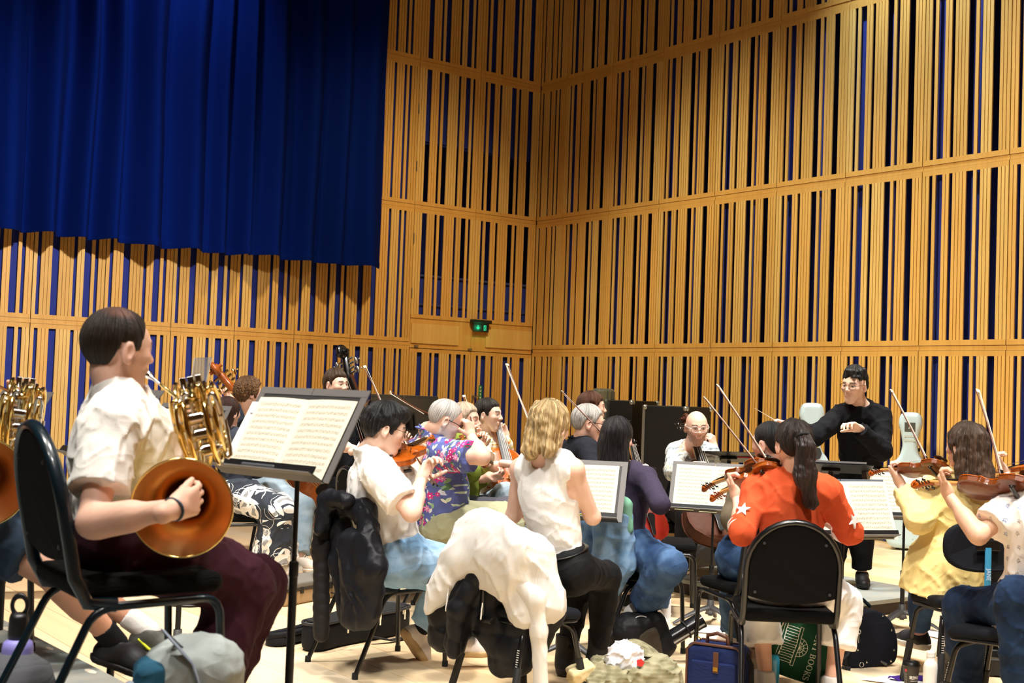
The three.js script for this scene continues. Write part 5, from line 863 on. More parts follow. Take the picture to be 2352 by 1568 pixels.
{ // dark-haired woman hidden behind the orange pullover
  const P = at(1730, 1318, 6.75), N = at(1760, 1085, 6.75), SR = at(1800, 1110, 6.7), SL = at(1712, 1105, 6.85);
  person({ label: 'dark-haired woman with a bun and knitted sleeve, half hidden by the orange pullover', female: 1, P, N, SR, SL, chest: heading(-12), hips: heading(-20), skin: SKIN.rosy, cell: .0095, head: { c: at(1768, 1022, 6.72), f: heading(-38).add(V(0, -.2, 0)), u: V(-.12, 1, 0) },
    armL: arm(SL, [1688, 1192, -1], [1700, 1125, 1], V(-.5, .7, -.3), V(.6, .5, .2), NECK), armR: arm(SR, [1850, 1180, 1], [1800, 1120, 1], V(-.5, .5, 0), V(0, -1, 0), REST),
    legL: leg(hipsOf(P, -20).L, [1690, 1325, 1], [1688, 1465, 1], heading(-20)), legR: leg(hipsOf(P, -20).R, [1740, 1330, 1], [1735, 1465, 1], heading(-20)),
    shirt: { m: cloth(0x8a7c64, { knit: 1, bump: .003 }), name: 'jumper', sleeve: 1.7, hem: -.02, t: .02, st: .03, fold: .008 }, trousers: { m: denim.blue, t: .03, fold: .01, len: 1.9 }, shoes: { c: 0xe8dcd4, sole: 0xb08058 },
    hair: { c: 0x070708, c2: 0x16181c, t: .01, front: .07, temple: .02, nape: -.07, amp: .002, ells: [[.0, .03, -.125, .034, .034, .03]] } });
  stringInstrument('violin', 'violin farther from us of the two held out before the music, black peg uppermost', 'violin', at(1778, 1062, 6.62), at(1615, 1118, 7.05), V(.1, .8, -.55), { m: VARNISH.orange, back: VARNISH.brown, shoulder: 1 });
  bow('thin bow, left one of the pair slanting up beside the bald man', at(1745, 1072, 6.5), at(1620, 915, 6.9), V(.6, -.6, 0));
}
{ // woman in the orange pullover
  const P = at(1812, 1375, 6.00), N = at(1820, 1098, 6.03), SR = at(1900, 1128, 5.97), SL = at(1738, 1125, 6.09);
  const aL = arm(SL, [1705, 1222, -1], [1692, 1140, 1], V(-.35, .75, -.45), V(.7, .4, .1), NECK, { u: .26, f: .24 }), aR = arm(SR, [1952, 1222, 1], [1895, 1195, 1], V(-.6, .4, -.4), V(0, -.6, -.7), REST, { u: .27 });
  const q = person({ label: 'woman with a dark ponytail in an orange pullover with white stars, seen from behind', female: 1, P, N, SR, SL, chest: heading(-4), hips: heading(6), skin: SKIN.rosy, bulk: 1.04, cell: .009,
    head: { c: at(1822, 1025, 6.01), f: heading(-8).add(V(0, -.15, 0)), u: V(-.04, 1, 0), s: 1.03 }, armR: aR, armL: aL,
    legR: leg(hipsOf(P, 6).R, [1935, 1385, 1], [1905, 1650, 1], heading(5), { u: .4 }), legL: leg(hipsOf(P, 6).L, [1745, 1390, 1], [1758, 1650, 1], heading(-5), { u: .4 }),
    shirt: { m: cloth(0xdc5a32, { knit: 1, bump: .0008 }), name: 'pullover', sleeve: [1.3, 1.25], hem: -.16, low: .12, t: .016, st: .022, fold: .008, cell: .0078, ring: true }, trousers: { m: cloth(0xf2f3f4), t: .03, fold: .009, len: 1.55, cuff: .068 }, shoes: { c: 0xd8d4d0 },
    hair: { c: 0x2c150d, c2: 0x120906, t: .012, front: .06, temple: .01, ear: .0, nape: -.06, amp: .004, fq: 12, wave: .007, cell: .004, locks: [[[0, .05, -.115], [0, .0, -.155], .03, .04], [[0, .0, -.15], [.004, -.13, -.15], .042, .052], [[.004, -.13, -.15], [-.03, -.25, -.13], .052, .03], [[-.03, -.24, -.13], [-.045, -.28, -.125], .028, .008]], keep: (x, y, z) => z < -.1 } });
  obj('hair_tie', localBase(sweep([...Array(16)].map((_, i) => { const a = i / 16 * 6.2832; return q.h.w(Math.cos(a) * .026, .05 + Math.sin(a) * .016, -.122 - Math.sin(a) * .02); }), .008, 6, true), q.b), mat(0x0a0a0c, .8), q.root);
  for (const [A, f0] of [[aR, .26], [aL, .21]]) for (let k = 0; k < 2; k++) { const c = A.e.clone().lerp(A.w, f0 - k * .085), F = frame(A.w.clone().sub(A.e), V(0, 1, 0)), r = .059 - .0; obj('cuff_stripe', localBase(sweep([...Array(24)].map((_, i) => { const a = i / 24 * 6.2832; return c.clone().addScaledVector(F.x, Math.cos(a) * r).addScaledVector(F.z, Math.sin(a) * r); }), .0075, 6, true), q.b), cloth(0xf4ece8), q.root); }
  const star = new THREE.Shape(); for (let i = 0; i < 10; i++) { const a = i / 10 * 2 * Math.PI + Math.PI / 2, r = i % 2 ? .016 : .04; i ? star.lineTo(Math.cos(a) * r, Math.sin(a) * r) : star.moveTo(Math.cos(a) * r, Math.sin(a) * r); }
  for (const [S, A, sd] of [[SR, aR, 1], [SL, aL, -1]]) { const c = S.clone().lerp(A.e, .68), n = V(sd * .55, .1, .83).normalize(), F = frame(A.e.clone().sub(S).negate(), n); const g = extrude(star, .008, .001).translate(0, 0, .063).applyQuaternion(F.q).translate(c.x, c.y, c.z); obj('star', localBase(g, q.b), cloth(0xf6f0ee), q.root); }
  stringInstrument('violin', 'violin nearer to us, held by the woman in the orange pullover', 'violin', at(1795, 1068, 6.05), at(1633, 1142, 6.40), V(.1, .8, -.6), { m: VARNISH.orange, back: VARNISH.amber, shoulder: 1, pegM: VARNISH.red });
  bow('thick pale bow, right one of the pair slanting up beside the bald man', at(1775, 1075, 6.15), at(1650, 886, 6.55), V(.6, -.6, 0));
}
{ // conductor
  const f = .11, P = at(1975, 1100, 9.27), N = at(1977, 938, 9.17), SR = at(1930, 955, 9.14), SL = at(2024, 958, 9.14);
  const aR = arm(SR, [1870, 1003, -1], [1808, 975, 1], V(-.9, .25, .1), V(0, -.9, .2), GRIP), aL = arm(SL, [2026, 1035, -1], [1975, 985, -1], V(-.75, .35, .3), V(-.3, -.6, .4), [[.3, .8, .4], [.5, .9, .4], [.6, .9, .4], [.7, .9, .4], [.3, .2]]);
  const q = person({ stand: 1, label: 'short-haired conductor with glasses in black shirt and trousers on the podium', P, N, SR, SL, chest: heading(200), hips: heading(200), floor: f, skin: SKIN.pale, cell: .0095, headCell: .0036, bulk: .98,
    head: { c: at(1962, 888, 9.08), f: heading(224).add(V(0, -.34, 0)), u: V(-.03, 1, .12), s: 1.03 }, face: { brow: 0x120d0b }, armR: aR, armL: aL,
    legR: { k: at(1925, 1215, 9.22), a: at(1912, 1322, 9.22), t: heading(215) }, legL: { k: at(1980, 1210, 9.22), a: at(1980, 1318, 9.22), t: heading(190) },
    shirt: { m: cloth(0x101116, { sheen: .5 }), sleeve: 1.96, hem: -.1, low: .1, t: .02, st: .028, fold: .01, neck: .03, ring: true, cell: .0085 }, trousers: { m: cloth(0x0c0c0f), t: .02, fold: .008 }, shoes: { c: 0x0e0e10, sole: 0x0a0a0a },
    hair: { c: 0x060607, c2: 0x141417, t: .012, front: .078, temple: .05, ear: .05, top: 2.2, nape: -.045, amp: .009, fq: 8, wave: .01, line: (x, y, z) => z > .05 ? lerp(.056, .088, sstep(-.035, .03, x)) : z > .014 ? .045 : z > -.034 ? .05 : lerp(.03, -.045, sstep(-.034, -.06, z)), crown: [.01, .112, .012, .06, .036, .078], locks: [[[.02, .118, .05], [.045, .085, .082], .02, .012]], keep: (x, y, z) => z > .05 && y > .07 && x > .015, cell: .0038 }, glasses: { c: 0x2a1c14, wire: .0013, r: .025 } });
  const bt = thing('baton', 'thin white conductor\'s baton', 'baton', aR.w.clone().addScaledVector(aR.d.clone().normalize(), .08)); const tip = at(1733, 937, 8.92); obj('shaft', localBase(sweep([bt.position.clone(), tip], u => lerp(.003, .0015, u), 8), bt.position), mat(0xf6f4ee, .5), bt); obj('handle', new THREE.SphereGeometry(.011, 12, 8).scale(1, 1.5, 1), mat(0xc8a070, .5), bt);
}
{ // woman in the yellow shirt
  const P = at(2172, 1338, 6.50), N = at(2212, 1100, 6.50), SR = at(2268, 1135, 6.45), SL = at(2150, 1125, 6.60);
  const aL = arm(SL, [2112, 1195, -1], [2068, 1110, 1], V(-.45, .75, -.3), V(.6, .5, .3), NECK);
  person({ label: 'woman with long brown hair in a yellow shirt playing a violin', female: 1, P, N, SR, SL, chest: heading(-18), hips: heading(-14), skin: SKIN.pale, cell: .0095, head: { c: at(2218, 1030, 6.47), f: heading(-30).add(V(0, -.1, 0)), s: 1.02 }, armL: aL, armR: arm(SR, [2310, 1200, 1], [2270, 1130, 1], V(-.5, .6, -.2), V(0, -.6, -.6), GRIP),
    legL: leg(hipsOf(P, -14).L, [2118, 1338, 1], [2112, 1455, 1], heading(-30)), legR: leg(hipsOf(P, -14).R, [2190, 1340, 1], [2192, 1455, 1], heading(0)),
    shirt: { m: cloth(0xf0d890), sleeve: [1.5, 1.78], hem: -.26, low: .17, lowR: .19, t: .022, st: .03, fold: .011, collar: true, cell: .0085 }, trousers: { m: denim.blue, t: .008, len: 1.85, fold: .004 }, shoes: { c: 0x1c1c20, sole: 0xeae2d6, chunk: .012 }, socks: 0xd8a0a0,
    hair: { c: 0x3c2a20, c2: 0x6a5240, t: .018, front: .06, temple: -.1, ear: -.14, nape: -.24, amp: .008, fq: 9, wave: .008, locks: [[[0, -.02, -.05], [0, -.17, -.09], .078, .075], [[.06, -.03, -.03], [.07, -.16, -.05], .04, .035], [[-.06, -.03, -.03], [-.07, -.18, -.05], .04, .035]], keep: (x, y, z) => y < -.03 && z < .02 } });
  stringInstrument('violin', 'violin of the woman in the yellow shirt', 'violin', at(2178, 1068, 6.40), at(1998, 1082, 6.75), V(.1, .8, -.6), { m: VARNISH.orange, back: VARNISH.brown, shoulder: 1 });
  bow('white bow in front of the pale cello case', at(2138, 1070, 6.45), at(2049, 897, 6.75), V(.6, -.6, 0));
}
{ // woman at the right edge
  const P = at(2372, 1352, 5.45), N = at(2412, 1120, 5.4), SR = at(2475, 1140, 5.35), SL = at(2352, 1148, 5.5);
  person({ label: 'woman in a white printed T-shirt and dark jeans at the right edge', female: 1, P, N, SR, SL, chest: heading(-28), hips: heading(-45), skin: SKIN.olive, cell: .009, bulk: 1.05, head: { c: at(2430, 1040, 5.4), f: heading(-50) }, armL: arm(SL, [2248, 1232, -1], [2178, 1135, 1], V(-.3, .8, -.35), V(.7, .45, .2), NECK, { u: .29 }), armR: arm(SR, [2480, 1240, 1], [2420, 1160, 1], V(-.5, .6, -.2), V(0, -.6, -.6), GRIP),
    legL: leg(hipsOf(P, -45).L, [2212, 1392, 1], [2222, 1575, 1], heading(-50), { free: 1 }), legR: leg(hipsOf(P, -45).R, [2335, 1372, -1], [2345, 1600, 1], heading(-40), { free: 1, u: .36 }),
    shirt: { m: doodles, sleeve: .72, hem: -.2, low: .13, t: .02, st: .032, flare: .012, fold: .009, cell: .0078 }, trousers: { m: denim.dark, t: .022, fold: .01, cell: .008 }, shoes: { c: 0x202020 }, hair: { c: 0x2a1a12 } });
  stringInstrument('violin', 'glossy brown violin nearest to us at the right edge', 'violin', at(2388, 1120, 5.4), at(2098, 1106, 5.85), V(.05, .75, -.75), { m: VARNISH.orange, back: VARNISH.brown, shoulder: 1 });
  bow('white bow rising beside the long brown hair at the right', at(2308, 1105, 5.5), at(2249, 897, 5.9), V(.6, -.3, 0));
}
{ // player beyond the right edge
  const P = at(2440, 1290, 7.3), N = at(2445, 1090, 7.3), L = sitLegs(P, -40), sh = shouldersOf(N, -40, .155);
  person({ label: 'violinist beyond the right edge, only a hand in the frame', female: 1, P, N, chest: heading(-40), skin: SKIN.pale, head: { c: at(2450, 1030, 7.3), f: heading(-50) }, armL: arm(sh.L, [2350, 1150, -1], [2308, 1085, 1], V(-.4, .8, -.2), V(.6, .5, .2), NECK), armR: arm(sh.R, [2480, 1180, 1], [2440, 1120, 1], V(-.5, .6, 0), V(0, -1, 0), GRIP), legR: L.R, legL: L.L, shirt: { m: cloth(0x5a4030), sleeve: 1.7 }, trousers: { m: cloth(0x2a2a30) }, shoes: { c: 0x181818 }, hair: { c: 0x1a120c, nape: -.1 } });
  stringInstrument('violin', 'violin half out of the frame at the right edge, seen past the nearer one', 'violin', at(2420, 1060, 7.2), at(2268, 1085, 7.6), V(.1, .8, .3), { m: VARNISH.orange });
}
{ // player hidden behind the black-haired viola player
  const P = at(885, 1175, 8.55), N = at(880, 1030, 8.6), L = sitLegs(P, 60), sh = shouldersOf(N, 70, .16);
  person({ label: 'player almost hidden behind the black-haired viola player, bow raised', P, N, chest: heading(70), skin: SKIN.rosy, head: { c: at(878, 985, 8.6), f: heading(80).add(V(0, -.3, 0)), s: .96 }, armR: arm(sh.R, [905, 1040, -1], [890, 972, 1], V(-.1, 1, 0), V(0, 0, -1), GRIP), armL: arm(sh.L, [915, 1080, 1], [925, 1030, 1], V(.3, .9, 0), V(0, 0, 1), NECK), legR: L.R, legL: L.L, shirt: { m: cloth(0x24262e), sleeve: 1.8 }, trousers: { m: cloth(0x1c1c22) }, shoes: { c: 0x141414 }, hair: { c: 0x2a1a12 } });
  bow('bow standing up between the young man and the black-haired viola player', at(890, 952, 8.55), at(840, 840, 8.8), V(.8, 0, 0));
}
// ---------- stage blocks ----------
const facing = (x, z) => Math.atan2(x, z), chairTurn = a => Math.PI - a * rad;
const blockTop = seed => mat(0xffffff, .75, { map: dataTex(256, 256, (u, v) => { const n = tnoise(u, v, 5, 5, seed) * .5 + tnoise(u, v, 24, 24, seed + 1) * .3, w = tnoise(u, v, 60, 8, seed + 2) > .45 ? .12 : 0, c = mix(C(0x7d8a8a), C(0xa39a8c), clamp(.4 + n + w)).convertLinearToSRGB(); return [c.r, c.g, c.b]; }, true, .6, .6) });
{
  const A = atY(0, 1419, RISER), B = atY(250, 1548, RISER), d = B.clone().sub(A).normalize(), a = A.clone().addScaledVector(d, -2.2), b = B.clone().addScaledVector(d, 1.5), n = V(d.z, 0, -d.x); if (n.x > 0) n.negate();
  const mid = a.clone().add(b).multiplyScalar(.5).addScaledVector(n, 1.25), L = a.distanceTo(b);
  const t = thing('stage_riser', 'worn grey-green stage riser under the horn players', 'riser', mid.clone().setY(0), Math.atan2(-d.z, d.x)), tm = blockTop(3), edge = mat(0x6b6258, .8);
  obj('deck', [bx(L, .03, 2.5, 0, RISER - .015, 0)].map(g => { const p = g.attributes.position, uv = g.attributes.uv; for (let i = 0; i < p.count; i++) uv.setXY(i, p.getX(i), p.getZ(i)); return g; }), tm, t);
  obj('frame', [bx(L - .04, RISER - .03, 2.46, 0, (RISER - .03) / 2, 0)], mat(0x1c1c1e, .8), t);
  const r = rng(4); for (let i = 0; i < 16; i++) { const g = new THREE.CircleGeometry(.02 + r() * .05, 7).scale(1, .35, 1).rotateX(-Math.PI / 2); obj('chipped_paint', g.translate(lerp(-L * .3, L * .45, i / 16) + r() * .1, RISER + .0012, (n.dot(V(0, 0, 1).applyAxisAngle(V(0, 1, 0), t.rotation.y)) > 0 ? -1 : 1) * (1.235 - r() * .03)), mat(0xe2d6c2, .8), t); }
}
{
  const K = atY(2165, 1361, .11).setY(0), w = 1.35, l = 1.7, c = K.clone().addScaledVector(dirL, w / 2).addScaledVector(dirR, -l / 2);
  const t = thing('podium', 'low grey conductor\'s podium with dark sides', 'podium', c, Math.atan2(-dirR.z, dirR.x));
  obj('top', [rbx(l, .03, w, .004, 0, .095, 0)].map(g => { const p = g.attributes.position, uv = g.attributes.uv; for (let i = 0; i < p.count; i++) uv.setXY(i, p.getX(i), p.getZ(i)); return g; }), blockTop(8), t);
  obj('base', bx(l - .03, .08, w - .03, 0, .04, 0), mat(0x2a221c, .8), t);
}
// ---------- chairs ----------
const under = (px, py, d) => at(px, py, d).setY(0);
const sitAt = (p, a, off = .02) => p.clone().addScaledVector(heading(a), off);
stackChair('black stacking chair with a rounded back under the nearest horn player', under(282, 1275, 3.76).setY(RISER).addScaledVector(heading(55), .0).addScaledVector(heading(145), .06), chairTurn(55), { m: phys(0x0a1d26, .28, { clearcoat: .5 }) });
stackChair('black stacking chair of the horn player at the left edge', under(-120, 1225, 4.5).setY(RISER).addScaledVector(heading(85), .03), chairTurn(85));
{ const a = onFloor(715, 1522), b = onFloor(806, 1556), m = a.clone().add(b).multiplyScalar(.5), d = b.clone().sub(a).normalize(), f = V(d.z, 0, -d.x); stackChair('black stacking chair with a dark quilted jacket over its back', m.addScaledVector(f, .34), Math.atan2(f.x, f.z)); }
stackChair('black stacking chair under the man in the flowered shirt', under(1000, 1180, 8.0).addScaledVector(heading(72), .05), chairTurn(72));
stackChair('black stacking chair with a denim jacket over its back', under(1432, 1268, 7.2).addScaledVector(heading(62), .06), chairTurn(62));
stackChair('black stacking chair with an arched back behind the orange pullover', under(1798, 1375, 6.0), chairTurn(3));
stackChair('empty-looking black chair between the purple top and the bald man', under(1525, 1180, 8.5), chairTurn(95));
stackChair('black chair of the bald man', under(1590, 1145, 9.62), chairTurn(190));
stackChair('black chair of the woman with the print skirt', under(545, 1145, 9.35).addScaledVector(heading(75), .05), chairTurn(75));
stackChair('black chair of the cellist in the flowered blouse', under(1125, 1150, 9.3), chairTurn(105));
stackChair('black chair under the half-hidden fair-haired man', under(1062, 1150, 8.7), chairTurn(80));
stackChair('black chair of the woman with the knitted sleeve', under(1730, 1318, 6.75), chairTurn(-20));
stackChair('black chair hidden behind the black-haired viola player', under(885, 1175, 8.55), chairTurn(60));
stackChair('black chair of the grey-haired man', under(1330, 1150, 8.3), chairTurn(75));
stackChair('black chair of the red-haired man', under(1362, 1120, 9.7), chairTurn(80));
stackChair('black chair of the player beyond the right edge', under(2440, 1290, 7.3), chairTurn(-40));
postureChair('black posture chair of the blonde woman, its back covered by a white cardigan', under(1203, 1312, 5.9), chairTurn(48), { h: .43 });
postureChair('dark padded posture chair with a blue strut, behind the yellow shirt', under(2215, 1338, 6.38), chairTurn(-4), { strut: mat(0x3f9fd0, .4), name: 'JANE' });
postureChair('dark posture chair under the woman in the printed T-shirt', under(2362, 1352, 5.5).addScaledVector(heading(-45), .08), chairTurn(-45));
{ const t = thing('bass_stool', 'tall stool of the curly-haired bass player', 'stool', under(618, 1120, 10.1)); obj('seat', cyl(.17, .17, .05, 0, .5, 0, 24), blackFabric, t); for (let k = 0; k < 4; k++) { const a = k * 1.5708 + .6; obj('leg', sweep([V(Math.cos(a) * .1, .48, Math.sin(a) * .1), V(Math.cos(a) * .2, 0, Math.sin(a) * .2)], .014, 8), blackPaint, t); } }
// ---------- music stands ----------
function standAt(label, c, g, o = {}) { return musicStand(label, c.clone().setY(0), facing(g[0], g[1]), { ...o, h: c.y }); }
const s1 = standAt('music stand with a wide open part, tilted, in front of the horn', at(672, 1000, 4.25), [-.64, .77], { tilt: .52, split: .82 });
openPart('open printed part on the large tilted stand', s1, .5, .3, { y: -.012, k: 0 });
{ const t = thing('sheet_music', 'loose white printed page sticking out left of the open part', 'sheet music', s1.desk(-.2, 0, .004)), b = t.position.clone(); obj('page', localBase(sheet((u, v) => s1.desk(-.29 + u * .21, -.15 + v * .27, .0045 + .004 * u), 6, 4, .001), b), plainPaper, t); for (const [y, w] of [[.07, .06], [-.09, .05]]) obj('printed_line', localBase(sheet((u, v) => s1.desk(-.27 + u * w, y + v * .006, .0062 + .004 * u), 2, 1), b), mat(0x8a8884, .8), t); }
{ const t = thing('pencil_case', 'grey pencil case lying on the ledge of the tilted stand', 'pencil case', s1.desk(-.02, -.15, .045)), q = new THREE.Quaternion(); obj('body', rbx(.17, .018, .022, .006, 0, .006, .008), mat(0x44474c, .6), t).quaternion.setFromEuler(new THREE.Euler(0, facing(-.64, .77), 0)); }
const s2 = standAt('music stand behind the nearest horn player\'s shoulder', at(262, 985, 4.75), [-.85, .53], { tilt: .6, split: .8 }); openPart('open part behind the horn player\'s back', s2, .5, .31, { k: 1 });
const s3 = standAt('music stand seen through the horn tubing', at(418, 1000, 6.5), [-.6, .8], { tilt: .5, split: .7 }); openPart('open part behind the horn tubing', s3, .48, .31, { k: 2, y: -.01 });
const s4 = standAt('music stand at the left edge behind the second horn', at(5, 985, 5.1), [-.75, .66], { tilt: .55 }); openPart('white part on the stand at the left edge', s4, .48, .31, { k: 3 });
const s5 = standAt('music stand in front of the blonde woman', at(1318, 1128, 6.75), [-.26, .97], { tilt: .45 }); openPart('open part in front of the blonde woman', s5, .47, .31, { k: 1, curl: .008 });
{ const t = thing('magazine', 'green and yellow booklets on the ledge below the blonde woman\'s part', 'booklet', s5.desk(.02, -.15, .04)), ry = facing(-.26, .97); [[0x2f8a4c, 0, .0], [0xf0d860, .007, .01], [0x3a6ac0, .013, -.02]].forEach(([c, y, x], i) => { const o = obj('booklet', rbx(.2, .005, .05, .001, x, y + .004, 0), mat(c, .5), t); o.rotation.y = ry; }); }
const s6 = standAt('music stand holding the white part in front of the bald man', at(1638, 1124, 8.05), [-.31, .95], { tilt: .45, split: .35 }); openPart('white open part left of the orange pullover', s6, .5, .32, { k: 2, curl: .006 });
{ const t = thing('index_cards', 'pale yellow papers on the ledge left of the orange pullover', 'papers', s6.desk(-.1, -.17, .06)), ry = facing(-.31, .95); obj('card', rbx(.12, .003, .03, .0008, -.06, 0, 0), mat(0xf0e6a8, .7), t).rotation.y = ry; obj('card', rbx(.11, .003, .03, .0008, .09, -.006, 0), mat(0xe8e2b8, .7), t).rotation.y = ry; }
const s7 = standAt('music stand right of the orange pullover', at(1945, 1172, 7.0), [.3, .95], { tilt: .42, split: .35, rim: mat(0x5f6873, .5, { metalness: .2 }) }); openPart('large white part right of the orange pullover', s7, .53, .34, { k: 3, x: .02, curl: .006 });
const s8 = standAt('music stand in front of the woman in the yellow shirt', at(2082, 1140, 8.15), [.08, 1], { tilt: .45, split: .35 }); openPart('white part in front of the woman in the yellow shirt', s8, .5, .32, { k: 0 });
const s9 = standAt('black music stand with a flat desk in front of the bald man', at(1672, 1050, 9.55), [-.12, -1], { tilt: 1.3, split: .45, rim: standDark, m: standDark });
{ const t = thing('notebook', 'red notebook on the flat black stand', 'notebook', s9.desk(-.17, -.02, .012)); const o = obj('cover', rbx(.2, .012, .15, .003), mat(0xb81c24, .5), t); obj('label_card', bx(.05, .002, .03, .08, .009, -.02), mat(0xa8c8ee, .6), t); }
standAt('black conductor\'s stand with a flat desk', at(1908, 1076, 8.2), [.2, -1], { tilt: 1.35, rim: standDark, m: standDark, w: .46, d: .3 });
standAt('dark music stand seen from behind, left of the white-bearded man', at(935, 962, 9.2), [.4, -.92], { tilt: .35, m: mat(0x4a463e, .5, { metalness: .2 }), rim: mat(0x38352f, .5) });
// ---------- French horns ----------
const brassIn = phys(0xffffff, .22, { metalness: 1 }); brassIn.color.setRGB(.95, .58, .24);
const silver = phys(0xffffff, .15, { metalness: 1 }); silver.color.setRGB(.82, .8, .76);
// bell: rim centre, axis out of the bell; body: the way the coil lies from the bell; mouth: where the mouthpiece ends
function frenchHorn(label, rim, axis, body, mouth, o = {}) {
  const Zb = axis.clone().normalize(), Y = body.clone().addScaledVector(Zb, -body.dot(Zb)).normalize(), X = Y.clone().cross(Zb), R = o.R ?? .152;
  const t = thing('french_horn', label, 'French horn', rim); t.quaternion.copy(basis(X, Y, Zb));
  const loc = p => p.clone().sub(rim).applyQuaternion(t.quaternion.clone().invert());
  const prof = []; for (let i = 0; i <= 26; i++) { const a = i / 26; prof.push([.03 + (R - .03) * Math.pow(a, 3.2) + .014 * a, -.27 * (1 - a) ** .9]); }
  const outer = lathe(prof, 48), inner = lathe(prof.map(([r, z]) => [r - .0025, z + .0008]).reverse(), 48), lip = new THREE.TorusGeometry(R + .0145, .0032, 8, 64).rotateX(Math.PI / 2);
  const toZ = g => g.rotateX(Math.PI / 2);
  const bell = obj('bell', toZ(outer), gold, t); obj('bell_lining', toZ(inner), brassIn, bell); obj('bell_rim', toZ(lip), gold, bell);
  // bell tail curling up into the coil
  const dx = .083;
  obj('bell_tail', sweep([V(0, 0, -.265), V(.005, .004, -.31), V(.025, .03, -.345), V(.055, .085, -.355), V(dx, .15, -.34), V(dx, .24, -.3), V(dx, .31, -.22), V(dx, .325, -.14), V(dx, .29, -.07)], u => lerp(.0305, .014, u), 14), gold, t);
  const O = V(0, .2, -.19);
  const loop = (x, rz, ry, r, dy = 0, dz = 0, a0 = 0, a1 = 6.2832) => sweep([...Array(41)].map((_, i) => { const a = lerp(a0, a1, i / 40); return V(dx + x, O.y + dy + Math.cos(a) * ry, O.z + dz + Math.sin(a) * rz); }), r, 10);
  [[.028, .13, .12, .0085], [-.03, .135, .128, .008], [.05, .105, .1, .0075], [-.052, .09, .115, .0072], [.008, .1, .09, .007]].forEach(([x, a, b, r], i) => obj('coil', loop(x, a, b, r, .006 * i, 0, .5 * i, .5 * i + 5.7), gold, t));
  // valve slides: narrow hairpins
  for (let k = 0; k < 8; k++) { const x = dx - .054 + (k % 4) * .036, z = -.05 - (k / 4 | 0) * .1, s = k < 4 ? 1 : -1, c = .2, L = .07 + (k % 3) * .015; obj('slide', sweep([V(x - .011, c, z - .05), V(x - .011, c + s * L, z - .03), V(x - .008, c + s * (L + .018), z - .027), V(x, c + s * (L + .024), z - .026), V(x + .008, c + s * (L + .018), z - .027), V(x + .011, c + s * L, z - .03), V(x + .011, c, z - .05)], .0064, 8), k % 2 ? silver : gold, t); obj('ferrule', [cyl(.0078, .0078, .014, x - .011, c + s * .03, z - .043, 10), cyl(.0078, .0078, .014, x + .011, c + s * .03, z - .043, 10)], silver, t); }
  for (let k = 0; k < 4; k++) obj('rotor_valve', [cyl(.021, .021, .04, 0, 0, 0, 20).rotateZ(Math.PI / 2), cyl(.015, .015, .052, 0, 0, 0, 16).rotateZ(Math.PI / 2), cyl(.005, .005, .07, 0, 0, 0, 10).rotateZ(Math.PI / 2)].map(g => g.translate(dx + .012 * (k - 1.5), .28 - k * .048, -.1)), silver, t);
  for (let k = 0; k < 3; k++) obj('lever', [sweep([V(dx - .02 + k * .02, .26, -.09), V(dx - .022 + k * .022, .3, -.1), V(dx - .022 + k * .022, .33, -.12)], .004, 8, false, .5), rbx(.018, .034, .006, .002, dx - .022 + k * .022, .335, -.122)], silver, t);
  for (let k = 0; k < 5; k++) obj('brace', sweep([V(dx - .05 + k * .02, .13 + k * .035, -.1), V(dx + .03, .15 + k * .03, -.2)], .0035, 6), gold, t);
  const M = loc(mouth), s = V(dx - .045, .3, -.1), dirm = s.clone().sub(M).normalize();
  obj('lead_pipe', sweep([M.clone().addScaledVector(dirm, .05), M.clone().lerp(s, .6), s, V(dx - .05, .26, -.04), V(dx - .055, .18, -.05), V(dx - .05, .1, -.12)], u => lerp(.0042, .0072, u), 10), gold, t);
  const mp = obj('mouthpiece', [lathe([[.0035, .065], [.0045, .02], [.0075, .008], [.0115, 0], [.0125, -.003], [.0105, -.004]], 16)], silver, t); mp.position.copy(M); mp.quaternion.setFromUnitVectors(V(0, 1, 0), dirm);
  return t;
}
frenchHorn('golden French horn with its bell towards us, played by the man in front', at(418, 1166, 3.52), V(.16, -.08, 1), V(-.25, 1, 0), at(343, 862, 3.66), { R: .125 });
frenchHorn('golden French horn cut by the left edge of the picture', at(-45, 1108, 4.15), V(.25, -.1, 1), V(.1, 1, 0), at(-50, 865, 4.45), { R: .135 });
// ---------- garments over chairs ----------
// links: [[px, py, depth], [px, py, depth], r0, r1]
function garment(name, label, cat, parts) {
  const c0 = at(...parts[0].links[0][0]), t = thing(name, label, cat, c0.clone()), b = c0;
  for (const p of parts) {
    const pr = [...p.links.map(([a, c, ra, rb, k]) => pCone(at(...a), at(...c), ra, rb, k ?? .035)), ...(p.extra || [])]; (p.cuts || []).forEach(([a, c, ra, rb]) => pr.push(sub(pCone(at(...a), at(...c), ra, rb), .015)));
    const fm = folds(p.fold ?? .012, p.fx ?? 8, p.fy ?? 4), q = p.quilt, fl = p.flat;
    obj(p.name, localBase(blob(pr, p.cell ?? .009, { mod: (d, x, y, z) => { d = fm(d, x, y, z); if (q) d -= (p.qa ?? .009) * Math.sqrt(Math.abs(Math.sin((y + (p.slant || 0) * x) * Math.PI / q))) - .006; return d; } }), b), p.m, t);
  }
  return t;
}
const D = 5.78;
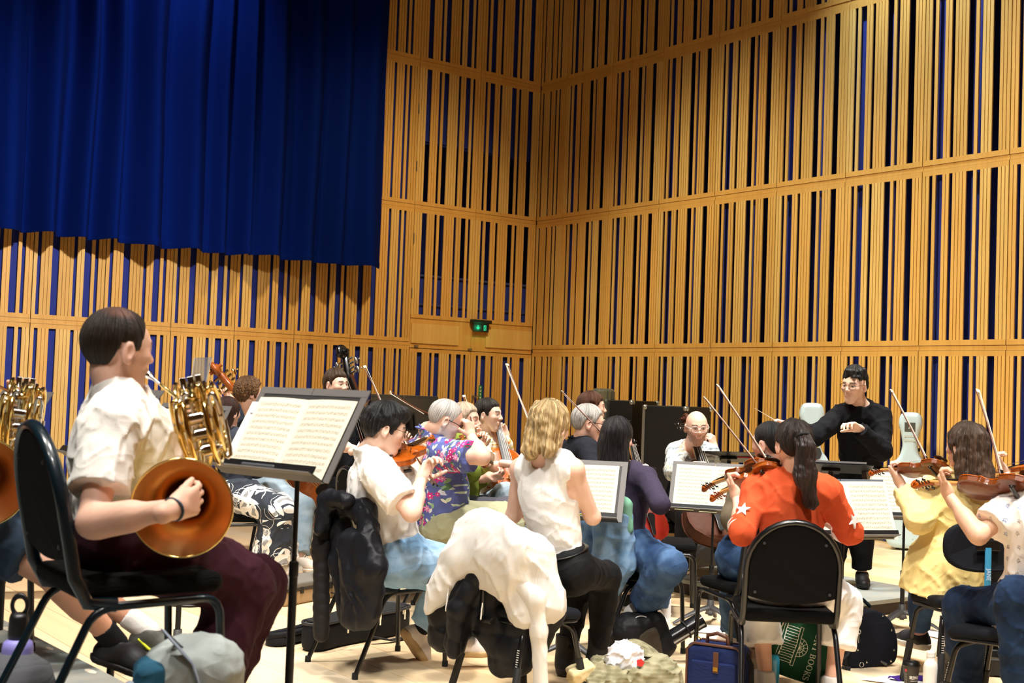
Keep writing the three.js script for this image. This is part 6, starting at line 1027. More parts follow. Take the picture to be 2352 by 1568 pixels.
garment('puffer_jacket', 'black puffer jacket hanging below the white cardigan', 'jacket', [
  { name: 'body', m: cloth(0x111216, { rough: .5, sheen: .5, bump: .0002 }), quilt: .115, fold: .006, links: [[[1015, 1345, 5.88], [1015, 1465, 5.9], .065, .07, .06], [[1070, 1330, D], [1045, 1480, D - .02], .065, .05, .06], [[1125, 1360, D], [1120, 1440, D], .065, .06, .06], [[1205, 1400, D - .05], [1185, 1510, D - .06], .085, .085, .06], [[1135, 1440, D + .02], [1150, 1530, D], .06, .05, .06], [[1275, 1400, D], [1230, 1490, D + .05], .06, .05, .06]] },
  { name: 'sleeve', m: cloth(0x111216, { rough: .5, sheen: .5, bump: .0002 }), quilt: .1, slant: .5, fold: .005, links: [[[1095, 1320, D - .06], [1052, 1400, D - .06], .045, .045], [[1052, 1400, D - .06], [1040, 1500, D - .05], .045, .03]] }]);
const backAt = at(1203, 1312, 5.9).setY(.73).addScaledVector(heading(48), -.24), backQ = new THREE.Quaternion().setFromAxisAngle(V(0, 1, 0), chairTurn(48));
garment('cardigan', 'white knitted cardigan spread over a chair back', 'cardigan', [
  { name: 'body', m: cloth(0xf7f4ee, { knit: 1, bump: .002 }), fold: .011, cell: .008, extra: [pEll(backAt.clone().add(V(0, -.01, 0)), .25, .185, .085, backQ, .06)], links: [[[1140, 1245, D - .04], [1060, 1280, D], .09, .085, .06], [[1060, 1280, D], [1005, 1365, D + .02], .075, .05, .05], [[1135, 1245, D - .04], [1215, 1275, D - .06], .09, .1, .06], [[1215, 1280, D - .06], [1252, 1370, D - .08], .1, .09, .06], [[1140, 1275, D - .06], [1180, 1340, D - .08], .09, .08, .06], [[1180, 1335, D - .08], [1205, 1405, D - .1], .085, .07, .06], [[1205, 1405, D - .1], [1270, 1395, D - .08], .07, .06, .05], [[1020, 1330, D], [985, 1395, D + .02], .05, .028, .04]], cuts: [[[1090, 1400, D - .06], [1105, 1355, D - .06], .06, .02]] },
  { name: 'sleeve', m: cloth(0xf7f4ee, { knit: 1, bump: .002 }), fold: .006, fx: 12, links: [[[1175, 1320, D - .14], [1230, 1375, D - .16], .045, .045], [[1230, 1370, D - .16], [1238, 1450, D - .15], .045, .036], [[1238, 1450, D - .15], [1243, 1620, D - .14], .036, .034]] },
  { name: 'drawstring', m: mat(0xf2f0ea, .8), fold: 0, cell: .004, links: [[[1108, 1385, D - .1], [1104, 1422, D - .1], .004, .004, .002]] }, { name: 'drawstring', m: mat(0xf2f0ea, .8), fold: 0, cell: .004, links: [[[1030, 1350, D - .05], [1024, 1402, D - .05], .004, .004, .002]] }]);
garment('quilted_jacket', 'dark grey quilted jacket hung over the viola player\'s chair', 'jacket', [
  { name: 'body', m: cloth(0x17181d, { rough: .45, sheen: .2, bump: .0002 }), fold: .013, fx: 10, fy: 3, links: [[[768, 1150, 6.28], [838, 1175, 6.12], .05, .055], [[785, 1170, 6.28], [782, 1290, 6.22], .045, .05], [[838, 1175, 6.12], [862, 1300, 6.0], .055, .06], [[782, 1290, 6.22], [800, 1415, 6.14], .05, .05], [[862, 1300, 6.0], [850, 1400, 6.02], .06, .05], [[800, 1240, 6.1], [815, 1420, 6.06], .055, .06], [[840, 1250, 6.05], [838, 1420, 6.02], .055, .05]] },
  { name: 'sleeve', m: cloth(0x1e1c1d, { rough: .6, sheen: .2, bump: .0001 }), quilt: .052, qa: .006, fold: .003, links: [[[745, 1190, 6.3], [738, 1260, 6.28], .05, .046], [[738, 1255, 6.28], [738, 1455, 6.24], .045, .042]] },
  { name: 'hood', m: cloth(0x15161b, { rough: .45, sheen: .2 }), fold: .012, links: [[[752, 1155, 6.24], [735, 1215, 6.2], .05, .035], [[760, 1145, 6.22], [800, 1150, 6.12], .045, .04]] }]);
garment('denim_jacket', 'blue denim jacket with a green hood over the chair of the purple-topped woman', 'jacket', [
  { name: 'body', m: denim.jacket, fold: .011, fx: 8, fy: 4, links: [[[1352, 1200, 7.0], [1345, 1290, 7.0], .06, .065], [[1400, 1170, 6.9], [1425, 1185, 6.88], .06, .06], [[1395, 1180, 6.9], [1382, 1300, 6.88], .07, .065], [[1430, 1190, 6.88], [1435, 1300, 6.88], .06, .055], [[1382, 1300, 6.88], [1388, 1370, 6.9], .062, .04], [[1435, 1290, 6.88], [1412, 1350, 6.9], .055, .04]] },
  { name: 'hood', m: cloth(0x7fb49a, { knit: 1, bump: .0015 }), fold: .008, links: [[[1400, 1140, 6.92], [1432, 1160, 6.86], .04, .045], [[1432, 1160, 6.86], [1447, 1215, 6.84], .04, .022], [[1400, 1140, 6.92], [1390, 1165, 6.85], .04, .03]] }]);
// ---------- cases and bags ----------
const caseCloth = cloth(0x17171a, { rough: .75, bump: .0008, sheen: .3 }), chrome = mat(0xd8d8d6, .2, { metalness: 1 }), brassFit = mat(0xc9a040, .3, { metalness: 1 });
function violinShape(k = 1) { return smoothShape([[-.39, .0], [-.36, .1], [-.24, .125], [-.1, .115], [.05, .09], [.2, .07], [.36, .062], [.4, .0], [.36, -.062], [.2, -.07], [.05, -.09], [-.1, -.115], [-.24, -.125], [-.36, -.1]].map(p => [p[0] * k, p[1] * k])); }
{ // open shaped case behind the chair
  const a = onFloor(690, 1500), b = onFloor(925, 1440), d = b.clone().sub(a).normalize(), t = thing('violin_case', 'black shaped violin case lying open behind the chair with the quilted jacket', 'instrument case', a.clone().lerp(b, .5), Math.atan2(-d.z, d.x)); t.scale.set(1.12, 1.5, 1.1);
  const body = extrude(violinShape(.98), .1, .025, 3).rotateX(-Math.PI / 2), inner = extrude(violinShape(.9), .012, .002).rotateX(-Math.PI / 2).translate(0, .094, 0);
  body.scale(-1, 1, -1); inner.scale(-1, 1, -1);
  obj('shell', body, caseCloth, t); obj('lining', inner, mat(0x0a0a0b, .95), t);
  const rim = violinShape(.98).getPoints(4).map(p => V(-p.x, .1, p.y)); obj('rim', sweep(rim, .006, 6, true), mat(0x26262a, .6), t);
  const lid = extrude(violinShape(.98), .035, .012, 2).rotateX(-Math.PI / 2), l = obj('lid', lid, caseCloth, t); l.scale.set(-1, 1, -1); l.position.set(-.02, .0, -.21); l.rotation.x = -.12;
  const lr = obj('lid_rim', sweep(violinShape(.96).getPoints(4).map(p => V(p.x, .04, p.y)), .014, 6, true, .8), caseCloth, l);
  for (const x of [-.22, .05, .27]) obj('latch', [rbx(.03, .022, .012, .003, x, .09, .115), bx(.012, .03, .008, x, .075, .12)], chrome, t);
  obj('strap', sweep([V(-.05, .03, .14), V(.05, .01, .19), V(.16, .008, .2), V(.24, .02, .15)], .016, 6, false, .25, V(0, 1, 0)), rubber, t);
}
{ // brown case by the print skirt
  const a = onFloor(640, 1392), b = onFloor(745, 1372), d = b.clone().sub(a).normalize(), t = thing('violin_case', 'tan and grey oblong instrument case lying closed by the print skirt', 'instrument case', a.clone().lerp(b, .5).add(V(0, 0, -.15)), Math.atan2(-d.z, d.x));
  obj('base', rbx(.72, .1, .26, .02, 0, .05, 0, 3), mat(0xa08560, .7), t); obj('lid', rbx(.73, .05, .27, .02, 0, .125, 0, 3), mat(0x6d685f, .7), t); obj('piping', rbx(.735, .012, .275, .005, 0, .1, 0), mat(0x2c2620, .7), t); for (const x of [-.2, .1]) obj('latch', rbx(.03, .04, .01, .003, x, .09, .135), mat(0x201c18, .4), t); obj('strap', sweep([V(.1, .04, .14), V(.2, .01, .18), V(.3, .02, .16), V(.4, .01, .2)], .014, 6, false, .3, V(0, 1, 0)), rubber, t);
}
{ // upright black case
  const t = thing('violin_case', 'upright black case with chrome studs right of the orange pullover', 'instrument case', onFloor(2015, 1530).add(V(-.06, 0, -.1)), .35);
  const sh = (d) => extrude(smoothShape([[-.16, 0], [-.17, .2], [-.13, .29], [0, .31], [.1, .25], [.15, .12], [.13, .02], [0, 0]]), d, .015, 3);
  const navy = cloth(0x12151f, { rough: .7, sheen: .4 }); obj('back_shell', sh(.1).translate(0, 0, -.055), cloth(0x0e0e10), t); obj('front_shell', sh(.08).translate(0, 0, .05), navy, t);
  const st = []; for (const [x, y] of [[-.1, .27], [.04, .28], [.1, .2], [.12, .09], [.1, .03], [-.06, .03], [-.12, .1], [-.13, .2]]) obj('stud', new THREE.SphereGeometry(.007, 8, 6).scale(1, 1, .5).translate(x, y, .131), chrome, t);
  obj('handle', sweep([V(-.12, .29, .0), V(-.08, .34, .0), V(.0, .35, 0), V(.05, .31, 0)], .011, 8), mat(0x1c2a33, .4), t);
  obj('strap', sweep([V(-.13, .2, .13), V(-.2, .08, .15), V(-.26, .015, .12), V(-.2, .01, .18)], .012, 6, false, .35), rubber, t); obj('clasp', [new THREE.TorusGeometry(.013, .003, 6, 14).translate(-.125, .2, .14), cyl(.003, .003, .05, -.125, .165, .142, 6)], chrome, t); obj('clasp', new THREE.TorusGeometry(.013, .003, 6, 14).translate(-.1, .02, .14), chrome, t);
}
{ // open case at the right edge
  const t = thing('violin_case', 'open black oblong violin case under the chair at the right edge', 'instrument case', onFloor(2300, 1540).add(V(.1, 0, .05)), -.15);
  obj('tray', [bx(.8, .02, .28, 0, .02, 0), rbx(.8, .09, .02, .008, 0, .05, .14), rbx(.8, .09, .02, .008, 0, .05, -.14), rbx(.02, .09, .28, .008, -.4, .05, 0), rbx(.02, .09, .28, .008, .4, .05, 0)], mat(0x1c1b1a, .6), t); obj('lining', [bx(.77, .03, .25, 0, .04, 0)], cloth(0x3a3326), t);
  const l = obj('lid', [bx(.8, .015, .28, 0, .14, 0), rbx(.8, .06, .015, .006, 0, .11, .14), rbx(.8, .06, .015, .006, 0, .11, -.14)], mat(0x15171f, .6), t); l.position.set(0, .07, -.16); l.rotation.x = -1.25; obj('lining_edge', bx(.78, .006, .01, 0, .1, .148), mat(0x7a2414, .7), l);
  for (const x of [-.3, 0, .25]) obj('latch', [rbx(.05, .03, .02, .006, x, .09, .155), cyl(.012, .012, .05, 0, 0, 0, 10).rotateZ(1.57).translate(x, .1, .16)], mat(0x101012, .3), t);
}
{ const t = thing('duster', 'crumpled pale cloth on the open case at the right edge', 'cloth', onFloor(2318, 1530).add(V(.02, .1, .04))); obj('cloth', sheet((u, v) => V((u - .5) * .2, .03 + .07 * Math.exp(-((u - .5) ** 2 + (v - .5) ** 2) * 8) + nz(u * 5, v * 5, 2) * .05, (v - .5) * .16), 20, 16, .002), cloth(0xdfe3b8), t); }
{ // black camera backpack with a lashed tube
  const t = thing('backpack', 'black camera backpack lying on its side below the blue jeans', 'backpack', onFloor(1470, 1515), .35), m = cloth(0x141416, { rough: .55, sheen: .3 });
  obj('body', blob([pBox(V(-.02, .13, 0), .16, .12, .11, new THREE.Quaternion().setFromEuler(new THREE.Euler(0, 0, .25)), .06), pEll(V(-.1, .15, .02), .09, .11, .11, null, .05), pEll(V(.1, .09, .05), .08, .08, .08, null, .05)], .009, { mod: folds(.006, 10, 10) }), m, t);
  obj('pocket', blob([pBox(V(-.03, .1, .1), .1, .08, .03, new THREE.Quaternion().setFromEuler(new THREE.Euler(0, 0, .3)), .02)], .008, { mod: folds(.004, 12, 12) }), cloth(0x3a332a), t);
  obj('zip', [tube([V(-.14, .2, .09), V(-.05, .255, .08), V(.06, .22, .08)], .003, 12, 5)], mat(0xb8b8b4, .4), t);
  obj('strap', [sweep([V(-.19, .2, .04), V(-.24, .12, .08), V(-.2, .03, .12), V(-.12, .01, .14)], .018, 6, false, .3)], m, t);
  const q = obj('tube', [cyl(.045, .045, .3, 0, 0, 0, 24), cyl(.047, .047, .012, 0, .15, 0, 24), cyl(.047, .047, .012, 0, -.15, 0, 24)], phys(0x121214, .25, { clearcoat: .5 }), t); q.position.set(.19, .15, .08); q.rotation.set(.3, 0, -1.0); obj('tube_stripe', bx(.01, .3, .003, 0, 0, .046), mat(0xb8b4b0, .5), q); obj('cord', new THREE.TorusGeometry(.049, .005, 6, 24).rotateX(Math.PI / 2).translate(0, .05, 0), rubber, q);
}
{ // olive tote with a plastic bag
  const t = thing('tote_bag', 'olive striped tote bag slumped on the floor below the black boots', 'bag', onFloor(1445, 1612).add(V(0, 0, -.02)), .2), ol = cloth(0xffffff, { map: dataTex(128, 128, (u, v) => { const s = Math.sin(v * 90) > .3 ? .12 : 0, c = mix(C(0x77745a), C(0x9a9478), clamp(.4 + s * 3 + tnoise(u, v, 6, 6, 4))).convertLinearToSRGB(); return [c.r, c.g, c.b]; }, true, 2, 2) });
  obj('body', blob([pBox(V(.0, .1, 0), .2, .1, .12, null, .08), pEll(V(.15, .1, 0), .1, .1, .12, null, .06), pEll(V(-.12, .07, .02), .12, .07, .12, null, .06), sub(pEll(V(-.05, .2, .02), .13, .07, .08, null), .03)], .008, { mod: folds(.022, 9, 9) }), ol, t);
  obj('flap', sheet((u, v) => V(-.14 + u * .32, .17 + .1 * Math.sin(u * 3) * (1 - v * .4) + nz(u * 4, v * 4, 1) * .03, -.06 + v * .07), 24, 10, .004), ol, t);
  const p = tag(obj('plastic_bag', localBase(blob([pEll(t.position.clone().add(V(-.03, .2, .02)), .09, .08, .06, null, .04)], .007, { mod: folds(.022, 14, 14) }), t.position), phys(0xe6e4ea, .3, { clearcoat: .3 })), 'crumpled white plastic bag with a red mark inside the olive tote', 'bag'); p.position.copy(t.position); obj('red_mark', new THREE.CircleGeometry(.02, 5).translate(.04, .2, .085), mat(0xc82c28, .6), p);
  const k = tag(obj('paper_bag', blob([pBox(V(-.22, .1, .05), .06, .08, .05, new THREE.Quaternion().setFromEuler(new THREE.Euler(.2, .4, .3)), .01)], .007, { mod: folds(.01, 12, 12) }), mat(0xd8c89a, .8)), 'crumpled pale paper bag left of the olive tote', 'bag'); k.position.copy(t.position);
}
{ // navy shoulder bag with leather trim
  const t = thing('shoulder_bag', 'navy briefcase with brown leather trim left of the arched chair', 'bag', onFloor(1652, 1592).add(V(0, 0, -.05)), -.5), _ = t.scale.setScalar(.78), nv = cloth(0x1d2a58, { rough: .8 }), lt = phys(0x5a3524, .45, { clearcoat: .3 });
  obj('body', blob([pBox(V(0, .15, 0), .19, .15, .085, null, .045)], .009, { mod: folds(.005) }), nv, t);
  obj('front_pocket', rbx(.3, .18, .03, .014, 0, .11, .09), nv, t);
  for (const z of [-.08, .075]) obj('trim', sweep([V(-.185, .02, z), V(-.185, .26, z), V(-.14, .3, z), V(.14, .3, z), V(.185, .26, z), V(.185, .02, z)], .009, 8), lt, t);
  obj('handle', sweep([V(-.07, .29, .02), V(-.065, .35, .03), V(0, .37, .03), V(.065, .35, .03), V(.07, .29, .02)], .013, 10), lt, t); obj('flap_strap', rbx(.035, .13, .006, .002, .02, .2, .112), lt, t); obj('buckle', [rbx(.03, .025, .008, .003, .02, .16, .117)], brassFit, t); obj('ring', [new THREE.TorusGeometry(.016, .004, 6, 16).translate(-.14, .31, 0)], brassFit, t);
  obj('strap', sweep([V(.18, .27, 0), V(.23, .2, .03), V(.24, .08, .05), V(.2, .02, .08)], .016, 6, false, .25), rubber, t);
}
{ // green tote bag
  const t = thing('tote_bag', 'dark green tote bag with white lettering and a drawn shop front under the arched chair', 'bag', onFloor(1842, 1590).add(V(0, 0, -.1)), -.1), gm = cloth(0x17402c);
  const tx = canvasTex(512, 512, (g, w, h) => { g.fillStyle = '#1d4a33'; g.fillRect(0, 0, w, h); g.fillStyle = '#eef0e6'; g.strokeStyle = '#eef0e6'; g.save(); g.translate(w * .64, h * .5); g.rotate(Math.PI / 2 + .0); g.font = '66px serif'; g.textAlign = 'center'; g.fillText('DAUNT BOOKS', 0, 0); g.restore(); g.lineWidth = 4; g.save(); g.translate(w * .3, h * .5); g.rotate(Math.PI / 2); g.strokeRect(-150, -70, 300, 22); g.strokeRect(-170, 60, 340, 20); for (let i = -3; i <= 3; i++) { g.strokeRect(i * 42 - 10, -44, 20, 100); } g.beginPath(); g.arc(0, -70, 70, Math.PI, 0); g.stroke(); g.beginPath(); g.arc(0, -70, 40, Math.PI, 0); g.stroke(); for (let i = 0; i < 8; i++) { g.beginPath(); g.moveTo(0, -70); g.lineTo(Math.cos(Math.PI + i * .45) * 70, -70 + Math.sin(Math.PI + i * .45) * 70); g.stroke(); } g.restore(); });
  const bagM = cloth(0xffffff, { map: tx });
  const f = (u, v) => V((u - .5) * .34 * (1 - .12 * v), .03 + v * .34, .07 * Math.sin(v * 2.6) * (1 - (2 * u - 1) ** 2 * .5) + nz(u * 4, v * 4, 3) * .025 + .02);
  const lean = new THREE.Group(); const fr = obj('front', sheet((u, v) => f(u, v), 24, 24, .003), bagM, t), bk = obj('back', sheet((u, v) => { const p = f(u, v); p.z = -p.z * .7 - .03; return p; }, 16, 16, .003), gm, t); fr.rotation.z = bk.rotation.z = -.25; fr.position.set(-.04, .02, 0); bk.position.set(-.04, .02, 0);
  obj('handle', sweep([V(-.1, .3, .05), V(-.06, .4, .07), V(.02, .43, .07), V(.08, .38, .05), V(.11, .3, .05)], .016, 6, false, .2), cloth(0xe6dcc6), t);
}
{ // grey rucksack, bottom left
  const t = thing('backpack', 'light grey rucksack with white straps at the foot of the nearest chair', 'backpack', at(440, 1565, 3.35).setY(RISER), .4), sc = t.scale.setScalar(.85), gr = cloth(0xa9b2b0, { rough: .8 });
  obj('body', blob([pBox(V(0, .19, 0), .15, .2, .11, null, .09), pEll(V(.02, .33, .0), .13, .09, .1, null, .06)], .01, { mod: folds(.01) }), gr, t);
  obj('side_panel', blob([pBox(V(-.13, .2, .03), .05, .16, .08, null, .04)], .01, { mod: folds(.008) }), cloth(0x2a5870), t);
  obj('strap', [sweep([V(-.04, .39, .05), V(-.1, .45, .08), V(-.02, .36, .12), V(.03, .22, .13)], .02, 6, false, .25)], cloth(0x8a93a0), t); obj('strap', [sweep([V(-.2, .3, .06), V(-.12, .27, .12), V(-.05, .15, .13)], .02, 6, false, .25)], cloth(0x8a93a0), t);
}
{ const t = thing('hat', 'rounded dark grey cap lying at the bottom left corner', 'hat', at(30, 1568, 3.95).setY(RISER)); obj('crown', lathe([[0, .16], [.06, .155], [.11, .12], [.13, .06], [.13, 0]], 32), cloth(0x55565a), t); obj('brim', lathe([[.125, .01], [.17, .003], [.17, .0], [.125, 0]], 32), cloth(0x55565a), t); }
// ---------- bottles, cup, papers ----------
function bottle(name, label, p, prof, m, cap, o = {}) { const t = thing(name, label, 'bottle', p); obj('body', lathe(prof, 28), m, t); if (cap) obj('cap', lathe(cap[0], 24), cap[1], t); return t; }
{ const t = bottle('drinks_bottle', 'lilac drinks bottle with a black loop lid beside the horn chair', at(40, 1500, 3.98).setY(RISER), [[0, 0], [.046, .003], [.048, .02], [.048, .17], [.044, .19], [.03, .2], [0, .2]], mat(0x8d87cf, .45), [[[0, .285], [.026, .28], [.03, .265], [.032, .215], [.03, .198], [0, .198]], mat(0x101012, .4)]); obj('loop', [new THREE.TorusGeometry(.024, .007, 8, 18).scale(1, 1.3, 1).translate(0, .305, 0)], mat(0x101012, .4), t); }
bottle('water_bottle', 'white metal water bottle without a lid beside the paper cup', onFloor(2136, 1612), [[0, 0], [.034, .003], [.036, .015], [.036, .17], [.03, .195], [.022, .205], [.021, .222], [.0225, .224], [.0225, .228], [.021, .23], [.0225, .24], [.0225, .248], [.018, .25], [.016, .2], [0, .19]], phys(0xf2f0ec, .3, { clearcoat: .4 }));
bottle('water_bottle', 'tall pale bottle with a lilac lid behind the tubular chair leg', onFloor(1530, 1452).add(V(0, 0, -.05)), [[0, 0], [.03, .003], [.032, .02], [.032, .19], [.026, .2], [0, .2]], mat(0xdfe4ee, .4), [[[0, .25], [.02, .248], [.026, .24], [.027, .2], [0, .2]], mat(0x9c98c8, .4)]);
bottle('drinks_can', 'cyan bottle left of the green tote bag', onFloor(1776, 1582), [[0, 0], [.026, .002], [.028, .012], [.028, .15], [.022, .17], [.014, .175], [0, .175]], phys(0x2aa8dc, .3, { clearcoat: .5 }));
{ const t = thing('paper_cup', 'black paper coffee cup with a black lid on the floor', 'cup', onFloor(2092, 1578)); const tx = canvasTex(512, 256, (g, w, h) => { g.fillStyle = '#3a3835'; g.fillRect(0, 0, w, h); g.fillStyle = '#c8b820'; g.fillRect(0, h - 18, w, 18); g.fillStyle = '#fff'; g.font = 'bold 52px sans-serif'; g.fillText('RINGT', 238, 150); g.fillRect(252, 168, 110, 4); g.fillStyle = '#c83048'; g.fillRect(186, 40, 26, 30); g.strokeStyle = '#b9c4b0'; g.lineWidth = 3; for (let k = 0; k < 4; k++) { g.beginPath(); g.arc(199, 96 + k * 32, 8, 0, 5); g.stroke(); } });
  const c = new THREE.CylinderGeometry(.042, .03, .115, 32, 1, true).translate(0, .0575, 0); const o = obj('cup', c, mat(0xffffff, .6, { map: tx }), t); o.rotation.y = 2.8; obj('bottom', cyl(.03, .03, .003, 0, .002, 0, 24), mat(0x2a2826, .7), t); obj('lid', lathe([[0, .125], [.034, .127], [.036, .133], [.04, .131], [.042, .122], [.0455, .118], [.0455, .112], [.042, .111]], 32), mat(0x121212, .35), t); }
function paper(label, corners) { const P = corners.map(([x, y]) => onFloor(x, y).setY(.004)), c = P[0].clone().add(P[2]).multiplyScalar(.5), t = thing('loose_paper', label, 'paper', c); obj('page', localBase(sheet((u, v) => { const a = P[0].clone().lerp(P[1], u), b = P[3].clone().lerp(P[2], u); const q = a.lerp(b, v); q.y += .002 + .003 * Math.sin(u * 3); return q; }, 6, 6, .001), c), plainPaper, t); return t; }
paper('white sheet of paper on the floor below the music stand', [[1585, 1452], [1690, 1462], [1698, 1442], [1625, 1437]]);
paper('white paper on the floor between the black trainers', [[2082, 1452], [2168, 1470], [2185, 1455], [2100, 1440]]);
paper('white paper under the coffee cup', [[1975, 1562], [2130, 1585], [2140, 1560], [2040, 1553]]);
{ const t = thing('scarf', 'purple fabric on the floor beside the coffee cup', 'scarf', onFloor(2095, 1566)); obj('cloth', sheet((u, v) => V(-.12 + u * .26, .008 + .02 * Math.abs(Math.sin(u * 7 + v * 2)), -.03 + v * .05 + .015 * Math.sin(u * 9)), 30, 6, .002), cloth(0x4a2c8a), t); }
// ---------- along the walls ----------
{ const t = thing('kettle_drum', 'hammered copper kettle drum at the left edge', 'kettle drum', at(20, 1110, 9.3).setY(0)); const cop = phys(0xffffff, .3, { metalness: 1, bumpMap: dataTex(128, 128, (u, v) => { const a = .5 + tnoise(u, v, 26, 18, 3); return [a, a, a]; }, false, 3, 1), bumpScale: .006 }); cop.color.setRGB(.85, .4, .2);
  obj('bowl', lathe([[0, .32], [.12, .33], [.22, .4], [.29, .5], [.32, .62], [.33, .8]], 40), cop, t); obj('hoop', lathe([[.32, .8], [.345, .8], [.345, .83], [.32, .835]], 40), chrome, t); obj('head', cyl(.325, .325, .006, 0, .832, 0, 40), mat(0xf0ece2, .6), t); for (let k = 0; k < 6; k++) { const a = k * 1.047; obj('tuning_rod', cyl(.008, .008, .24, Math.cos(a) * .35, .72, Math.sin(a) * .35, 8), chrome, t); } for (let k = 0; k < 3; k++) { const a = k * 2.094 + .4; obj('leg', sweep([V(Math.cos(a) * .2, .5, Math.sin(a) * .2), V(Math.cos(a) * .3, .2, Math.sin(a) * .3), V(Math.cos(a) * .32, 0, Math.sin(a) * .32)], .014, 8), blackPaint, t); } }
{ const t = thing('bench', 'long low dark bench behind the second horn player', 'bench', at(60, 1180, 8.2).setY(0), .35); obj('seat', rbx(1.4, .05, .3, .01, 0, .5, 0), mat(0xb8ad96, .7), t); for (const x of [-.6, .6]) obj('leg', bx(.05, .48, .26, x, .24, 0), mat(0x24201c, .6), t); }
{ const t = thing('acoustic_screen', 'clear acrylic acoustic screen standing behind the horn tubing', 'screen', at(455, 950, 8.2).setY(0)); const a = at(487, 820, 8.2).sub(t.position), b = at(440, 1010, 8.2).sub(t.position); const c0 = at(447, 822, 8.2).sub(t.position), c1 = at(418, 1010, 8.2).sub(t.position), ex = V(0, 0, -.006); const pane = sheet((u, v) => c1.clone().lerp(b, u).lerp(c0.clone().lerp(a, u), v).add(V(0, 0, .02 * Math.sin(u * 3))), 8, 8, .005); obj('pane', pane, phys(0xdfe4ec, .12, { transmission: .82, thickness: 0, ior: 1.5 }), t); obj('edge', sweep([c1, c0, a, b].map(p => p.clone()), .003, 6), phys(0xd8dce4, .15), t); obj('pole', sweep([V(0, 0, 0), b.clone().lerp(c1, .5)], .012, 8), blackPaint, t); obj('foot', lathe([[0, .03], [.14, .02], [.16, 0], [0, 0]], 24), blackPaint, t); obj('clamp', [rbx(.06, .05, .02, .004, b.x - .05, b.y + .03, b.z + .01)], chrome, t); }
{ // flight cases
  const mk = (label, px, d, w, h, dp) => { const t = thing('flight_case', label, 'flight case', at(px, 1100, d).setY(0), Math.atan2(-dirR.z, dirR.x) + Math.PI * 0 + .25), blk = mat(0x0d0d10, .6), alu = mat(0xb8b8b4, .35, { metalness: .8 }); obj('body', rbx(w, h, dp, .01, 0, h / 2 + .1, 0), blk, t); for (const sx of [-1, 1]) { obj('corner_strip', bx(.03, h, .03, sx * (w / 2 - .005), h / 2 + .1, dp / 2 - .005), sx < 0 ? alu : blk, t); for (const sz of [-1, 1]) obj('ball_corner', sph(.03, sx * (w / 2 - .01), h + .08, sz * (dp / 2 - .01)), alu, t); } obj('castor', [cyl(.05, .05, .04, 0, 0, 0, 14).rotateZ(1.57).translate(-w / 2 + .1, .05, dp / 2 - .1)], rubber, t); obj('castor', [cyl(.05, .05, .04, 0, 0, 0, 14).rotateZ(1.57).translate(w / 2 - .1, .05, dp / 2 - .1)], rubber, t); return t; };
  const a = mk('black flight case with metal corners behind the purple-topped woman', 1446, 13.2, .34, 1.3, .5); obj('panel', rbx(.3, .5, .03, .01, .05, .95, .31), mat(0x141417, .5), a);
  mk('tall black flight case behind the bald man', 1552, 12.8, .5, 1.26, .5);
  const c = thing('amplifier', 'small black amplifier with a white badge beside the flight cases', 'amplifier', at(1462, 1100, 11.8).setY(0), .2); obj('cabinet', rbx(.3, .78, .28, .01, 0, .4, 0), mat(0x161310, .8), c); obj('grille', bx(.26, .4, .01, 0, .28, .142), mat(0x0c0c0c, .9), c); obj('control_panel', rbx(.26, .09, .02, .005, 0, .68, .14), mat(0xb0a680, .4), c); for (let k = 0; k < 6; k++) obj('knob', cyl(.01, .01, .016, 0, 0, 0, 10).rotateX(1.57).translate(-.1 + k * .04, .68, .157), mat(0x18181a, .4), c); obj('badge', extrude(poly([[-.06, -.05], [.01, .06], [.08, .06], [.02, -.05]]), .008).translate(.0, .5, .142), mat(0xe8e6e0, .6), c);
}
{ const t = thing('water_cooler', 'clear water cooler bottle standing behind the red-haired man', 'water cooler', at(1382, 1000, 13.2).setY(0)); obj('cabinet', rbx(.3, .98, .3, .03, 0, .49, 0), mat(0xd8d8d4, .4), t); obj('bottle', lathe([[.05, .98], [.06, 1.02], [.125, 1.08], [.13, 1.15], [.124, 1.17], [.13, 1.19], [.13, 1.3], [.124, 1.32], [.13, 1.36], [.128, 1.48], [.1, 1.515], [0, 1.52]], 32), phys(0xb8c4c0, .1, { transmission: .8, thickness: 0, ior: 1.4 }), t); }
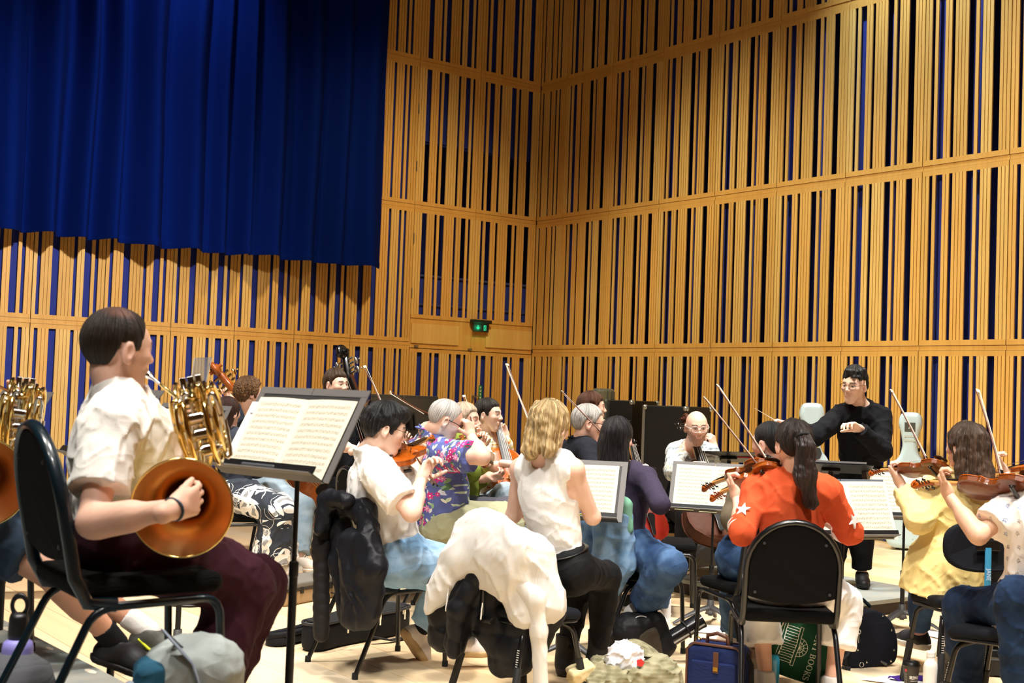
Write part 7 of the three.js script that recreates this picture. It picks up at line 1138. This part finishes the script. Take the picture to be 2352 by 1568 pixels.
function celloCase(label, foot, h, turn, o = {}) {
  const t = thing('cello_case', label, 'instrument case', foot, turn), s = h / 1.32, m = o.m;
  const sh = smoothShape([[0, 0], [.17, .02], [.225, .16], [.22, .32], [.17, .46], [.155, .58], [.175, .72], [.15, .82], [.095, .9], [.07, 1.0], [.085, 1.12], [.11, 1.22], [.08, 1.31], [0, 1.325], [-.08, 1.31], [-.11, 1.22], [-.085, 1.12], [-.07, 1.0], [-.095, .9], [-.15, .82], [-.175, .72], [-.155, .58], [-.17, .46], [-.22, .32], [-.225, .16], [-.17, .02]].map(p => [p[0] * s, p[1] * s]));
  obj('front_shell', extrude(sh, .13 * s, .05 * s, 5, 8).translate(0, .02, .0), m, t); obj('back_shell', extrude(sh, .14 * s, .05 * s, 5, 8).translate(0, .02, -.14 * s), m, t);
  for (const [x, y] of [[-.225, .3], [-.16, .62], [-.085, .98], [-.1, 1.2], [.225, .3], [.16, .62], [.085, .98]]) obj('latch', rbx(.02, .035, .03, .005, x * s, y * s, 0), mat(0x222226, .4), t);
  for (const x of [-.1, .1]) obj('foot', cyl(.02, .02, .03, x, .015, -.02, 10), rubber, t);
  if (o.sticker) { const k = obj('sticker', rbx(.1 * s, .09 * s, .003, .001, 0, 1.2 * s, .131 * s), mat(0x4a4a46, .5), t); obj('sticker_line', [bx(.1 * s, .02, .003, 0, 1.11 * s, .131 * s)], mat(0xb8c0be, .5), t); obj('sticker_line', [bx(.1 * s, .02, .003, 0, 1.07 * s, .131 * s)], mat(0xb8c0be, .5), t); writing(k, 'L', .05, V(0, 1.2 * s, .134 * s), new THREE.Euler(0, 0, -.2), 0xd8d8d0, false, { font: 'serif' }); for (let i = 0; i < 12; i++) obj('speck', new THREE.CircleGeometry(.004, 6).translate(-.15 + (i % 4) * .1, .12 + (i / 4 | 0) * .06, .132 * s), mat(0x50585a, .7), t); }
  if (o.art) { const r = rng(6); for (let i = 0; i < 9; i++) obj('sticker', new THREE.CircleGeometry(.02 + r() * .025, 7).scale(1, 1.5, 1).translate((r() - .5) * .12, .75 + r() * .3, .131 * s + i * .0004), mat([0xb83830, 0x2c7a4a, 0xe0c050, 0x303038, 0xc86a30][i % 5], .6), t); }
  return t;
}
const shellBlue = phys(0xc4dcec, .3, { clearcoat: .5 });
celloCase('pale blue cello case standing behind the woman in the yellow shirt', onFloor(2085, 1262), 1.36, -.35, { m: shellBlue, sticker: 1 });
celloCase('pale cello case with coloured stickers behind the conductor\'s arm', at(1858, 1200, 12.2).setY(0), 1.42, -.2, { m: shellBlue, art: 1 });
{ const m = phys(0x15161a, .4, { clearcoat: .4 }); celloCase('black cello case behind the young bass player, pale rim', at(862, 1100, 12.5).setY(0), 1.3, .4, { m: phys(0x26262c, .35, { clearcoat: .5 }) }); celloCase('dark cello case, left one of two behind the dark stand', at(928, 1100, 12.8).setY(0), 1.26, .3, { m }); celloCase('dark cello case, right one of two behind the dark stand', at(974, 1100, 12.8).setY(0), 1.22, .3, { m }); }
{ const t = stringInstrument('cello', 'red cello leaning beside the purple-topped woman', 'cello', at(1500, 1240, 8.05), at(1440, 985, 8.5), V(.4, .3, .85), { m: phys(0x7c1a0e, .35, { clearcoat: .4 }), ribs: .055, pin: .12, chin: false, sr: 1.6 }); }
{ const t = thing('gig_bag', 'dark soft instrument bag lying by the flight cases', 'bag', at(1530, 1235, 10.6).setY(0), .4); obj('body', blob([pBox(V(0, .13, 0), .5, .13, .16, null, .1), pEll(V(-.2, .16, 0), .25, .15, .17, null, .06)], .014, { mod: folds(.016, 7, 7) }), cloth(0x2c2a2a, { rough: .5 }), t); }
// ---------- signs ----------
{ const p = hall(0, .98, HC + .29), n = V(dirL.z, 0, -dirL.x); if (n.dot(EYE.clone().sub(FOOT)) < 0) n.negate(); p.addScaledVector(n, .03);
  const t = thing('exit_sign', 'green lit exit sign with an arrow and a running figure over the door', 'sign', p, Math.atan2(n.x, n.z)); obj('bracket', rbx(.34, .05, .07, .008, 0, .08, .03), mat(0x0c0c0e, .5), t);
  const tx = canvasTex(256, 128, (g, w, h) => { g.fillStyle = '#03120b'; g.fillRect(0, 0, w, h); g.fillStyle = '#2cf0a0'; g.beginPath(); g.moveTo(70, 28); g.lineTo(82, 28); g.lineTo(82, 70); g.lineTo(100, 58); g.lineTo(100, 74); g.lineTo(76, 100); g.lineTo(52, 74); g.lineTo(52, 58); g.lineTo(70, 70); g.fill(); g.fillRect(172, 22, 44, 84); g.fillStyle = '#03120b'; g.beginPath(); g.arc(200, 38, 7, 0, 7); g.fill(); g.lineWidth = 8; g.strokeStyle = '#03120b'; g.beginPath(); g.moveTo(196, 50); g.lineTo(190, 72); g.lineTo(178, 88); g.moveTo(190, 72); g.lineTo(204, 84); g.lineTo(202, 102); g.moveTo(180, 60); g.lineTo(206, 58); g.stroke(); });
  obj('panel', bx(.27, .12, .012, 0, -.005, .03), mat(0x06140e, .4), t); const f = obj('sign_face', new THREE.PlaneGeometry(.26, .115).translate(0, -.005, .0368), mat(0x000000, .4, { emissive: 0xffffff, emissiveMap: tx, emissiveIntensity: .8 }), t);
  const l = new THREE.PointLight(0x2cf0a0, .05, 0, 2); l.position.copy(p).addScaledVector(n, .12); l.castShadow = true; scene.add(l); }
{ const n = V(dirL.z, 0, -dirL.x); if (n.dot(EYE.clone().sub(FOOT)) < 0) n.negate(); const p = hall(0, .91, 1.42).addScaledVector(n, .004), t = thing('door_sign', 'small green sign reading PUSH upright on the door', 'sign', p, Math.atan2(n.x, n.z)); obj('plate', rbx(.06, .2, .004, .001), mat(0x0e7a46, .5), t); 'PUSH'.split('').forEach((c, i) => writing(t, c, .04, V(0, .07 - i * .047, .0035), new THREE.Euler(0, 0, 0), 0xf4f8f4, false, { bold: 1 })); }
renderer.render(scene, camera);
